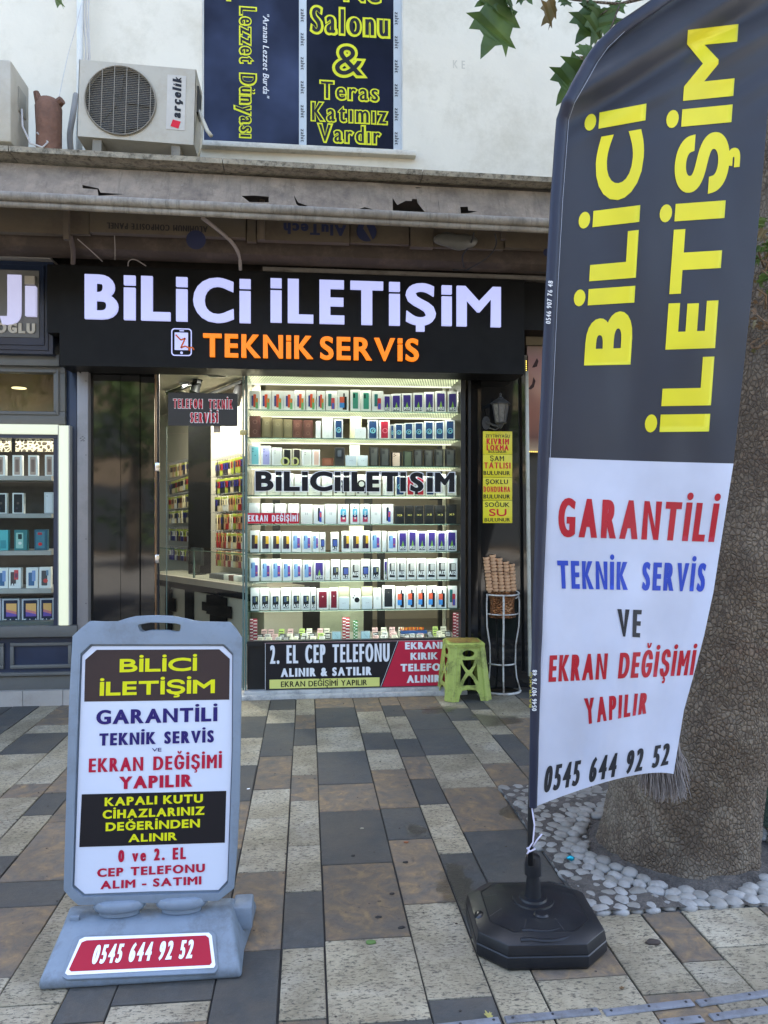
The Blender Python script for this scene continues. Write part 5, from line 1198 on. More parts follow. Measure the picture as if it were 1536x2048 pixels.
for k, (px, c_, Yk) in enumerate(spots):
    cnt[Yk] = cnt.get(Yk, -1) + 1; line = {6.40: 'rear', 6.34: 'middle', 6.29: 'front'}[Yk]
    A = P(px, 1275, Yk)
    b = MB(); b.mat(tints[c_][0]); L = .062; h0 = zb + .005
    tilt = {6.40: .062, 6.34: .03, 6.29: .012}[Yk]
    x0 = A.x - .024; x1 = A.x + .024
    b.face([(x0, Yk, h0 + .004), (x1, Yk, h0 + .004), (x1 + .004, Yk + L, h0 + tilt + .01), (x0 + .004, Yk + L, h0 + tilt + .01)]); b.face([(x0, Yk, h0), (x0, Yk, h0 + .004), (x1, Yk, h0 + .004), (x1, Yk, h0)]); b.face([(x0 + .004, Yk + L, h0), (x1 + .004, Yk + L, h0), (x1 + .004, Yk + L, h0 + tilt + .01), (x0 + .004, Yk + L, h0 + tilt + .01)]); b.face([(x0, Yk, h0), (x0 + .004, Yk + L, h0), (x0 + .004, Yk + L, h0 + tilt + .01), (x0, Yk, h0 + .004)]); b.face([(x1, Yk, h0), (x1 + .004, Yk + L, h0), (x1 + .004, Yk + L, h0 + tilt + .01), (x1, Yk, h0 + .004)]); b.face([(x0, Yk, h0), (x1, Yk, h0), (x1 + .004, Yk + L, h0), (x0 + .004, Yk + L, h0)])
    for q in range(3):
        b.mat(KB if c_ != 4 else M['white']); f0 = (q + .6) / 4; f1 = f0 + .08
        zf = lambda f: h0 + .0052 + (tilt + .006) * f
        b.face([(x0 + .006, Yk + L * f0, zf(f0)), (x1 - .006, Yk + L * f0, zf(f0)), (x1 - .006, Yk + L * f1, zf(f1)), (x0 + .006, Yk + L * f1, zf(f1))])
    tag(b.build('accessory_pack', fix=False), '%s sloping pack, %s from left in the %s line on the case floor' % (tints[c_][1], ORD[cnt[Yk]], line), 'pack', 'accessory packs on the case floor')
lg = thing('lighter_tray', 'blue tray holding a row of orange lighters on the case floor', 'tray', tuple(P(828, 1262, 6.40)))
A = P(802, 1262, 6.38); B2 = P(854, 1262, 6.38); b = MB(); b.box(A.x, B2.x, 6.38, 6.44, zb + .03, zb + .055); b.build('tray', C_(50, 80, 130), lg)
for k in range(13):
    xx = A.x - .005 + (B2.x - A.x - .03) * k / 12; b = MB(); b.box(xx, xx + .009, 6.40, 6.415, zb + .056, zb + .082); b.build('lighter', C_(220, 140, 50) if k % 2 else C_(190, 90, 40), lg)

# banner below the case
bn = thing('shop_banner', 'low black and red printed banner about buying used phones below the window', 'banner', (xat(530, 6.18), 6.18, .06))
YB = 6.18
A = P(529, 1378, YB); B2 = P(906, 1283, YB)
zt_b = P(700, 1283, YB).z; zb_b = P(700, 1376, YB).z
b = MB(); b.mat(surf('banner_black', (.012, .011, .014), .3)); b.box(A.x, B2.x, YB, YB + .012, zb_b, zt_b)
b.mat(M['red']);  Lf = YB - .001; b.nofix = True
xa_, xb_, xc_ = P(790, 1283, YB).x, P(764, 1376, YB).x, P(905, 1376, YB).x
b.mat(flat('banner_red', srgb(190, 44, 66), .35)); b.face([(xb_, Lf, zb_b + .004), (xc_, Lf, zb_b + .004), (xc_, Lf, zt_b), (xa_ + .035, Lf, zt_b)])
b.mat(M['white']); b.face([(A.x + .005, Lf, zb_b), (A.x + .008, Lf, zb_b), (A.x + .008, Lf, zt_b), (A.x + .005, Lf, zt_b)]); b.face([(xb_ - .012, Lf, zb_b + .004), (xb_ - .009, Lf, zb_b + .004), (xa_ + .026, Lf, zt_b), (xa_ + .023, Lf, zt_b)])
b.mat(flat('banner_yellow', srgb(216, 214, 120), .4)); yb0, yb1 = P(650, 1375, YB).z, P(650, 1357, YB).z; b.face([(P(539, 1370, YB).x, Lf, yb0), (P(759, 1370, YB).x, Lf, yb0), (P(759, 1370, YB).x, Lf, yb1), (P(539, 1370, YB).x, Lf, yb1)])
b.mat(surf('banner_frame', (.5, .3, .3), .4)); b.box(A.x, B2.x, YB - .004, YB - .0012, zt_b - .003, zt_b)
b.build('board', None, bn, fix=False)
kw = dict(parent=bn)
haloed('2. EL CEP TELEFONU', 540, 779, 1325, 1289, YB - .002, M['white'], flat('txt_shadow', (.25, .25, .27)), bn, grow=.012, stem=.19, hstem=.13, gap=.08, space=.25)
wtext('ALINIR & SATILIR', 562, 743, 1352, 1335, YB - .002, M['white'], weight=.08, gap=.13, **kw)
wtext('EKRAN DEĞİŞİMİ YAPILIR', 562, 734, 1372, 1361, YB - .002, M['black'], weight=.01, gap=.14, **kw)
wtext('EKRANI', 810, 885, 1298, 1284, YB - .002, M['white'], weight=.09, gap=.12, **kw)
wtext('KIRIK', 821, 875, 1319, 1305, YB - .002, M['white'], weight=.09, gap=.12, **kw)
wtext('TELEFON', 801, 897, 1342, 1327, YB - .002, M['white'], weight=.09, gap=.12, **kw)
wtext('ALINIR', 814, 880, 1365, 1350, YB - .002, M['white'], weight=.09, gap=.12, **kw)

# ---------------------------------------------------------------- right pier: lantern, yellow signs
YP = 6.15
ln_ = thing('wall_lantern', 'black hexagonal wall lantern above the yellow signs on the granite pier', 'lantern', tuple(P(995, 850, 6.1)))
LB = surf('lantern_iron', (.035, .033, .03), .5, var=.4, scale=30, bumps=.4)
c = P(1001, 827, 6.02); s_ = 1.0
prof6 = lambda l: l
b = MB(); zt = P(1001, 808, 6.02).z; zbm = P(1001, 845, 6.02).z
b.lathe([(.085, zt), (.08, zt + .008), (.045, zt + .035), (.025, zt + .045), (.02, zt + .055), (.008, zt + .062), (.008, zt + .075), (.012, zt + .082), (.002, zt + .092)], (c.x, 6.02, 0), 6); b.build('cap', LB, ln_)
b = MB()
for k in range(6):
    a = k * pi / 3; b.bar((c.x + .068 * cos(a), 6.02 + .068 * sin(a), zt), (c.x + .042 * cos(a), 6.02 + .042 * sin(a), zbm), .007)
b.lathe([(.045, zbm - .008), (.05, zbm), (.03, zbm - .014), (.018, zbm - .035), (.004, zbm - .05)][::-1], (c.x, 6.02, 0), 6)
b.build('cage', LB, ln_)
b = MB(); b.lathe([(.039, zbm), (.064, zt)], (c.x, 6.02, 0), 6); b.build('lamp_glass', surf('frosted_glass', srgb(96, 92, 84), .25), ln_)
b = MB(); b.tube([(c.x - .01, 6.03, zbm - .03), (c.x - .04, 6.06, zbm - .02), (c.x - .08, 6.12, zbm + .01), (c.x - .09, 6.15, zbm + .02)], .009, 8)
b.tube([(c.x - .0, 6.03, zbm - .035), (c.x - .03, 6.07, zbm - .055), (c.x - .075, 6.13, zbm - .03), (c.x - .09, 6.15, zbm - .01)], .006, 8)
b.lathe([(.001, -.0), (.035, .002), (.035, .01), (.001, .012)], (0, 0, 0), 16)
b.v[-64:] = [(c.x - .09 + x, 6.15 - z, zbm + .01 + y * 1.6) for x, y, z in b.v[-64:]]
b.build('bracket', LB, ln_, smooth='auto')
YL = surf('yellow_sign_plastic', srgb(214, 198, 34), .4, var=.05, scale=5)
SG = [((863, 908), [('ZEYTİNYAĞLI', 970, 1019, 875, 869, 'black', .02), ('KIVRIM', 972, 1017, 889, 877, 'red', .08), ('LOKMA', 972, 1016, 901, 890, 'red', .08), ('BULUNUR', 976, 1012, 906, 901, 'black', .04)], 'yellow sign with red lettering, topmost of four under the lantern'),
      ((909, 954), [('ŞAM', 979, 1007, 922, 912, 'black', .03), ('TATLISI', 967, 1020, 937, 925, 'red', .04), ('BULUNUR', 966, 1019, 950, 942, 'black', .06)], 'yellow sign with red lettering, second of four under the lantern'),
      ((955, 1000), [('ŞOKLU', 970, 1015, 968, 959, 'black', .06), ('DONDURMA', 966, 1019, 984, 973, 'red', .01), ('BULUNUR', 966, 1019, 997, 989, 'black', .06)], 'yellow sign with red lettering, third of four under the lantern'),
      ((1001, 1046), [('SOĞUK', 969, 1018, 1014, 1005, 'black', .06), ('SU', 977, 1012, 1032, 1018, 'red', .10), ('BULUNUR', 968, 1019, 1043, 1036, 'black', .06)], 'yellow sign with red lettering, lowest of four under the lantern')]
for k, ((y0, y1), ls, lab) in enumerate(SG):
    Ys = 6.150
    A = P(966, y1, Ys); B2 = P(1024.5, y0, Ys); t = thing('yellow_sign', lab, 'sign', (A.x, Ys, A.z), 'yellow signs under the lantern')
    b = MB(); b.box(A.x, B2.x, Ys, Ys + .005, A.z, B2.z); b.build('plate', YL, t, bevel=.0008)
    for (s_, x0, x1, yb_, yt_, c_, w_) in ls: wtext(s_, x0 + 1, x1 + 1, yb_, yt_, Ys, M[c_], parent=t, stem=.17 + w_, gap=.15, lift=.0012)

# cones in a copper pot on a wire stand
std = thing('wire_stand', 'white wire plant stand holding a copper pot against the pier', 'stand', tuple(G(1003, 1385)))
WIRE = surf('white_wire', srgb(182, 180, 174), .4, var=.12, scale=14, dirt=srgb(120, 100, 80), dirts=18)
gc = G(1003, 1383); cx, cy = gc.x, gc.y
def ring(c, r, z, tr, n=32): return [(c[0] + r * cos(2 * pi * i / n), c[1] + r * sin(2 * pi * i / n), z) for i in range(n)], tr
zR = lambda py: P(1003, py, cy).z
b = MB(); pts, tr = ring((cx, cy), .155, .012, .009); b.tube(pts, .011, 8, closed=True); b.build('foot_ring', WIRE, std, smooth=True)
b = MB(); pts, tr = ring((cx, cy), .115, zR(1325), .007); b.tube(pts, .007, 8, closed=True); b.build('lower_ring', WIRE, std, smooth=True)
b = MB(); pts, tr = ring((cx, cy), .135, zR(1188), .007); b.tube(pts, .007, 8, closed=True); pts, tr = ring((cx, cy), .135, zR(1226), .004); b.tube(pts, .005, 8, closed=True); b.build('holder_ring', WIRE, std, smooth=True)
def legp(a): 
    zt_ = zR(1188)
    return [(cx + r * cos(a), cy + r * sin(a), z) for r, z in ((.155, .02), (.125, .13), (.115, zR(1325)), (.118, .40), (.145, .56), (.148, zt_ - .06), (.142, zt_ + .005))]
for a in (R(200), R(262), R(340), R(90)):
    p = legp(a); sp = []
    if abs(a - R(340)) < .01:
        d = V((cos(a), sin(a), 0)); top = V(p[-1])
        for k in range(14):
            t_ = k / 13; an = R(10) + t_ * R(330); rr_ = .038 - .012 * t_
            sp.append(V((cx, cy, 0)) + d * (.142 - .03 + rr_ * cos(an) ) + ZU * (top.z - .01 + rr_ * sin(an)))
    b = MB(); b.tube([V(q) for q in p] + sp, .0065 if a != R(262) else .008, 8); b.build('leg', WIRE, std, smooth=True)
pot = thing('copper_pot', 'hammered copper pot full of wafer cones on the white wire stand', 'pot', (cx, cy, zR(1235)))
m, t, bb = newmat('hammered_copper'); co = coords(t); vo = N(t, 'ShaderNodeTexVoronoi', Scale=60.0); t.links.new(co, vo.inputs[0]); no = N(t, 'ShaderNodeTexNoise', Scale=9.0, Detail=6.0); t.links.new(co, no.inputs[0])
cc = ramp(t, no.outputs[0], [(.3, srgb(70, 48, 34)), (.55, srgb(130, 84, 52)), (.8, srgb(168, 128, 90))]); t.links.new(cc, bb.inputs['Base Color']); bb.inputs['Metallic'].default_value = .85; bb.inputs['Roughness'].default_value = .3; bump(t, bb, vo.outputs['Distance'], .8, .02); COP = m
b = MB(); z0 = zR(1233); z1 = zR(1181); H_ = z1 - z0
b.lathe([(.118, 0), (.120, .03), (.110, .035), (.108, H_ * .5), (.118, H_ - .02), (.122, H_), (.112, H_), (.108, H_ - .02), (.10, H_ * .5), (.10, .02)], (cx, cy, z0), 32); b.build('body', COP, pot, smooth='auto')
CON = surf('wafer', srgb(196, 154, 116), .8, var=.15, scale=25, bumps=.6, bscale=120, bd=.003)
def cone(label=None):
    b = MB(); b.lathe([(.013, 0), (.017, .018), (.018, .020), (.0225, .022), (.024, .040), (.021, .040), (.019, .022)], (0, 0, 0), 14)
    return b.build('ice_cream_cone', CON, smooth='auto')
cp0 = None
tops = [(972, 1110), (985, 1109), (998, 1113), (1011, 1119), (1023, 1129)]; bots = [(980, 1180), (992, 1182), (1004, 1182), (1016, 1182), (1027, 1180)]
for i in range(5):
    for row in (0, 1):
        if row == 1 and i in (4,): continue
        Yr = cy - .045 + row * .055
        top = P(tops[i][0] + (6 if row else 0), tops[i][1] + (3 if row else 0), Yr); bot = P(bots[i][0] + (6 if row else 0), bots[i][1] + 5, Yr); d = top - bot; n = int(d.length / .029); dn = d.normalized()
        for k in range(n):
            o = cone() if cp0 is None else cp0.copy()
            if cp0 is None: cp0 = o
            else: COL.objects.link(o)
            o.location = bot + dn * (k * .0285); o.rotation_euler = dn.to_track_quat('Z', 'Y').to_euler(); o.rotation_euler.rotate_axis('Z', random.random() * 6); s1 = random.uniform(.96, 1.06); o.scale = (s1 * 1.16, s1 * 1.16, 1)
            tag(o, 'wafer cone, %s from bottom of the %s %s stack in the copper pot' % (ORD[k], ORD[i], 'front' if row == 0 else 'rear'), 'ice cream cone', 'wafer cones stacked in the copper pot')
bnd = MB(); bnd.tube([P(970, 1146, cy - .075), P(985, 1144, cy - .085), P(1000, 1143, cy - .085), P(1015, 1145, cy - .08), P(1030, 1149, cy - .06), P(1030, 1147, cy + .06), P(975, 1144, cy + .06), P(968, 1146, cy - .03)], .002, 6)
tag(bnd.build('rubber_band', surf('band', srgb(70, 40, 30), .6), smooth=True), 'thin brown band tied round the wafer cones', 'band')

# green plastic stool
GRN = surf('green_plastic', srgb(160, 170, 84), .45, var=.12, scale=7, dirt=srgb(86, 88, 40), dirts=8, bumps=.1, spec=.4)
sc0 = G(927, 1392); sx, sy = sc0.x, sc0.y
stool = thing('plastic_stool', 'green plastic stool with X shaped side openings and brown patterned top', 'stool', (sx, sy, 0))
HT = .455; wt_, wb_ = .135, .185
def side(u, v_z, th, ang):
    # u in [-1,1] across one face, z height -> 3D
    w = wb_ + (wt_ - wb_) * (v_z / HT); r = w - th
    x, y = u * w * .74, -r
    return V((sx + x * cos(ang) - y * sin(ang), sy + x * sin(ang) + y * cos(ang), v_z))
def el(cx_, cy_, rx, ry, n=14): return [(cx_ + rx * cos(2 * pi * i / n), cy_ + ry * sin(2 * pi * i / n)) for i in range(n)]
for k in range(4):
    ang = k * pi / 2 + R(4)
    b = MB()
    outer = [(-1, .0), (-.66, .0), (-.6, .05), (-.45, .085), (0, .095), (.45, .085), (.6, .05), (.66, .0), (1, 0), (1, .435), (-1, .435)]
    hl = [el(0, .375, .48, .026), [(-.48, .325), (.48, .325), (.33, .28), (.10, .25), (0, .243), (-.10, .25), (-.33, .28)], [(-.42, .125), (.42, .125), (.30, .165), (.10, .195), (0, .203), (-.10, .195), (-.30, .165)],
          [(-.6, .30), (-.56, .29), (-.22, .223), (-.56, .16), (-.6, .15)], [(.6, .30), (.6, .15), (.56, .16), (.22, .223), (.56, .29)]]
    b.plate(outer, hl, .006, lambda x, y, d: side(x, y, d, ang)); b.build('side_panel', GRN, stool)
    # fluted corner leg
    b = MB(); a2 = ang + pi / 4
    for j in range(5):
        f = (j - 2) / 2.2
        def cor(z, ex): 
            w = wb_ + (wt_ - wb_) * (z / HT)
            p0 = V((w * .74, -w)); p1 = V((w, -w * .74)); p = p0.lerp(p1, (f + 1) / 2)
            return (sx + p.x * cos(ang) - p.y * sin(ang), sy + p.x * sin(ang) + p.y * cos(ang), z)
        b.tube([cor(0, 0), cor(.15, 0), cor(.30, 0), cor(.438, 0)], [.0135, .0125, .012, .011], 8)
    b.build('leg', GRN, stool, smooth='auto')
def octo(w, z, ch=.26): return [(sx + x * w, sy + y * w, z) for x, y in ((-1 + ch, -1), (1 - ch, -1), (1, -1 + ch), (1, 1 - ch), (1 - ch, 1), (-1 + ch, 1), (-1, 1 - ch), (-1, -1 + ch))]
b = MB(); o0 = octo(wt_ + .016, .425); o1 = octo(wt_ + .018, .447); o2 = octo(wt_ + .006, .458)
b.face(o0[::-1])
for A_, B_2 in ((o0, o1), (o1, o2)):
    for i in range(8): b.face([A_[i], A_[(i + 1) % 8], B_2[(i + 1) % 8], B_2[i]])
b.face(o2); b.build('seat', GRN, stool, weld=True)
b = MB(); o3 = octo(wt_ - .01, .4605); b.face(o3); mm, tt, bb = newmat('stool_top_print'); co = coords(tt); nn = N(tt, 'ShaderNodeTexNoise', Scale=22.0, Detail=6.0, Distortion=1.5); tt.links.new(co, nn.inputs[0]); tt.links.new(ramp(tt, nn.outputs[0], [(.35, srgb(140, 146, 60)), (.5, srgb(150, 118, 60)), (.65, srgb(108, 66, 40))]), bb.inputs['Base Color']); b.build('seat_print', mm, stool)

# ---------------------------------------------------------------- poster, pole and dark front at the right
YR = 6.3
r2 = thing('neighbour_shop', 'dark shop front of the next unit half hidden behind the feather flag', 'shop', (2.2, YR, 0))
b = MB(); b.box(xat(1056, YR), 5.2, YR + .02, YR + .3, 0, 2.78); b.build('front', surf('dark_front', (.016, .016, .017), .3, var=.4), r2)
b = MB(); A = P(1052, 690, 6.24); B2 = P(1130, 664, 6.24); b.box(A.x, B2.x + 1.5, 6.24, 6.29, A.z, B2.z); b.build('header_board', surf('beige_header', srgb(120, 108, 84), .6), r2)
po = thing('poster', 'lit poster with close up of a face edged by yellow light dots', 'poster', tuple(P(1080, 800, 6.2)))
m, t, bb = newmat('poster_skin'); co = coords(t); n1 = N(t, 'ShaderNodeTexNoise', Scale=2.4, Detail=2.0, Distortion=.6); t.links.new(co, n1.inputs[0])
sp = t.nodes.new('ShaderNodeSeparateXYZ'); t.links.new(co, sp.inputs[0]); mr = t.nodes.new('ShaderNodeMapRange'); z0_, z1_ = P(1080, 900, 6.2).z, P(1080, 690, 6.2).z
mr.inputs[1].default_value = z0_; mr.inputs[2].default_value = z1_; t.links.new(sp.outputs[2], mr.inputs[0])
c1 = ramp(t, mr.outputs[0], [(.0, srgb(150, 128, 100)), (.12, srgb(96, 52, 36)), (.35, srgb(150, 92, 60)), (.6, srgb(168, 126, 104)), (.85, srgb(150, 104, 96)), (1, srgb(120, 100, 84))])
c1 = mixc(t, ramp(t, n1.outputs[0], [(.45, (0, 0, 0)), (.7, (.6, .6, .6))]), c1, srgb(110, 60, 46)); t.links.new(c1, bb.inputs['Base Color']); bb.inputs['Roughness'].default_value = .5
A = P(1054, 905, 6.2); B2 = P(1054, 692, 6.2)
b = MB(); b.box(A.x, A.x + 1.6, 6.2, 6.23, A.z, B2.z); b.build('print', m, po)
b = MB(); b.nofix = True; b.mat(flat('lash', srgb(50, 26, 22)))
for pts in ([(1064, 735), (1074, 716), (1077, 722), (1074, 733), (1068, 735)], [(1056, 778), (1064, 768), (1067, 754), (1071, 762), (1068, 774), (1062, 779)]):
    b.face([tuple(P(x, y, 6.1985)) for x, y in pts][::-1])
b.build('eyelash_print', None, po, fix=False)
DOT = emit('yellow_led_dot', (1, .72, .12), 3)
b = MB()
for k in range(48):
    y = 722 + k * 3.8; q = P(1052.5 + (y - 722) * .012, y, 6.19); b.ball(q, .0045, 6, 4)
for k in range(60): q = P(1056 + 3.6 * k, 903 + .1 * k, 6.19); b.ball(q, .0045, 6, 4)
b.build('light_dots', DOT, po)
pol = MB(); A = P(1053, 742, 6.1); B2 = P(1060, 1352, 6.1); pol.bar(A, B2, .026, .03, up=V((0, 1, 0))); tag(pol.build('white_pole', surf('pale_pole', srgb(176, 174, 162), .5, dirt=srgb(140, 136, 120)), bevel=.003), 'pale square pole leaning against the right edge of the pier', 'pole')
# ================================================================== LEFT SHOP
YLs = 6.12
NAV = surf('navy_paint', srgb(28, 40, 62), .35, var=.2, scale=5); GRY = surf('grey_moulding', srgb(92, 92, 88), .5, var=.1, scale=5, bumps=.05)
ls = thing('left_shop', 'navy and grey wooden shop front with lit white frame at the left', 'shop', (-3, YLs, 0))
X_L = -5.2
def lbox(mbx, pl_, pr_, pt_, pb_, Y, th):
    z1_ = P(60, pt_, Y).z; z0_ = max(P(60, pb_, Y).z, 0); return mbx.box(X_L if pl_ is None else xat(pl_, Y), xat(pr_, Y), Y, Y + th, z0_, z1_)
b = MB(); lbox(b, None, 106, 517, 708, 5.98, .30); b.build('fascia', NAV, ls, bevel=.004)
b = MB(); lbox(b, None, 96, 523, 700, 5.965, .0148); lbox(b, None, 88, 530, 690, 5.95, .0148); b.build('fascia_moulding', NAV, ls, bevel=.004)
b = MB(); lbox(b, None, 78, 541, 675, 5.94, .0098); b.build('sign_panel', surf('sign_grey', srgb(96, 94, 90), .5, dirt=srgb(84, 82, 78)), ls)
b = MB(); b.box(X_L, xat(110, 6.0), 5.9, 6.3, P(60, 516, 5.9).z, P(60, 512, 5.9).z); b.build('fascia_cap', surf('pale_cap', srgb(150, 144, 136), .5), ls)
b = MB(); b.box(X_L, xat(128, 6.1), 6.0, 6.02, P(60, 508, 6.0).z, P(60, 475, 6.0).z); b.build('metal_shutter_box', surf('shutter_grey', srgb(132, 122, 112), .6), ls)
LTL = emit('left_sign_letter', (.5, .5, .72), .9)
o = wtext('J', 1, 42, 626, 549, 5.925, LTL, name='lit_letters', parent=ls, lift=0, extrude=.03, weight=.12); 
b = MB(); b.mat(LTL); A = P(51, 632, 5.91); B2 = P(72, 573, 5.91); b.box(A.x, B2.x, 5.90, 5.938, A.z, B2.z); b.mat(surf('unlit_dot', srgb(160, 152, 140), .5)); A = P(50, 569, 5.91); B2 = P(70, 553, 5.91); b.box(A.x, B2.x, 5.90, 5.938, A.z, B2.z); b.build('lit_letters', None, ls)
wtext('OGLU', -8, 70, 666, 646, 5.93, surf('cream_letter', srgb(176, 168, 152), .5), name='raised_letters', parent=ls, lift=0, extrude=.012, weight=.10, gap=.14)
b = MB(); lbox(b, None, 118, 708, 731, 6.05, .2); b.build('cornice', GRY, ls, bevel=.004)
b = MB(); lbox(b, None, 130, 731, 745, 6.1, .08); lbox(b, 107, 130, 745.5, 822, 6.1, .08); lbox(b, None, 130, 822.5, 848, 6.1, .08); lbox(b, None, 112, 739, 744, 6.085, .0145); lbox(b, None, 112, 823, 829, 6.085, .0145); lbox(b, 112.3, 117, 739, 829, 6.085, .0145); b.build('transom_frame', GRY, ls, bevel=.002)
m, t, bb = newmat('transom_interior'); co = coords(t); n1 = N(t, 'ShaderNodeTexNoise', Scale=1.6, Detail=2.0); t.links.new(co, n1.inputs[0]); t.links.new(ramp(t, n1.outputs[0], [(.35, srgb(92, 72, 44)), (.65, srgb(150, 122, 78))]), bb.inputs['Base Color'])
b = MB(); b.box(X_L, xat(107, 6.1), 6.6, 6.62, P(60, 830, 6.6).z, P(60, 740, 6.6).z); b.build('transom_back', m, ls)
b = MB(); b.box(X_L, xat(107, 6.1), 6.15, 6.156, P(60, 822, 6.15).z, P(60, 745, 6.15).z); b.build('transom_glass', M['glass'], ls)
q = P(38, 777, 6.35); b = MB(); b.lathe([(.055, 0), (.055, .006)], (q.x, q.y, q.z), 20); t2 = b.build('ceiling_light', emit('warm_spot', (1, .8, .4), 2)); tag(t2, 'warm oval light glowing behind the left transom window', 'ceiling light')
b = MB(); lbox(b, 130, 153.5, 731, 1255, 6.14, .1); b.build('pilaster', NAV, ls, bevel=.003)
LBX = emit('light_frame_white', (.80, .86, .66), .80)
b = MB(); lbox(b, None, 116.5, 848.5, 868, 6.06, .06); lbox(b, 117, 137, 850, 1252, 6.06, .06); b.build('light_frame', LBX, ls, bevel=.006)
b = MB(); lbox(b, 115.6, 116.8, 850, 1252, 6.055, .07); lbox(b, 137.2, 139.5, 850, 1252, 6.055, .07); b.build('frame_edge', surf('frame_silver', srgb(150, 150, 146), .4), ls)
b = MB(); lbox(b, 107, 115.5, 870, 1251, 6.1, .06); lbox(b, None, 115.5, 868.5, 876, 6.09, .06); b.build('window_frame', NAV, ls)
b = MB(); b.box(X_L, xat(107, 6.13), 6.13, 6.136, P(60, 1250, 6.13).z, P(60, 876, 6.13).z); b.build('window_glass', M['glass'], ls)
b = MB(); lbox(b, None, 153.5, 1252.5, 1275, 6.07, .2); b.build('sill', GRY, ls, bevel=.005)
b = MB(); lbox(b, None, 153.5, 1275.5, 1345, 6.14, .1); b.build('stall_riser', NAV, ls)
b = MB()
for (x0, x1) in ((-60, 7), (20, 143)):
    for (a, e, y0, y1) in ((x0, x1, 1286, 1292), (x0, x1, 1330, 1337)): lbox(b, a, e, y0, y1, 6.12, .0195)
    lbox(b, x0, x0 + 7, 1292.4, 1329.6, 6.12, .0195); lbox(b, x1 - 7, x1, 1292.4, 1329.6, 6.12, .0195)
b.build('panel_moulding', GRY, ls, bevel=.002)
b = MB(); lbox(b, None, 153.5, 1345.5, 1352, 6.10, .14); lbox(b, None, 153.5, 1352.5, 1382, 6.13, .1); b.build('plinth', GRY, ls, bevel=.003)
TILE = surf('pale_step_tile', srgb(162, 156, 148), .4, dirt=srgb(140, 132, 122))
b = MB(); x = X_L
while x < xat(150, 6.1): b.box(x + .002, min(x + .30, xat(153, 6.1)) - .002, 6.09, 6.4, -.01, P(60, 1381, 6.09).z - .004); x += .30
b.build('step_tiles', TILE, ls)
b = MB(); b.box(X_L, xat(107, 6.1), 6.6, 6.62, .7, 2.1); b.build('window_back', surf('case_back', srgb(60, 52, 46), .6, var=.4, scale=3), ls)
b = MB(); b.box(X_L, xat(112, 6.14), 6.137, 6.62, .62, .655); b.build('window_floor', GRY, ls)
SHM = surf('left_shelf_pale', srgb(150, 150, 148), .35)
lsh = [(952, 960), (1027, 1034), (1101, 1112), (1177, 1188), (1250, 1258)]
lz = []
for k, (a, e) in enumerate(lsh):
    z1_ = P(60, a, 6.2).z; lz.append(z1_); b = MB(); b.box(X_L, xat(105, 6.2), 6.17, 6.55, z1_ - .035, z1_); b.build('shelf', SHM, ls)
la = bpy.data.lights.new('left_window_lamp', 'AREA'); la.shape = 'RECTANGLE'; la.size = 1.2; la.size_y = .2; la.energy = .8; la.color = (1, .93, .8)
lo = bpy.data.objects.new('left_window_lamp', la); COL.objects.link(lo); lo.parent = ls; lo.location = V((xat(40, 6.3), 6.3, P(60, 880, 6.3).z)) - V(ls.location)
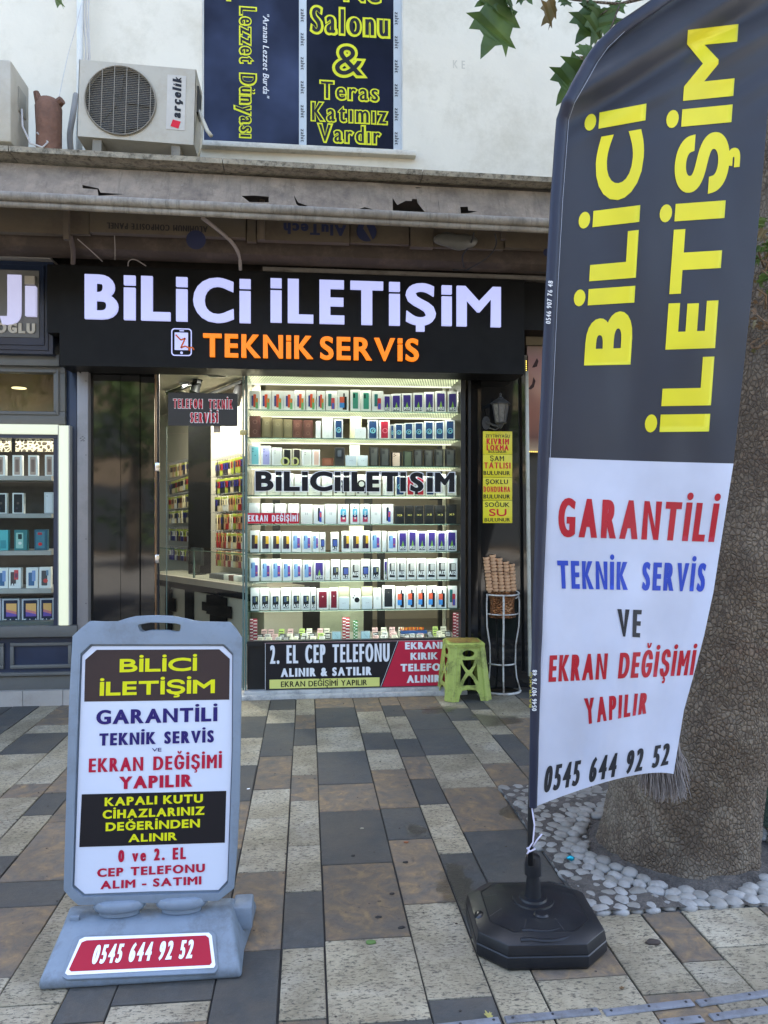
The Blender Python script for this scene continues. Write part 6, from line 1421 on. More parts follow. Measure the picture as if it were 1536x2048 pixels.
# wooden fretwork panel
m, t, bb = newmat('fretwork'); co = coords(t); vo = N(t, 'ShaderNodeTexVoronoi', Scale=32.0, feature='DISTANCE_TO_EDGE'); t.links.new(co, vo.inputs[0])
t.links.new(ramp(t, vo.outputs[0], [(.08, srgb(196, 186, 166)), (.16, srgb(60, 48, 36))]), bb.inputs['Base Color']); bump(t, bb, vo.outputs[0], .8, .01)
for k, (a, e) in enumerate(((-60, 22), (31, 106))):
    b = MB(); A = P(a, 903, 6.4); B2 = P(e, 877, 6.4); b.box(A.x, B2.x, 6.4, 6.41, A.z, B2.z); tag(b.build('fretwork_panel', m), ['pale pierced screen panel at the far left of the left window', 'pale pierced screen panel at the top right of the left window'][k], 'panel', 'pierced screen panels')
STY.update({
 'l_pic': (WH, [ph(-.3, .3, .06, .92, C_(170, 150, 140)), ph(-.18, .18, .2, .8, C_(120, 100, 96))], None, 'white phone box with muted phone picture'),
 'l_black': (WH, [ph(-.38, .38, .04, .94, C_(30, 32, 38)), ('c', .0, .5, .12, C_(90, 80, 76)), ('c', -.1, .25, .1, C_(60, 56, 70))], None, 'white phone box with large black screen'),
 'l_silver': (C_(196, 196, 196), [ph(-.3, .34, .06, .92, C_(214, 214, 216)), ('c', -.18, .82, .05, C_(120, 120, 130))], None, 'silver phone box with pale phone'),
 'l_teal': (C_(90, 176, 180), [ph(-.3, .3, .1, .5, C_(60, 140, 150))], None, 'turquoise box'),
 'l_tealb': (C_(60, 120, 124), [ph(-.36, .2, .1, .86, C_(150, 190, 180)), ('c', -.05, .35, .14, C_(220, 220, 214)), ph(-.2, .1, .55, .8, C_(40, 60, 60))], None, 'teal box printed with a pale gadget'),
 'l_heart': (C_(50, 92, 110), [ph(-.36, .30, .1, .9, C_(70, 120, 136)), ('c', -.05, .3, .16, C_(200, 40, 50)), ph(-.25, .1, .74, .86, C_(170, 60, 70))], None, 'teal box printed with a red round gadget'),
 'l_a02': (WH, [ph(-.34, .1, .12, .8, C_(66, 60, 66)), ph(-.05, .3, .42, .9, C_(200, 70, 80)), ph(.0, .26, .52, .74, C_(120, 60, 90))], 'A02', 'white phone box with grey and red phones'),
 'l_blue': (WH, [ph(-.3, .2, .12, .76, C_(40, 96, 140)), ph(.0, .3, .34, .86, C_(120, 150, 200))], None, 'white phone box with blue phones'),
 'l_red': (WH, [ph(-.3, .2, .12, .84, C_(60, 66, 74)), ('c', .05, .35, .2, C_(200, 60, 60)), ph(.1, .3, .6, .86, C_(90, 130, 160))], None, 'white box with grey phone and red spot'),
 'l_tab': (C_(190, 190, 198), [ph(-.40, .40, .05, .95, C_(44, 48, 70)), ph(-.26, .34, .32, .82, C_(214, 130, 130)), ('t', [(-.26, .6), (.34, .5), (.34, .82), (-.26, .82)], C_(236, 178, 110)), ('t', [(-.26, .32), (.34, .32), (.34, .4), (-.26, .5)], C_(120, 90, 170))], 'Tab A', 'tablet box with orange purple screen'),
})
TXTS['A02'] = (.30, .17, M['white'], .1); TXTS['Tab A'] = (.40, .16, M['white'], .1)
LR = [(0, [('l_pic', 70, 125, 600), ('l_pic', 160, 215, 600), ('l_pic', 255, 306, 598), ('l_pic', -30, 30, 600)]),
      (1, [('l_black', -28, 38, 815), ('l_black', 70, 135, 814), ('l_silver', 250, 306, 810)]),
      (2, [('l_teal', -10, 46, 1025), ('l_tealb', 80, 155, 1024), ('l_heart', 195, 270, 1022)]),
      (3, [('l_blue', -20, 46, 1240), ('l_a02', 48, 120, 1240), ('l_blue', 148, 216, 1238), ('l_red', 222, 290, 1236)]),
      (4, [('l_tab', -100, 6, 1416), ('l_tab', 10, 112, 1416), ('l_tab', 123, 222, 1416), ('l_tab', 227, 306, 1414)])]
for r_, lst in LR:
    for k, (st, a, e, tp_) in enumerate(sorted(lst, key=lambda q: q[1])):
        Yk = 6.22; A = P(a / 2.845, lsh[r_][0], Yk); B2 = P(e / 2.845, 700 + tp_ / 2.845, Yk)
        put_box(st, (A.x + B2.x) / 2, Yk, lz[r_] + .0006, (B2.x - A.x) * .96, B2.z - lz[r_], '%s, %s from left, %s shelf of left shop' % (STY[st][3], ORD[k], ['top', 'second', 'third', 'fourth', 'bottom'][r_]), 'boxes in the left shop window', random.uniform(.0, .12))
# brushed metal strip between the two shops
stp = thing('metal_strip', 'tall pale grey metal cover strip between the two shops', 'strip', (xat(154, 6.1), 6.1, 0))
b = MB(); b.box(xat(154, 6.1), xat(176, 6.1), 6.10, 6.22, .005, P(165, 731, 6.1).z); b.build('cover', surf('strip_grey', srgb(136, 132, 130), .4, .2, var=.06, scale=3, dirt=srgb(120, 116, 112)), stp, bevel=.003)
b = MB()
for py in (762, 910, 1078, 1207):
    q = P(172, py, 6.1); b.lathe([(.005, 0), (.004, .003)], (0, 0, 0), 8); b.v[-16:] = [(q.x + x, 6.0995 - z, q.z + y) for x, y, z in b.v[-16:]]
b.build('screw', surf('screw_dark', (.08, .08, .08), .4, .6), stp)
b = MB(); q = P(157, 737, 6.1)
b.nofix = True; b.mat(KB); b.face([(q.x - .01, 6.098, q.z + .02), (q.x + .0, 6.098, q.z - .025), (q.x + .02, 6.098, q.z - .04), (q.x + .022, 6.098, q.z - .01), (q.x + .008, 6.098, q.z + .018)])
for (dx, dz) in ((-.01, 0), (.006, .012), (.02, .002), (.008, -.012), (-.004, -.02), (.016, -.02)):
    q = P(164, 877, 6.1); b.face([(q.x + dx - .008, 6.098, q.z + dz - .002), (q.x + dx + .007, 6.098, q.z + dz + .001), (q.x + dx + .004, 6.098, q.z + dz + .005), (q.x + dx - .006, 6.098, q.z + dz + .003)])
b.build('ink_smudge', None, stp, fix=False)

# ================================================================== PAVEMENT SIGN BOARD
BLU = surf('grey_blue_plastic', srgb(118, 130, 143), .42, var=.06, scale=9, bumps=.12, bscale=220, bd=.001, spec=.45, dirt=srgb(104, 112, 120), dirts=5)
bp0 = V((-.7, 2.63, .176)); lean = R(6.0); bn_ = V((0, -cos(lean), sin(lean))).normalized()
bn_ = V((0, -cos(lean), sin(lean))); bu = XU; bv = V((0, sin(lean), cos(lean)))
def bpl(px, py):
    q = PL(px, py, bp0, bn_) - bp0; return (q.dot(bu), q.dot(bv))
def bmap(x, y, d): return bp0 + bu * x + bv * y - bn_ * d
board = thing('pavement_sign', 'grey blue plastic pavement sign with printed poster and carrying handle', 'sign', tuple(bp0 - ZU * .176))
outl = [(180, 1242), (205, 1243), (234, 1243), (252, 1237), (270, 1232.5), (292, 1231), (315, 1230.5), (345, 1232), (371, 1237), (388, 1241), (404, 1243), (435, 1243.5), (460, 1244), (473, 1259), (484, 1276), (482, 1420), (479, 1600), (474, 1700), (468, 1777), (452, 1790), (436, 1802), (300, 1806), (157, 1811), (141, 1797), (127, 1780), (130, 1680), (133, 1550), (138, 1400), (145, 1272), (161, 1257)]
hand = [(277, 1248), (300, 1244.5), (330, 1244.5), (352, 1246), (362, 1249), (362, 1257), (359, 1264), (351, 1265), (330, 1262), (300, 1262), (285, 1265), (278, 1261), (275, 1253)]
post = [(183, 1293), (446, 1293), (464, 1311), (463, 1500), (454, 1763), (436, 1782), (300, 1785), (168, 1790), (147, 1772), (155, 1540), (163, 1312)]
ex = lambda pts, k: [(sum(p[0] for p in pts) / len(pts) + (p[0] - sum(q[0] for q in pts) / len(pts)) * k, sum(p[1] for p in pts) / len(pts) + (p[1] - sum(q[1] for q in pts) / len(pts)) * k) for p in pts]
O2 = [bpl(*p) for p in outl][::-1]; H2 = [bpl(*p) for p in hand][::-1]; P2 = [bpl(*p) for p in ex(post, 1.02)][::-1]
b = MB(); b.plate(O2, [H2, P2], .022, bmap); b.build('frame', BLU, board, bevel=.0075, seg=3)
b = MB(); b.plate([(x * .995, y * .995 + .002) for x, y in O2], [H2], .03, lambda x, y, d: bmap(x, y, d + .0155)); b.build('back_panel', BLU, board, bevel=.008, seg=3)
b = MB(); b.plate([bpl(*p) for p in post][::-1], [], .003, lambda x, y, d: bmap(x, y, d + .010)); pstr = b.build('poster', surf('poster_vinyl', srgb(198, 204, 218), .3, var=.02, scale=3), board)
def bquad(pts, m, l, parent=pstr, name='printed_area'):
    b = MB(); b.nofix = True; b.mat(m); q = [bmap(*bpl(*p), .010 - l) for p in pts]; b.face(q[::-1]); return b.build(name, None, parent, fix=False)
LOCS[pstr.name] = (0, 0, 0)
bquad([(192, 1300), (438, 1299), (459, 1318), (458, 1400), (167, 1404), (169, 1320)], flat('poster_brown', srgb(58, 45, 43), .5), .0012)
bquad([(162, 1590), (452, 1583), (449, 1687), (157, 1696)], flat('poster_black', (.010, .009, .011), .5), .0012)
def btext(s, x0, x1, yb_, yt_, m, **kw):
    xm = (x0 + x1) / 2; a = bpl(x0, yb_); e = bpl(x1, yb_ ); m0 = bpl(xm, yb_); m1 = bpl(xm, yt_)
    yb2 = m0[1]; b = MB(); b.nofix = True; b.mat(m)
    lettering(b, text2d(s, e[0] - a[0], m1[1] - m0[1], **kw), frame_map(bmap(a[0], yb2, .010), bu, bv, .0022)); return b.build('lettering', None, pstr, fix=False)
YW_ = flat('poster_yellow', srgb(208, 206, 22), .5); NV = flat('poster_navy', srgb(38, 28, 96), .4); CR = flat('poster_crimson', srgb(168, 20, 52), .5)
btext('BİLİCİ', 238, 393, 1343.5, 1317, YW_, weight=.08, gap=.13); btext('İLETİŞİM', 198, 429, 1389.5, 1362, YW_, weight=.08, gap=.13)
btext('GARANTİLİ', 191, 434, 1446.5, 1418, NV, weight=.07, gap=.14); btext('TEKNİK SERVİS', 197, 427, 1489, 1464.5, NV, weight=.07, gap=.14, space=.45)
btext('VE', 303, 322, 1504, 1497, NV, weight=.05); btext('EKRAN DEĞİŞİMİ', 176, 443, 1541.5, 1514, CR, stem=.23, gap=.14, space=.45); btext('YAPILIR', 238, 383, 1577, 1552, CR, weight=.08, gap=.14)
btext('KAPALI KUTU', 208, 405, 1610, 1593, YW_, weight=.08, gap=.16, space=.4); btext('CİHAZLARINIZ', 204, 408, 1635, 1618, YW_, weight=.08, gap=.16); btext('DEĞERİNDEN', 210, 399, 1660, 1643, YW_, weight=.08, gap=.16); btext('ALINIR', 256, 353, 1684, 1668, YW_, weight=.08, gap=.16)
btext('0 ve 2. EL', 235, 371, 1723, 1699, CR, weight=.07, gap=.22, space=.4); btext('CEP TELEFONU', 193, 409, 1751, 1734, CR, stem=.32, hstem=.21, gap=.18, space=.5); btext('ALIM - SATIMI', 200, 402, 1775.5, 1759, CR, stem=.32, hstem=.21, gap=.18, space=.45)
# foot: a hollow sloping base with two round springs
b = MB()
yf, ym, yb2, yr = 2.45, 2.60, 2.705, 2.88
g0 = lambda px, py: G(px, py).x
lx, rx_ = G(70, 1993).x, G(480, 1982).x
tl, tr_ = P(124, 1860, ym).x, P(463, 1851, ym).x; tl2, tr2_ = P(139, 1831, yb2).x, P(466, 1812, yb2).x
zt_ = .135
vs = [(lx, yf, .0), (rx_, yf, 0), (lx + .0, yf, .034), (rx_, yf, .034), (tl, ym, zt_ - .01), (tr_, ym, zt_ - .01), (tl2, yb2, zt_), (tr2_, yb2, zt_), (lx + .01, yr, .034), (rx_ + .02, yr, .034), (lx + .01, yr, 0), (rx_ + .02, yr, 0), (lx + .02, yb2, 0), (rx_ + .012, yb2, 0), (lx + .02, ym, 0), (rx_, ym, 0)]
k = 0; b.v = [tuple(v) for v in vs]
b.f = [(0, 1, 3, 2), (2, 3, 5, 4), (4, 5, 7, 6), (6, 7, 9, 8), (8, 9, 11, 10), (10, 11, 13, 12), (12, 13, 15, 14), (14, 15, 1, 0), (0, 2, 4, 14), (14, 4, 6, 12), (12, 6, 8, 10), (1, 15, 5, 3), (15, 13, 7, 5), (13, 11, 9, 7)]; b.mi = [0] * len(b.f)
foot = b.build('foot', surf('grey_blue_scuffed', srgb(114, 126, 138), .5, var=.1, scale=12, bumps=.15, bscale=200, bd=.001, dirt=srgb(92, 98, 104), dirts=7), board, bevel=.014, seg=4)
# raised plateau under the phone number, following the slope
s0 = V((0, yf, .034)); s1 = V((0, ym, zt_ - .01)); sv = (s1 - s0).normalized(); sn = XU.cross(sv).normalized()
def spl(px, py, l=0): q = PL(px, py, s0, sn); return q + sn * l
def splate(pts, m, l, th, name, parent, bev=0):
    b = MB(); q = [spl(*p) for p in pts]; o2 = [((v - s0).dot(XU), (v - s0).dot(sv)) for v in q][::-1]
    b.plate(o2, [], th, lambda x, y, d: s0 + XU * x + sv * y + sn * (l - d)); return b.build(name, m, parent, bevel=bev)
splate([(149, 1880), (156, 1873), (422, 1862), (432, 1868), (437, 1938), (430, 1948), (135, 1961), (124, 1955)], BLU, .006, .012, 'number_bed', board, .004)
nb = splate([(160, 1882), (170, 1877), (418, 1868), (424, 1874), (431, 1932), (428, 1938), (136, 1953), (131, 1949)], M['white'], .0085, .0022, 'number_plate', board)
LOCS[nb.name] = (0, 0, 0)
splate([(164, 1888), (174, 1884), (412, 1874), (418, 1879), (424, 1928), (420, 1933), (143, 1946), (139, 1942)], flat('plate_crimson', srgb(160, 14, 44), .4), .0098, .001, 'printed_area', nb)
a = spl(183, 1930); e = spl(384, 1920); md = spl(285, 1926); mt = spl(285, 1889)
b = MB(); b.nofix = True; b.mat(M['white']); w_ = (e.x - a.x); Hh = (mt - md).dot(sv)
lettering(b, text2d('0545 644 92 52', w_, Hh, weight=.05, gap=.13, space=.26, slant=.04), lambda x, y, z=0: V((a.x, 0, 0)) + V((0, md.y, md.z)) + XU * x + sv * y + sn * (.0115 - z * .0001)); b.build('lettering', None, nb, fix=False)
for px in (239, 363):
    q = P(px, 1825, 2.645); b = MB(); b.lathe([(.066, 0), (.068, .013), (.080, .017), (.087, .027), (.087, .036), (.080, .046), (.060, .052)], (q.x, 2.648, .130), 36, sy=.45); b.build('spring_cap', BLU, board, smooth='auto')
b = MB(); q = PL(152, 1834, V((0, ym, zt_)), ZU); b.box(q.x - .018, q.x + .012, ym + .02, ym + .035, zt_ - .01, zt_ + .006); b.build('filler_cap', BLU, board, bevel=.002)
b = MB(); b.box(rx_ - .05, rx_ + .018, 2.66, 2.76, .04, .122); b.build('carry_lug', BLU, board, bevel=.009)

# ================================================================== FEATHER FLAG
rowsF = [((1071, 1613), (1242, 1556), (1347, 1548)), ((1076, 1468), (1235, 1440), (1368, 1420)), ((1078, 1364), (1231, 1364), (1388, 1348)), ((1081, 1268), (1250, 1273), (1408, 1272)), ((1084, 1174), (1260, 1180), (1427, 1183)),
         ((1088, 1071), (1270, 1078), (1442, 1085)), ((1093, 915), (1280, 922), (1467, 927)), ((1096, 740), (1295, 743), (1487, 741)), ((1103, 560), (1308, 560), (1509, 539)), ((1109, 400), (1313, 396), (1523, 380)), ((1119, 237), (1325, 222), (1537, 205)),
         ((1153, 158), (1350, 95), (1552, 55)), ((1190, 92), (1380, 25), (1562, -20)), ((1234, 45), (1410, -30), (1572, -75)), ((1301, 0), (1450, -75), (1580, -120)), ((1420, -70), (1510, -115), (1584, -150)), ((1500, -110), (1545, -135), (1586, -160))]
def fdepth(px, py):
    u = (px - 1090) / 400; v = (1613 - py) / 1600
    d = 2.63 + .05 * u
    lowf = max(0, min(1, (py - 900) / 600))
    d += .012 * sin(u * 9 + v * 7) * (.4 + lowf) + .007 * noise.noise(V((u * 5 + v * 3, v * 4, 1))) * (1 + lowf)
    # diagonal drag folds from the sleeve at the top
    t = (px - 1119) * .62 + (py - 237) * 1.0        # distance across the fold direction
    top = max(0, min(1, (330 - py) / 140)); d += .030 * top * sin(t / 19) * math.exp(-((t + 20) / 130) ** 2) + .012 * top * noise.noise(V((t / 38, px / 200, 2)))
    d += .005 * sin((px * .9 + py * .35) / 31 + 2 * noise.noise(V((px / 260, py / 260, 4)))) * (1 - top)
    # long soft folds running down from the right in the white part
    w = (px - 1080) + (py - 1500) * .28
    d += .015 * lowf * sin(w / 27 + .6 * sin(py / 90)) + .004 * lowf * sin(w / 12 + 1)
    return d
def fl_at(u, row):
    (l, m_, r) = row
    a, b_, c = V(l), V(m_), V(r)
    L = [(1 - u) * (1 - 2 * u), 4 * u * (1 - u), u * (2 * u - 1)]
    return a * L[0] + b_ * L[1] + c * L[2]
def flag_patch(r0, r1, u0, u1, nu, mat, name, parent, sub=8, lift=0):
    b = MB(); b.nofix = True; grid = []
    rr_ = []
    for i in range(r0, r1):
        for s_ in range(sub):
            t_ = s_ / sub; rr_.append(tuple(V(rowsF[i][k]).lerp(V(rowsF[i + 1][k]), t_) for k in range(3)))
    rr_.append(rowsF[r1])
    for row in rr_:
        g_ = []
        for j in range(nu + 1):
            u = u0 + (u1 - u0) * j / nu; p = fl_at(u, row); g_.append(D(p.x, p.y, fdepth(p.x, p.y) - lift))
        grid.append(g_)
    for i in range(len(grid) - 1):
        for j in range(nu): b.face([grid[i][j], grid[i][j + 1], grid[i + 1][j + 1], grid[i + 1][j]])
    return b.build(name, mat, parent, smooth=True, weld=True, fix=False)
def cloth(name, c, tr=.25):
    m, t, b = newmat(name); co = coords(t); wv = N(t, 'ShaderNodeTexNoise', Scale=700.0, Detail=2.0); t.links.new(co, wv.inputs[0])
    n = N(t, 'ShaderNodeTexNoise', Scale=4.0, Detail=5.0); t.links.new(co, n.inputs[0])
    cc = ramp(t, n.outputs[0], [(.3, tuple(x * .9 for x in c)), (.7, tuple(min(1, x * 1.08) for x in c))]); t.links.new(cc, b.inputs['Base Color']); b.inputs['Roughness'].default_value = .42
    b.inputs['Sheen Weight'].default_value = .15; b.inputs['Specular IOR Level'].default_value = .35
    bump(t, b, wv.outputs[0], .1, .001)
    tl_ = t.nodes.new('ShaderNodeBsdfTranslucent'); t.links.new(cc, tl_.inputs[0]); mx = t.nodes.new('ShaderNodeMixShader'); mx.inputs[0].default_value = tr
    t.links.new(b.outputs[0], mx.inputs[1]); t.links.new(tl_.outputs[0], mx.inputs[2]); t.links.new(mx.outputs[0], t.nodes['Material Output'].inputs[0]); return m
flag = thing('feather_flag', 'tall charcoal and white feather flag with yellow upright lettering on a curved pole', 'flag', tuple(G(1064, 1872)))
CH_ = cloth('flag_charcoal', srgb(47, 49, 58), .2); WHC = cloth('flag_white', srgb(196, 200, 216), .2); SLV = cloth('flag_sleeve', srgb(34, 38, 56), .1)
flag_patch(0, 6, 0, 1, 110, WHC, 'white_cloth', flag, sub=12); flag_patch(6, 16, 0, 1, 130, CH_, 'charcoal_cloth', flag, sub=18)
# the sleeve: a flattened tube of darker cloth sewn round the pole
sleeve_px = [(1066, 1614, 8), (1068, 1500, 9.5), (1070, 1400, 10), (1073, 1300, 10.5), (1077, 1170, 11), (1082, 1040, 11.5), (1087, 915, 12), (1095, 740, 12), (1103, 560, 12), (1112, 400, 12), (1124, 240, 12), (1136, 205, 12), (1158, 165, 13), (1180, 125, 13), (1202, 94, 13), (1240, 58, 13), (1278, 32, 13), (1312, 8, 13), (1360, -25, 12), (1430, -62, 11), (1500, -98, 10), (1545, -125, 8)]
def spx(i): return sleeve_px[i]
b = MB(); pts = [D(x, y, fdepth(x, y) - .004) for x, y, r in sleeve_px]; sm = []; rs = []
for i in range(len(pts) - 1):
    for k in range(6):
        t_ = k / 6; sm.append(pts[i].lerp(pts[i + 1], t_)); rr0 = sleeve_px[i][2] + (sleeve_px[i + 1][2] - sleeve_px[i][2]) * t_
        rs.append(rr0 / 1500 * 2.63 * (1 + .10 * noise.noise(V((len(sm) * .31, 0, 5)))))
n = 14; grid = []
for i, p in enumerate(sm):
    d = (sm[min(i + 1, len(sm) - 1)] - sm[max(i - 1, 0)]).normalized(); x = d.cross(V((0, 1, 0))).normalized(); y = V((0, 1, 0))
    grid.append([p + x * cos(2 * pi * j / n) * rs[i] + y * sin(2 * pi * j / n) * (.013 + .002 * noise.noise(V((i * .4, j * .6, 0)))) for j in range(n)])
for i in range(len(grid) - 1):
    for j in range(n): b.face([grid[i][j], grid[i][(j + 1) % n], grid[i + 1][(j + 1) % n], grid[i + 1][j]])
b.build('sleeve', SLV, flag, weld=True, smooth=True)
b = MB(); off = [(x + r + 1.5, y) for x, y, r in sleeve_px[5:]]; b.tube([D(x, y, fdepth(x, y) - .0175) for x, y in off], .0007, 5); b.build('stitching', surf('thread', srgb(160, 164, 176), .7), flag)
def warp(quad, parent, s, m, lift=.0022, name='lettering', cut=.03, **kw):
    """quad: image corners bl, br, tr, tl of the line of lettering; it lies on the cloth"""
    bl, br_, tr2, tl2 = [V(q) for q in quad]; w = ((br_ - bl).length + (tr2 - tl2).length) / 2; H = ((tl2 - bl).length + (tr2 - br_).length) / 2
    fs = text2d(s, w, H, **kw); bm = bmesh.new()
    for f in fs:
        if len(f) >= 3: bm.faces.new([bm.verts.new((p[0], p[1], p[2] * .00006)) for p in f])
    st_ = 13
    for ax, mx_ in ((0, w), (1, H * 1.4)):
        k = -st_
        while k < mx_:
            co_ = V((k, 0, 0)) if ax == 0 else V((0, k, 0)); no_ = V((1, 0, 0)) if ax == 0 else V((0, 1, 0))
            bmesh.ops.bisect_plane(bm, geom=bm.verts[:] + bm.edges[:] + bm.faces[:], plane_co=co_, plane_no=no_); k += st_
    for v in bm.verts:
        x, y = v.co.x / w, v.co.y / H
        p = (bl * (1 - x) + br_ * x) * (1 - y) + (tl2 * (1 - x) + tr2 * x) * y
        v.co = D(p.x, p.y, fdepth(p.x, p.y) - lift + v.co.z) - WL(parent)
    me = bpy.data.meshes.new(name); bm.to_mesh(me); bm.free(); me.materials.append(m)
    me.polygons.foreach_set('use_smooth', [True] * len(me.polygons))
    o = bpy.data.objects.new(name, me); COL.objects.link(o); o.parent = parent; return o
YC = cloth('flag_yellow', srgb(218, 206, 30), .1); RC = cloth('flag_red', srgb(170, 14, 34), .1); BC = cloth('flag_blue', srgb(36, 66, 168), .1); KC = cloth('flag_dark', srgb(34, 36, 42), .1)
WC = flat('flag_phone_white', (.6, .6, .6))
warp([(1261, 729), (1293, 207), (1199, 225), (1168, 731)], flag, 'BİLİCİ', YC, weight=.10, gap=.17)
warp([(1418, 863), (1477, 48), (1376, 60), (1319, 864)], flag, 'İLETİŞİM', YC, weight=.10, gap=.17)
warp([(1116, 1073), (1428, 1084), (1438, 1007), (1116, 996)], flag, 'GARANTİLİ', RC, stem=.225, hstem=.18, gap=.10, slant=.02)
warp([(1117, 1177), (1408, 1183), (1413, 1127), (1113, 1121)], flag, 'TEKNİK SERVİS', BC, stem=.21, hstem=.17, gap=.10, space=.36, slant=.02)
warp([(1238, 1272), (1280, 1275), (1284, 1220), (1235, 1218)], flag, 'VE', KC, stem=.23)
warp([(1097, 1364), (1386, 1350), (1392, 1300), (1098, 1311)], flag, 'EKRAN DEĞİŞİMİ', RC, stem=.21, hstem=.17, gap=.09, space=.3, slant=.03)
warp([(1172, 1449), (1292, 1427), (1297, 1385), (1167, 1397)], flag, 'YAPILIR', RC, stem=.21, hstem=.17, gap=.12, slant=.03)
warp([(1086, 1586), (1336, 1529), (1340, 1486), (1090, 1534)], flag, '0545 644 92 52', KC, stem=.2, hstem=.16, gap=.09, space=.26, slant=.05)
def sleevetext(s, x0, y0, x1, y1, H, m, **kw):
    a = D(x0, y0, fdepth(x0, y0) - .0195); e = D(x1, y1, fdepth(x1, y1) - .0195); u = (e - a); w = u.length; u.normalize(); n_2 = V((0, -1, 0)); v = n_2.cross(u).normalized()
    b = MB(); b.nofix = True; b.mat(m); lettering(b, text2d(s, w, H, **kw), frame_map(a, u, v, .0)); b.build('lettering', None, flag, fix=False)
sleevetext('0546 907 76 48', 1101, 648, 1106, 562, .017, WC, weight=.03, gap=.12)
sleevetext('0546 907 76 48', 1073, 1422, 1074, 1340, .016, WC, weight=.03, gap=.12)
sleevetext('BAYRAKÇI', 1063, 1415, 1064, 1345, .008, C_(170, 160, 60), weight=.03, gap=.12)
PB = surf('pole_black', (.012, .012, .013), .35)
b = MB(); b.tube([D(1061, 1730, 2.64), D(1061, 1660, 2.64), D(1062, 1612, 2.635), D(1064, 1540, 2.63)], .011, 12); b.build('pole', PB, flag, smooth=True)
b = MB(); q0 = D(1061, 1690, 2.628)
b.tube([D(1064, 1616, 2.62), D(1069, 1650, 2.615), D(1066, 1685, 2.615), D(1058, 1696, 2.615), D(1056, 1705, 2.62)], .0028, 6); b.tube([D(1054, 1697, 2.63), D(1060, 1703, 2.612), D(1070, 1698, 2.63), D(1063, 1692, 2.65)], .003, 6, closed=True); b.tube([D(1066, 1693, 2.615), D(1074, 1680, 2.61), D(1084, 1668, 2.612)], .0028, 6); b.tube([D(1060, 1700, 2.612), D(1054, 1708, 2.61)], .003, 6)
b.build('tie_cord', surf('white_cord', srgb(196, 190, 206), .8), flag, smooth=True)
# water filled base
base = thing('flag_base', 'black octagonal water filled plastic base holding the feather flag', 'flag base', tuple(G(1064, 1872)))
BPL = surf('black_base_plastic', (.009, .010, .013), .33, var=.3, scale=6, bumps=.1, bscale=160, bd=.002, dirt=(.014, .0145, .016), dirts=4, spec=.35)
bc = G(1066, 1868); bx, by = bc.x, bc.y
def oc(rx, ry, z, ch=.40, n=1, rot=R(-4)):
    pts = []
    for x, y in ((-1 + ch, -1), (1 - ch, -1), (1, -1 + ch), (1, 1 - ch), (1 - ch, 1), (-1 + ch, 1), (-1, 1 - ch), (-1, -1 + ch)):
        X_, Y_ = x * rx * .93, y * ry * .95; pts.append((bx + X_ * cos(rot) - Y_ * sin(rot), by + X_ * sin(rot) + Y_ * cos(rot), z))
    return pts
K9 = .93
lv = [oc(.232, .222, 0), oc(.240, .230, .012), oc(.240, .230, .045), oc(.236, .226, .048), oc(.238, .228, .052), oc(.232, .222, .082), oc(.185, .178, .103), oc(.182, .174, .101), oc(.135, .128, .118), oc(.075, .07, .122)]
b = MB()
for A_, B_2 in zip(lv, lv[1:]):
    for i in range(8): b.face([A_[i], A_[(i + 1) % 8], B_2[(i + 1) % 8], B_2[i]])
b.face(lv[0][::-1]); b.face(lv[-1]); b.build('body', BPL, base, bevel=.004, seg=3)
b = MB()
for k in range(8):
    a0 = k * pi / 4 + pi / 8 * 0 + R(-4) + pi / 8
for (wy, wz, hw) in ((-.150, .0985, .085), (-.186, .0875, .10)):
    pts = [(bx + hw * (k / 12 - 1), by + wy - .010 * max(0, cos((k / 12 - 1) * pi / 1.3)) , wz - .003 * max(0, cos((k / 12 - 1) * pi / 1.3))) for k in range(25)]
    b.tube(pts, .009, 10)
for k in range(8):
    a0 = k * pi / 4 + R(18.5); b.tube([(bx + .13 * cos(a0), by + .125 * sin(a0), .113), (bx + .19 * cos(a0), by + .185 * sin(a0), .092)], .007, 8)
b.build('rib', BPL, base, smooth='auto')
b = MB(); b.lathe([(.075, .118), (.072, .128), (.05, .129), (.047, .136), (.03, .138), (.029, .15), (.0235, .20), (.021, .222)], (bx, by, 0), 32); b.build('neck', BPL, base, smooth='auto')
b = MB(); b.lathe([(.030, .215), (.0305, .232), (.0305, .25), (.028, .262), (.025, .278), (.016, .284), (.013, .284)], (bx, by, 0), 20); b.build('clamp_knob', BPL, base, smooth='auto')
b = MB(); q = PL(948, 1832, V((0, 0, .085)), ZU); b.ball((q.x + .022, q.y, .075), .028, 14, 8, (.8, 1.2, .9)); b.build('handle_recess', surf('base_gloss', (.006, .007, .009), .15), base, smooth=True)
b = MB(); q = G(1075, 1850, .11); b.lathe([(.026, .105), (.026, .121), (.020, .126), (.006, .126)], (bx + .0, by - .095, 0), 20); b.build('filler_cap', BPL, base, smooth='auto')
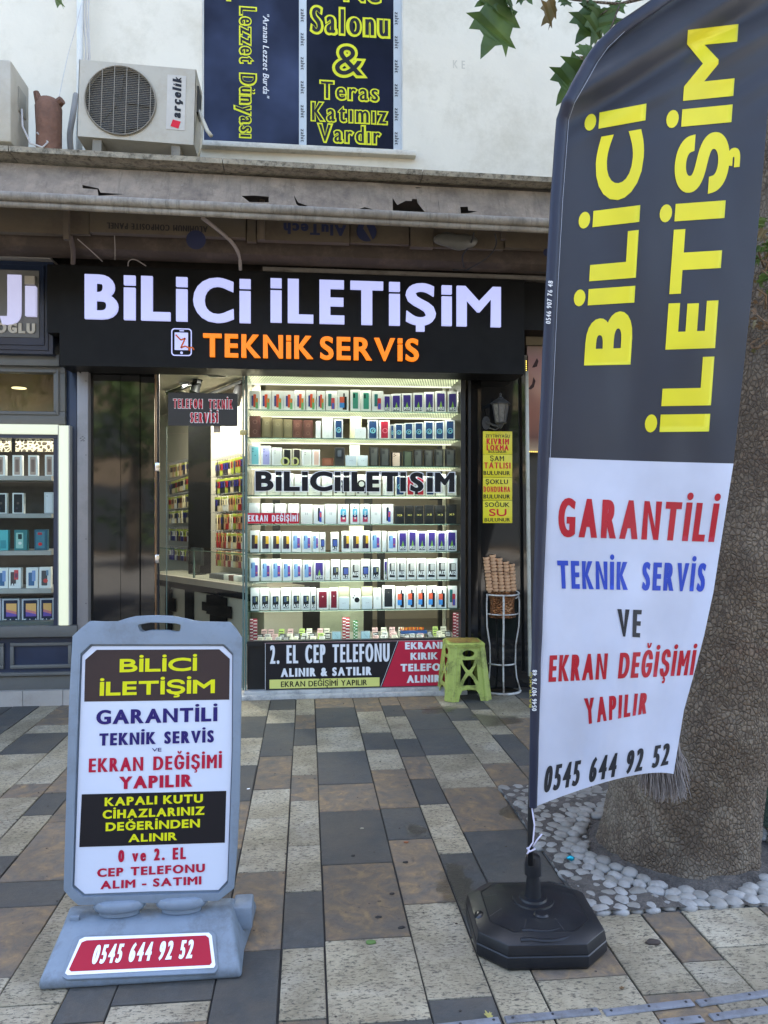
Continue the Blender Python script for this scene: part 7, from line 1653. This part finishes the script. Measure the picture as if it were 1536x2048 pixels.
# ================================================================== PLANTING PIT, TREE
b = MB(); nx, ny = 50, 46; grid = []
tc = G(1352, 1027 + 2250 / 3.40); tcx, tcy = tc.x, tc.y
def pitz(x, y):
    d = math.hypot(x - tcx - .02, y - tcy + .02); e = min(x - PX0, PX1 - x, y - PY0, PY1 - y)
    return -.035 + .02 * max(0, min(1, (d - .45) / .12)) + .012 * noise.noise(V((x * 6, y * 6, 0))) + .006 * noise.noise(V((x * 25, y * 25, 0))) + .05 * max(0, (.42 - d) / .2 if d < .42 else 0)
for j in range(ny + 1):
    grid.append([(PX0 + (PX1 - PX0) * i / nx, PY0 + (PY1 - PY0) * j / ny) for i in range(nx + 1)])
for j in range(ny):
    for i in range(nx):
        q = [grid[j][i], grid[j][i + 1], grid[j + 1][i + 1], grid[j + 1][i]]; b.face([(x, y, max(-.0065, pitz(x, y) + .03)) for x, y in q])
o = b.build('planting_bed', EARTH, weld=True, smooth=True, fix=False); struct(o)
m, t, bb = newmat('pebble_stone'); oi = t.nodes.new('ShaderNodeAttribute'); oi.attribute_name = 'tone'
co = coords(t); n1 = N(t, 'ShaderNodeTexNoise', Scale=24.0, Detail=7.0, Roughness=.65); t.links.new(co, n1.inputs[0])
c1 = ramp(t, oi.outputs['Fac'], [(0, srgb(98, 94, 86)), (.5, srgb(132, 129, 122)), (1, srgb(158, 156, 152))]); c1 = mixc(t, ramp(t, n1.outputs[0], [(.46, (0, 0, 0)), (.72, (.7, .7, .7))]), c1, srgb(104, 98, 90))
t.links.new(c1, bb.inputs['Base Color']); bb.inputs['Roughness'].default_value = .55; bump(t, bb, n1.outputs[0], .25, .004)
b = MB(); tones = []; placed = []
random.seed(21)
def inring(x, y):
    d = math.hypot((x - tcx) * 1.0, (y - tcy) * 1.0); 
    return PX0 + .012 < x < PX1 - .012 and PY0 + .012 < y < PY1 - .012 and d > .40 + .05 * noise.noise(V((x * 3, y * 3, 7)))
tries = 0
cand = []
SP = .066
for jj in range(int((PY1 - PY0) / (SP * .82)) + 1):
    for ii in range(int((PX1 - PX0) / SP) + 2): cand.append((PX0 + (ii + .5 * (jj % 2)) * SP + random.gauss(0, .006), PY0 + .03 + jj * SP * .82 + random.gauss(0, .006), random.uniform(.031, .040)))
for ii in range(1800): cand.append((random.uniform(PX0, PX1), random.uniform(PY0, PY1), random.uniform(.012, .018)))
for (x, y, r) in cand:
    if not inring(x, y): continue
    if r < .02 and any((x - a) ** 2 + (y - e) ** 2 < ((r + q) * .95) ** 2 for a, e, q in placed): continue
    placed.append((x, y, r)); a = random.random() * 6.3; s0_ = random.uniform(1.0, 1.25); n0 = len(b.f); k0 = len(b.v)
    b.ball((0, 0, 0), r, 12, 8, (s0_, 1 / s0_ * 1.02, .55), jit=.2)
    dark = 0
    for i in range(k0, len(b.v)):
        X_, Y_, Z_ = b.v[i]; b.v[i] = (x + X_ * cos(a) - Y_ * sin(a), y + X_ * sin(a) + Y_ * cos(a), Z_ + .002 + random.random() * 0)
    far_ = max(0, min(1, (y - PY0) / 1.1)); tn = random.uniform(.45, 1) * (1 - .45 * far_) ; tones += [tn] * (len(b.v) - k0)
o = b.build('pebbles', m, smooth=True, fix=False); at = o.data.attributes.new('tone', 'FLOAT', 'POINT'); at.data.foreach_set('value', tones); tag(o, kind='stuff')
o['label'] = 'white rounded pebbles set in mortar round the tree'; o['category'] = 'pebbles'
b = MB(); b.box(PX0 + .004, PX1 - .004, PY0 + .004, PY1 - .004, -.02, -.0066); struct(b.build('pebble_mortar', surf('mortar', srgb(116, 112, 106), .95, var=.3, scale=20, bumps=.5)))

def bark_material():
    m, t, b = newmat('plane_bark'); co = coords(t)
    dn = N(t, 'ShaderNodeTexNoise', Scale=9.0, Detail=5.0); t.links.new(co, dn.inputs[0])
    ad = t.nodes.new('ShaderNodeVectorMath'); ad.operation = 'MULTIPLY_ADD'; t.links.new(dn.outputs['Color'], ad.inputs[0]); ad.inputs[1].default_value = (.035, .035, .035); t.links.new(co, ad.inputs[2])
    mp = t.nodes.new('ShaderNodeMapping'); mp.inputs['Scale'].default_value = (1, 1, .72); t.links.new(ad.outputs[0], mp.inputs[0])
    vo = N(t, 'ShaderNodeTexVoronoi', Scale=64.0, feature='DISTANCE_TO_EDGE'); t.links.new(mp.outputs[0], vo.inputs[0])
    vc = N(t, 'ShaderNodeTexVoronoi', Scale=64.0); t.links.new(mp.outputs[0], vc.inputs[0])
    n1 = N(t, 'ShaderNodeTexNoise', Scale=3.2, Detail=8.0, Roughness=.65); t.links.new(co, n1.inputs[0])
    n2 = N(t, 'ShaderNodeTexNoise', Scale=60.0, Detail=6.0, Roughness=.7); t.links.new(co, n2.inputs[0])
    base = ramp(t, n1.outputs[0], [(.28, srgb(88, 75, 62)), (.5, srgb(124, 109, 92)), (.72, srgb(152, 138, 120))])
    sp = t.nodes.new('ShaderNodeSeparateColor'); t.links.new(vc.outputs['Color'], sp.inputs[0])
    base = mixc(t, ramp(t, sp.outputs[0], [(.3, (0, 0, 0)), (.9, (.55, .55, .55))]), base, srgb(90, 78, 68))
    base = mixc(t, ramp(t, n2.outputs[0], [(.4, (.5, .5, .5)), (.6, (0, 0, 0))]), base, srgb(74, 64, 54))
    n5 = N(t, 'ShaderNodeTexNoise', Scale=2.1, Detail=4.0, Roughness=.6, Distortion=1.0); t.links.new(co, n5.inputs[0])
    base = mixc(t, ramp(t, n5.outputs[0], [(.50, (0, 0, 0)), (.62, (.4, .4, .4))]), base, srgb(150, 140, 124))
    base = mixc(t, ramp(t, n5.outputs[0], [(.30, (.7, .7, .7)), (.40, (0, 0, 0))]), base, srgb(92, 68, 54))
    ck = ramp(t, n5.outputs[0], [(.35, (1, 1, 1)), (.62, (.65, .65, .65))])
    crack0 = ramp(t, vo.outputs[0], [(.01, (.8, .8, .8)), (.10, (0, 0, 0))])
    crack = mixc(t, 1.0, crack0, ck, 'MULTIPLY')
    base = mixc(t, crack, base, srgb(66, 56, 47)); t.links.new(base, b.inputs['Base Color']); b.inputs['Roughness'].default_value = .85; b.inputs['Specular IOR Level'].default_value = .25
    h = ramp(t, vo.outputs[0], [(.0, (0, 0, 0)), (.22, (1, 1, 1))]); hm = t.nodes.new('ShaderNodeMath'); hm.operation = 'MULTIPLY_ADD'; t.links.new(n2.outputs[0], hm.inputs[0]); hm.inputs[1].default_value = .35; t.links.new(h, hm.inputs[2])
    bump(t, b, hm.outputs[0], .85, .008); return m
BARK = bark_material()
tree = thing('plane_tree', 'thick leaning plane tree trunk with cracked bark behind the feather flag', 'tree', (tcx, tcy, 0))
def ctr(px, py, d=3.4): return D(px, py, d)
def trunk_mesh(mbx, path, rads, nseg=96, fine=.025, amp=1.0, seed=0):
    pts, rs = [], []
    for i in range(len(path) - 1):
        a, e = V(path[i]), V(path[i + 1]); n = max(2, int((e - a).length / fine))
        for k in range(n): t_ = k / n; pts.append(a.lerp(e, t_)); rs.append(rads[i] + (rads[i + 1] - rads[i]) * t_)
    pts.append(V(path[-1])); rs.append(rads[-1]); k0 = len(mbx.v)
    for i, p in enumerate(pts):
        for j in range(nseg):
            a = 2 * pi * j / nseg; r = rs[i]; flare = max(0, .30 - p.z) / .30 if p.z < .30 else 0
            q = V((cos(a), sin(a), p.z * 1.2 + seed))
            r *= 1 + amp * (.05 * noise.noise(q * 1.6) + .035 * noise.noise(q * 5)) + flare ** 2 * (.03 + .09 * max(0, noise.noise(V((cos(a) * 2.2, sin(a) * 2.2, seed)))))
            r += amp * .006 * noise.noise(V((cos(a) * 14, sin(a) * 14, p.z * 30)))
            mbx.v.append((p.x + r * cos(a), p.y + r * sin(a), p.z))
    for i in range(len(pts) - 1):
        for j in range(nseg): mbx.f.append((k0 + i * nseg + j, k0 + i * nseg + (j + 1) % nseg, k0 + (i + 1) * nseg + (j + 1) % nseg, k0 + (i + 1) * nseg + j)); mbx.mi.append(0)
    return mbx
c2 = ctr(1385, 1500); c3 = ctr(1500, 1027); c4 = ctr(1600, 500); c5 = ctr(1680, -50)
b = MB(); trunk_mesh(b, [(tcx, tcy, -.03), tuple(c2), tuple(c3), tuple(c4), tuple(c5)], [.335, .325, .325, .30, .27]); b.build('trunk', BARK, tree, smooth=True)
LEAFM = []
def leaf_material(name, a, e):
    m, t, b = newmat(name); co = coords(t); n = N(t, 'ShaderNodeTexNoise', Scale=7.0, Detail=3.0); t.links.new(co, n.inputs[0])
    c = ramp(t, n.outputs[0], [(.35, a), (.65, e)]); t.links.new(c, b.inputs['Base Color']); b.inputs['Roughness'].default_value = .5
    tl_ = t.nodes.new('ShaderNodeBsdfTranslucent'); t.links.new(c, tl_.inputs[0]); mx = t.nodes.new('ShaderNodeMixShader'); mx.inputs[0].default_value = .35
    t.links.new(b.outputs[0], mx.inputs[1]); t.links.new(tl_.outputs[0], mx.inputs[2]); t.links.new(mx.outputs[0], t.nodes['Material Output'].inputs[0]); return m
LF = leaf_material('plane_leaf', srgb(52, 76, 34), srgb(88, 112, 50)); LB_ = leaf_material('old_leaf', srgb(92, 88, 52), srgb(120, 96, 60)); LD_ = leaf_material('dry_leaf', srgb(110, 84, 58), srgb(136, 108, 78))
LO = [(0, 0), (.10, .04), (.34, -.02), (.30, .10), (.52, .20), (.36, .26), (.40, .42), (.62, .52), (.44, .56), (.46, .74), (.26, .66), (.16, .72), (.14, .88), (.04, 1.08), (-.06, .90), (-.14, .74), (-.26, .66), (-.46, .74), (-.42, .56), (-.60, .50), (-.38, .42), (-.36, .26), (-.52, .18), (-.30, .10), (-.34, -.02), (-.10, .04)]
LT = geometry.tessellate_polygon([[V((x, y, 0)) for x, y in LO]])
def leaf(mbx, p, size, d, nrm, curl=.15):
    """p: stalk end, d: direction of the tip, nrm: face normal"""
    d = V(d).normalized(); s_ = d.cross(V(nrm)).normalized(); n = s_.cross(d).normalized(); k = len(mbx.v)
    for x, y in LO: mbx.v.append(tuple(V(p) + s_ * x * size * .84 + d * y * size + n * (-curl * size * (abs(x) ** 1.5 * 1.2 + y * y * .5) + .02 * size * sin(x * 20))))
    for t_ in LT: mbx.f.append(tuple(k + i for i in t_)); mbx.mi.append(mbx.cur)
def rleaf(mbx, p, size, lo=0):
    d = V((random.gauss(0, 1), random.gauss(0, 1), random.gauss(-.5, .6))); nrm = V((random.gauss(0, .6), random.gauss(0, .6), 1)); leaf(mbx, p, size, d, nrm)
# limbs and a broad crown, mostly above the picture
limbs = [(c5, V((2.6, 3.2, 4.7)), V((2.2, 2.0, 6.0)), .15), (c5, V((1.6, 3.6, 5.0)), V((.6, 4.0, 6.4)), .13), (c5, V((3.4, 3.6, 4.8)), V((4.6, 3.4, 6.0)), .14), (V(c5), V((1.75, 2.6, 4.6)), V((.6, 1.6, 5.4)), .10)]
tw = MB(); tips = []
for a, m1_, e, r in limbs:
    trunk_mesh(tw, [tuple(a - ZU * .1), tuple(m1_), tuple(e)], [r * 1.5, r, r * .35], nseg=14, fine=.2, amp=.6, seed=r * 30)
    for k in range(16):
        t_ = .25 + .75 * k / 15; p = m1_.lerp(e, t_) if t_ > .5 else V(a).lerp(m1_, t_ * 2)
        q = p + V((random.gauss(0, 1), random.gauss(0, 1), random.gauss(.1, .5))) * .75
        if q.z < 4.25: q.z = 4.3 + random.random() * .5
        tw.tube([p, p.lerp(q, .5) + ZU * .1, q], [.03, .018, .006], 6); tips.append(q)
b2 = tw.build('branch', BARK, tree, smooth=True)
cr = MB()
for q in tips:
    for k in range(34):
        p = q + V((random.gauss(0, .38), random.gauss(0, .38), random.gauss(0, .25)))
        if p.z < max(4.3, 1.78 + .72 * p.y): continue
        cr.mat(LF); rleaf(cr, p, random.uniform(.10, .17))
cr.build('crown', None, tree, fix=False)
# the low twig that hangs into the picture, and the shoots on the trunk
hb_ = MB(); dd = 3.0
def T(px, py, d=dd): return D(px, py, d)
hb_.tube([T(1400, -160, 3.2), T(1330, -70, 3.1), T(1290, -5), T(1240, 8), T(1190, 4), T(1150, 0), T(1110, -8), T(1060, -30), T(1010, -45)], [.014, .011, .008, .006, .0045, .004, .0035, .003, .002], 6)
hb_.tube([T(1250, 8), T(1215, 20), T(1200, 30)], [.004, .003, .002], 5); hb_.tube([T(1110, -8), T(1100, 5)], .002, 5); hb_.tube([T(1240, 8, 3.0), T(1220, 60, 2.95), T(1190, 100, 2.9), T(1168, 115, 2.9)], [.004, .003, .002, .0015], 5); hb_.tube([T(1010, -45), T(1008, -10)], .002, 5); hb_.tube([T(1400, -160, 3.2), tuple(c5)], [.014, .05], 8)
hb_.build('branch', BARK, tree, smooth=True)
hl = MB(); hl.mat(LF)
def hleaf(x0, y0, x1, y1, sz, nx=.2, mat_=LF, d=dd, curl=.2):
    a = T(x0, y0, d); e = T(x1, y1, d - .03); hl.mat(mat_); leaf(hl, a, sz if sz else (e - a).length, e - a, V((nx, -1, .35)), curl)
hleaf(1012, 0, 974, 106, None, .5); hleaf(1018, -12, 1030, 26, None, 1.2); hleaf(1000, -20, 955, 8, None, .2); hleaf(1040, -30, 1064, 2, None, -.6)
hleaf(1112, 4, 1090, 50, None, 1.5, LB_); hleaf(1122, -4, 1146, 10, None, .2); hleaf(1200, 12, 1160, 80, None, .4); hleaf(1208, 14, 1216, 70, None, -.5); hleaf(1204, 20, 1190, 88, None, .9); hleaf(1226, 4, 1250, 22, None, -.4); hleaf(1180, 10, 1160, -10, None, .4)
hleaf(1188, 98, 1152, 103, None, .4, LF, 2.9); hleaf(1166, 122, 1124, 204, None, .6, LF, 2.9); hleaf(1172, 122, 1144, 176, None, .3, LF, 2.92); hleaf(1180, 110, 1170, 128, None, .3, LB_, 2.9)
hleaf(112, -22, 119, 12, None, 1.6, LF, 3.6)
hl.tube([T(140, -60, 3.6), T(200, -160, 3.5), T(900, -300, 3.2), T(1400, -360, 3.2), tuple(c5 + ZU * .2)], [.002, .01, .016, .02, .04], 6)
for k in range(90):
    y = random.uniform(430, 700); xx = random.uniform(1500, 1570); p = D(xx, y, 2.98 + random.uniform(-.04, .06)); hl.mat(random.choice([LF, LF, LB_]) if y < 590 else random.choice([LD_, LD_, LB_]))
    rleaf(hl, p, random.uniform(.025, .06) * (1.3 if y < 560 else .8))
hl.build('hanging_leaves', None, tree, fix=False)
b = MB()
for k in range(9):
    a = D(1530 + random.uniform(-20, 30), random.uniform(520, 720), 3.06); b.tube([a, a + V((random.gauss(-.03, .04), -.06, random.uniform(-.02, .08))), a + V((random.gauss(-.05, .06), -.09, random.uniform(.0, .14)))], [.006, .004, .002], 6)
b.build('shoot', surf('shoot_bark', srgb(120, 98, 76), .8), tree)

# broom head leaning against the trunk
br_ = thing('broom', 'grey fibre broom head hanging against the tree trunk behind the flag', 'broom', tuple(D(1350, 1600, 2.95)))
b = MB()
for k in range(420):
    u = random.random(); top = D(1285 + 52 * u + 20 * u * u, 1478 + random.uniform(-10, 20), 2.96 + random.uniform(-.03, .02)); bot = D(1278 + 118 * u + random.gauss(0, 4), 1566 + 28 * math.sin(u * 3) + random.uniform(-14, 16), 2.93 + random.uniform(-.05, .03))
    if u > .8: bot = D(1360 + random.gauss(0, 10), 1575 + random.uniform(-30, 25), 2.92)
    md = top.lerp(bot, .5) + V((random.gauss(0, .006), -.012, 0)); b.tube([top, md, bot], [.0022, .0018, .0008], 3, cap=False)
b.build('bristles', surf('grey_bristle', srgb(124, 116, 112), .8, var=.35, scale=60), br_)
b = MB(); b.bar(D(1276, 1470, 2.96), D(1342, 1470, 2.96), .05, .05); b.build('brush_block', surf('broom_wood', srgb(120, 98, 70), .7), br_)
b = MB(); b.tube([D(1345, 1475, 2.96), D(1400, 1000, 3.04)], .012, 10); b.build('handle', surf('broom_handle', srgb(120, 98, 70), .6), br_)

# green bin at the right
bi = D(1600, 1600, 3.62); bi.z = 0
bin_ = thing('waste_bin', 'round pale green mesh bin standing behind the tree at the right edge', 'bin', tuple(bi))
m, t, bb = newmat('green_mesh_plastic'); co = coords(t); vo = N(t, 'ShaderNodeTexVoronoi', Scale=120.0); t.links.new(co, vo.inputs[0]); t.links.new(ramp(t, vo.outputs['Distance'], [(.2, srgb(64, 92, 84)), (.5, srgb(112, 138, 128))]), bb.inputs['Base Color']); bb.inputs['Roughness'].default_value = .5; bump(t, bb, vo.outputs['Distance'], .5, .004)
b = MB(); b.lathe([(.20, 0), (.22, .02), (.235, .45), (.225, .45), (.21, .03)], tuple(bi), 40); b.build('body', m, bin_, smooth='auto')
b = MB(); b.lathe([(.236, .452), (.238, .55), (.228, .55), (.226, .452)], tuple(bi), 40); b.build('liner', surf('black_liner', (.02, .02, .024), .4), bin_, smooth='auto')
b = MB(); b.tube([(bi.x + .236 * cos(2 * pi * i / 40), bi.y + .236 * sin(2 * pi * i / 40), .556) for i in range(40)], .008, 8, closed=True); b.build('rim', surf('pale_rim', srgb(160, 176, 168), .4), bin_, smooth=True)

# ================================================================== guide strips, litter
RUB = surf('grey_guide_strip', srgb(112, 114, 120), .55, var=.1, scale=12, bumps=.2, dirt=srgb(84, 82, 80), dirts=10)
STR = [((1010, 2042), (1199, 2024), 'grey studded floor strip, left one of the front row by the flag base'), ((1208, 2028), (1386, 2007), 'grey studded floor strip, middle one running towards the right edge'), ((1395, 2009), (1600, 1979), 'grey studded floor strip, farthest right at the picture edge'), ((1322, 2048), (1406, 2039), 'short grey floor strip in the lower row at the picture bottom'), ((1421, 2037), (1600, 2013), 'grey floor strip in the lower row at the right corner'), ((840, 2062), (1000, 2043), 'grey floor strip cut off by the bottom of the picture')]
for k, (a, e, lab) in enumerate(STR):
    A, E_ = G(*a), G(*e); u = (E_ - A); L = u.length; u.normalize(); v = V((-u.y, u.x, 0)); t = thing('guide_strip', lab, 'floor strip', tuple(A), 'grey guide strips fixed to the paving')
    b = MB(); w_ = .0155; ring = [(0, -w_), (L, -w_), (L, w_), (0, w_)]
    k0 = len(b.v); b.v += [tuple(A + u * s_ + v * r_ + ZU * .0015) for s_, r_ in ring] + [tuple(A + u * (s_ + (.003 if s_ == 0 else -.003)) + v * r_ * .75 + ZU * .0075) for s_, r_ in ring]
    for f in ((0, 1, 5, 4), (1, 2, 6, 5), (2, 3, 7, 6), (3, 0, 4, 7), (4, 5, 6, 7), (3, 2, 1, 0)): b.f.append(tuple(k0 + i for i in f)); b.mi.append(0)
    b.build('strip', RUB, t, bevel=.0015)
    s_ = MB()
    for q in (.08, .5, .92): c = A + u * L * q; s_.lathe([(.0045, .0076), (.004, .0092), (.001, .0095)], (c.x, c.y, 0), 8)
    s_.build('screw', surf('strip_screw', (.05, .05, .055), .4, .5), t)
def debris(label, cat, px, py, mat, size, flat_=.2, name='leaf_litter'):
    q = G(px, py); b = MB(); b.mat(mat)
    if cat == 'leaf': leaf(b, q + ZU * .004, size, V((random.gauss(0, 1), random.gauss(0, 1), .05)), V((.1, .1, 1)), -.25); return tag(b.build(name, None, fix=False), label, cat)
    b.ball(tuple(q + ZU * size * flat_ * .5), size, 10, 6, (1.2, .8, flat_), jit=.5); return tag(b.build(name, None, smooth=True), label, cat)
debris('small yellow leaf lying at the very bottom of the pavement', 'leaf', 982, 2040, leaf_material('yellow_leaf', srgb(170, 160, 90), srgb(190, 176, 100)), .03, name='fallen_leaf')
debris('small brown leaf on the pale slab near the floor strips', 'leaf', 1240, 1980, LD_, .018, name='fallen_leaf')
debris('crumpled dark brown leaf on the pale slab right of the flag base', 'litter', 1307, 1886, surf('litter_dark', srgb(60, 50, 44), .8), .022, .35, name='crumpled_leaf')
debris('shiny blue sweet wrapper on the white pebbles', 'wrapper', 1141, 1728, surf('blue_foil', (.02, .42, .55), .2, .6), .014, .8, name='sweet_wrapper').location.z = .02
debris('small green weed in the slab joint in the middle', 'weed', 742, 1886, surf('weed_green', srgb(84, 110, 52), .7), .016, .4, name='weed')
debris('white scrap on the dark slab right of the pavement sign', 'litter', 497, 1578, surf('white_scrap', (.7, .7, .7), .6), .008, .3, name='paper_scrap')
for k, (px, py, s_, lab) in enumerate(((724, 1657, .008, 'tiny pale stone on the large dark slab'), (784, 1788, .009, 'dark crumb on the rusty slab left of the flag base'), (757, 1835, .010, 'dark crumb on the lower part of the rusty slab'), (803, 1856, .011, 'dark crumb by the joint right of the rusty slab'), (706, 1712, .009, 'dark leaf scrap on the dark middle slab'), (812, 1685, .010, 'orange brown scrap by the damp patch'), (811, 1725, .010, 'dark scrap just under the damp patch'))):
    debris(lab, 'litter', px, py, surf(['crumb_pale', 'crumb_dark', 'crumb_dark', 'crumb_dark', 'crumb_dark', 'crumb_orange', 'crumb_dark'][k], [srgb(150, 140, 120), srgb(40, 36, 32), 0, 0, 0, srgb(140, 84, 50), 0][k] or srgb(40, 36, 32), .8), s_, .35, name='debris')
random.seed(3)
gr_ = MB()
for k in range(420):
    x = random.uniform(-3.2, 2.6); y = random.uniform(1.4, 6.0); s_ = random.uniform(.0015, .0045)
    if PX0 - .02 < x < PX1 and PY0 < y < PY1: continue
    gr_.ball((x, y, .001 + s_ * .3), s_, 6, 4, (1.3, .9, .5), jit=.4)
o = gr_.build('grit', surf('grit', srgb(70, 62, 54), .9, var=.6, scale=3)); tag(o, kind='stuff'); o['label'] = 'scattered grit and crumbs over the paving slabs'; o['category'] = 'grit'

# ================================================================== ACROSS THE STREET (seen in the window glass)
OW = surf('opposite_render', srgb(112, 98, 80), .8)
ob_ = thing('opposite_building', 'pale building across the street mirrored in the shop glass', 'building', (0, -17, 0))
b = MB(); b.box(-16, 14, -22, -17, 0, 9); b.build('wall', OW, ob_)
b = MB()
for i in range(9):
    for j in range(2): b.box(-14.5 + i * 3.1, -13 + i * 3.1, -16.99, -16.9, 3.6 + j * 2.8, 5.2 + j * 2.8)
b.box(-15, 13, -16.98, -16.9, .2, 2.7); b.build('window', surf('opp_window', (.03, .035, .04), .2), ob_)
for k, (x, y, h, lab) in enumerate(((-4.6, -8, 6.0, 'leafy street tree mirrored left in the glass'), (1.8, -9.5, 7.0, 'leafy street tree mirrored right in the glass'), (6.5, -8.5, 6.5, 'leafy street tree mirrored at the far right'))):
    t = thing('street_tree', lab, 'tree', (x, y, 0)); b = MB(); b.tube([(x, y, 0), (x + .1, y, 2), (x, y + .1, h * .6)], [.2, .16, .08], 10); b.build('trunk', BARK, t, smooth=True)
    b = MB(); b.mat(LF)
    cl = [V((x + random.gauss(0, 1.1), y + random.gauss(0, 1.1), h * .68 + random.gauss(0, 1.0))) for _ in range(16)]
    for c in cl:
        for q in range(75):
            rleaf(b, c + V((random.gauss(0, .5), random.gauss(0, .5), random.gauss(0, .4))), .26)
    b.build('crown', None, t, fix=False)
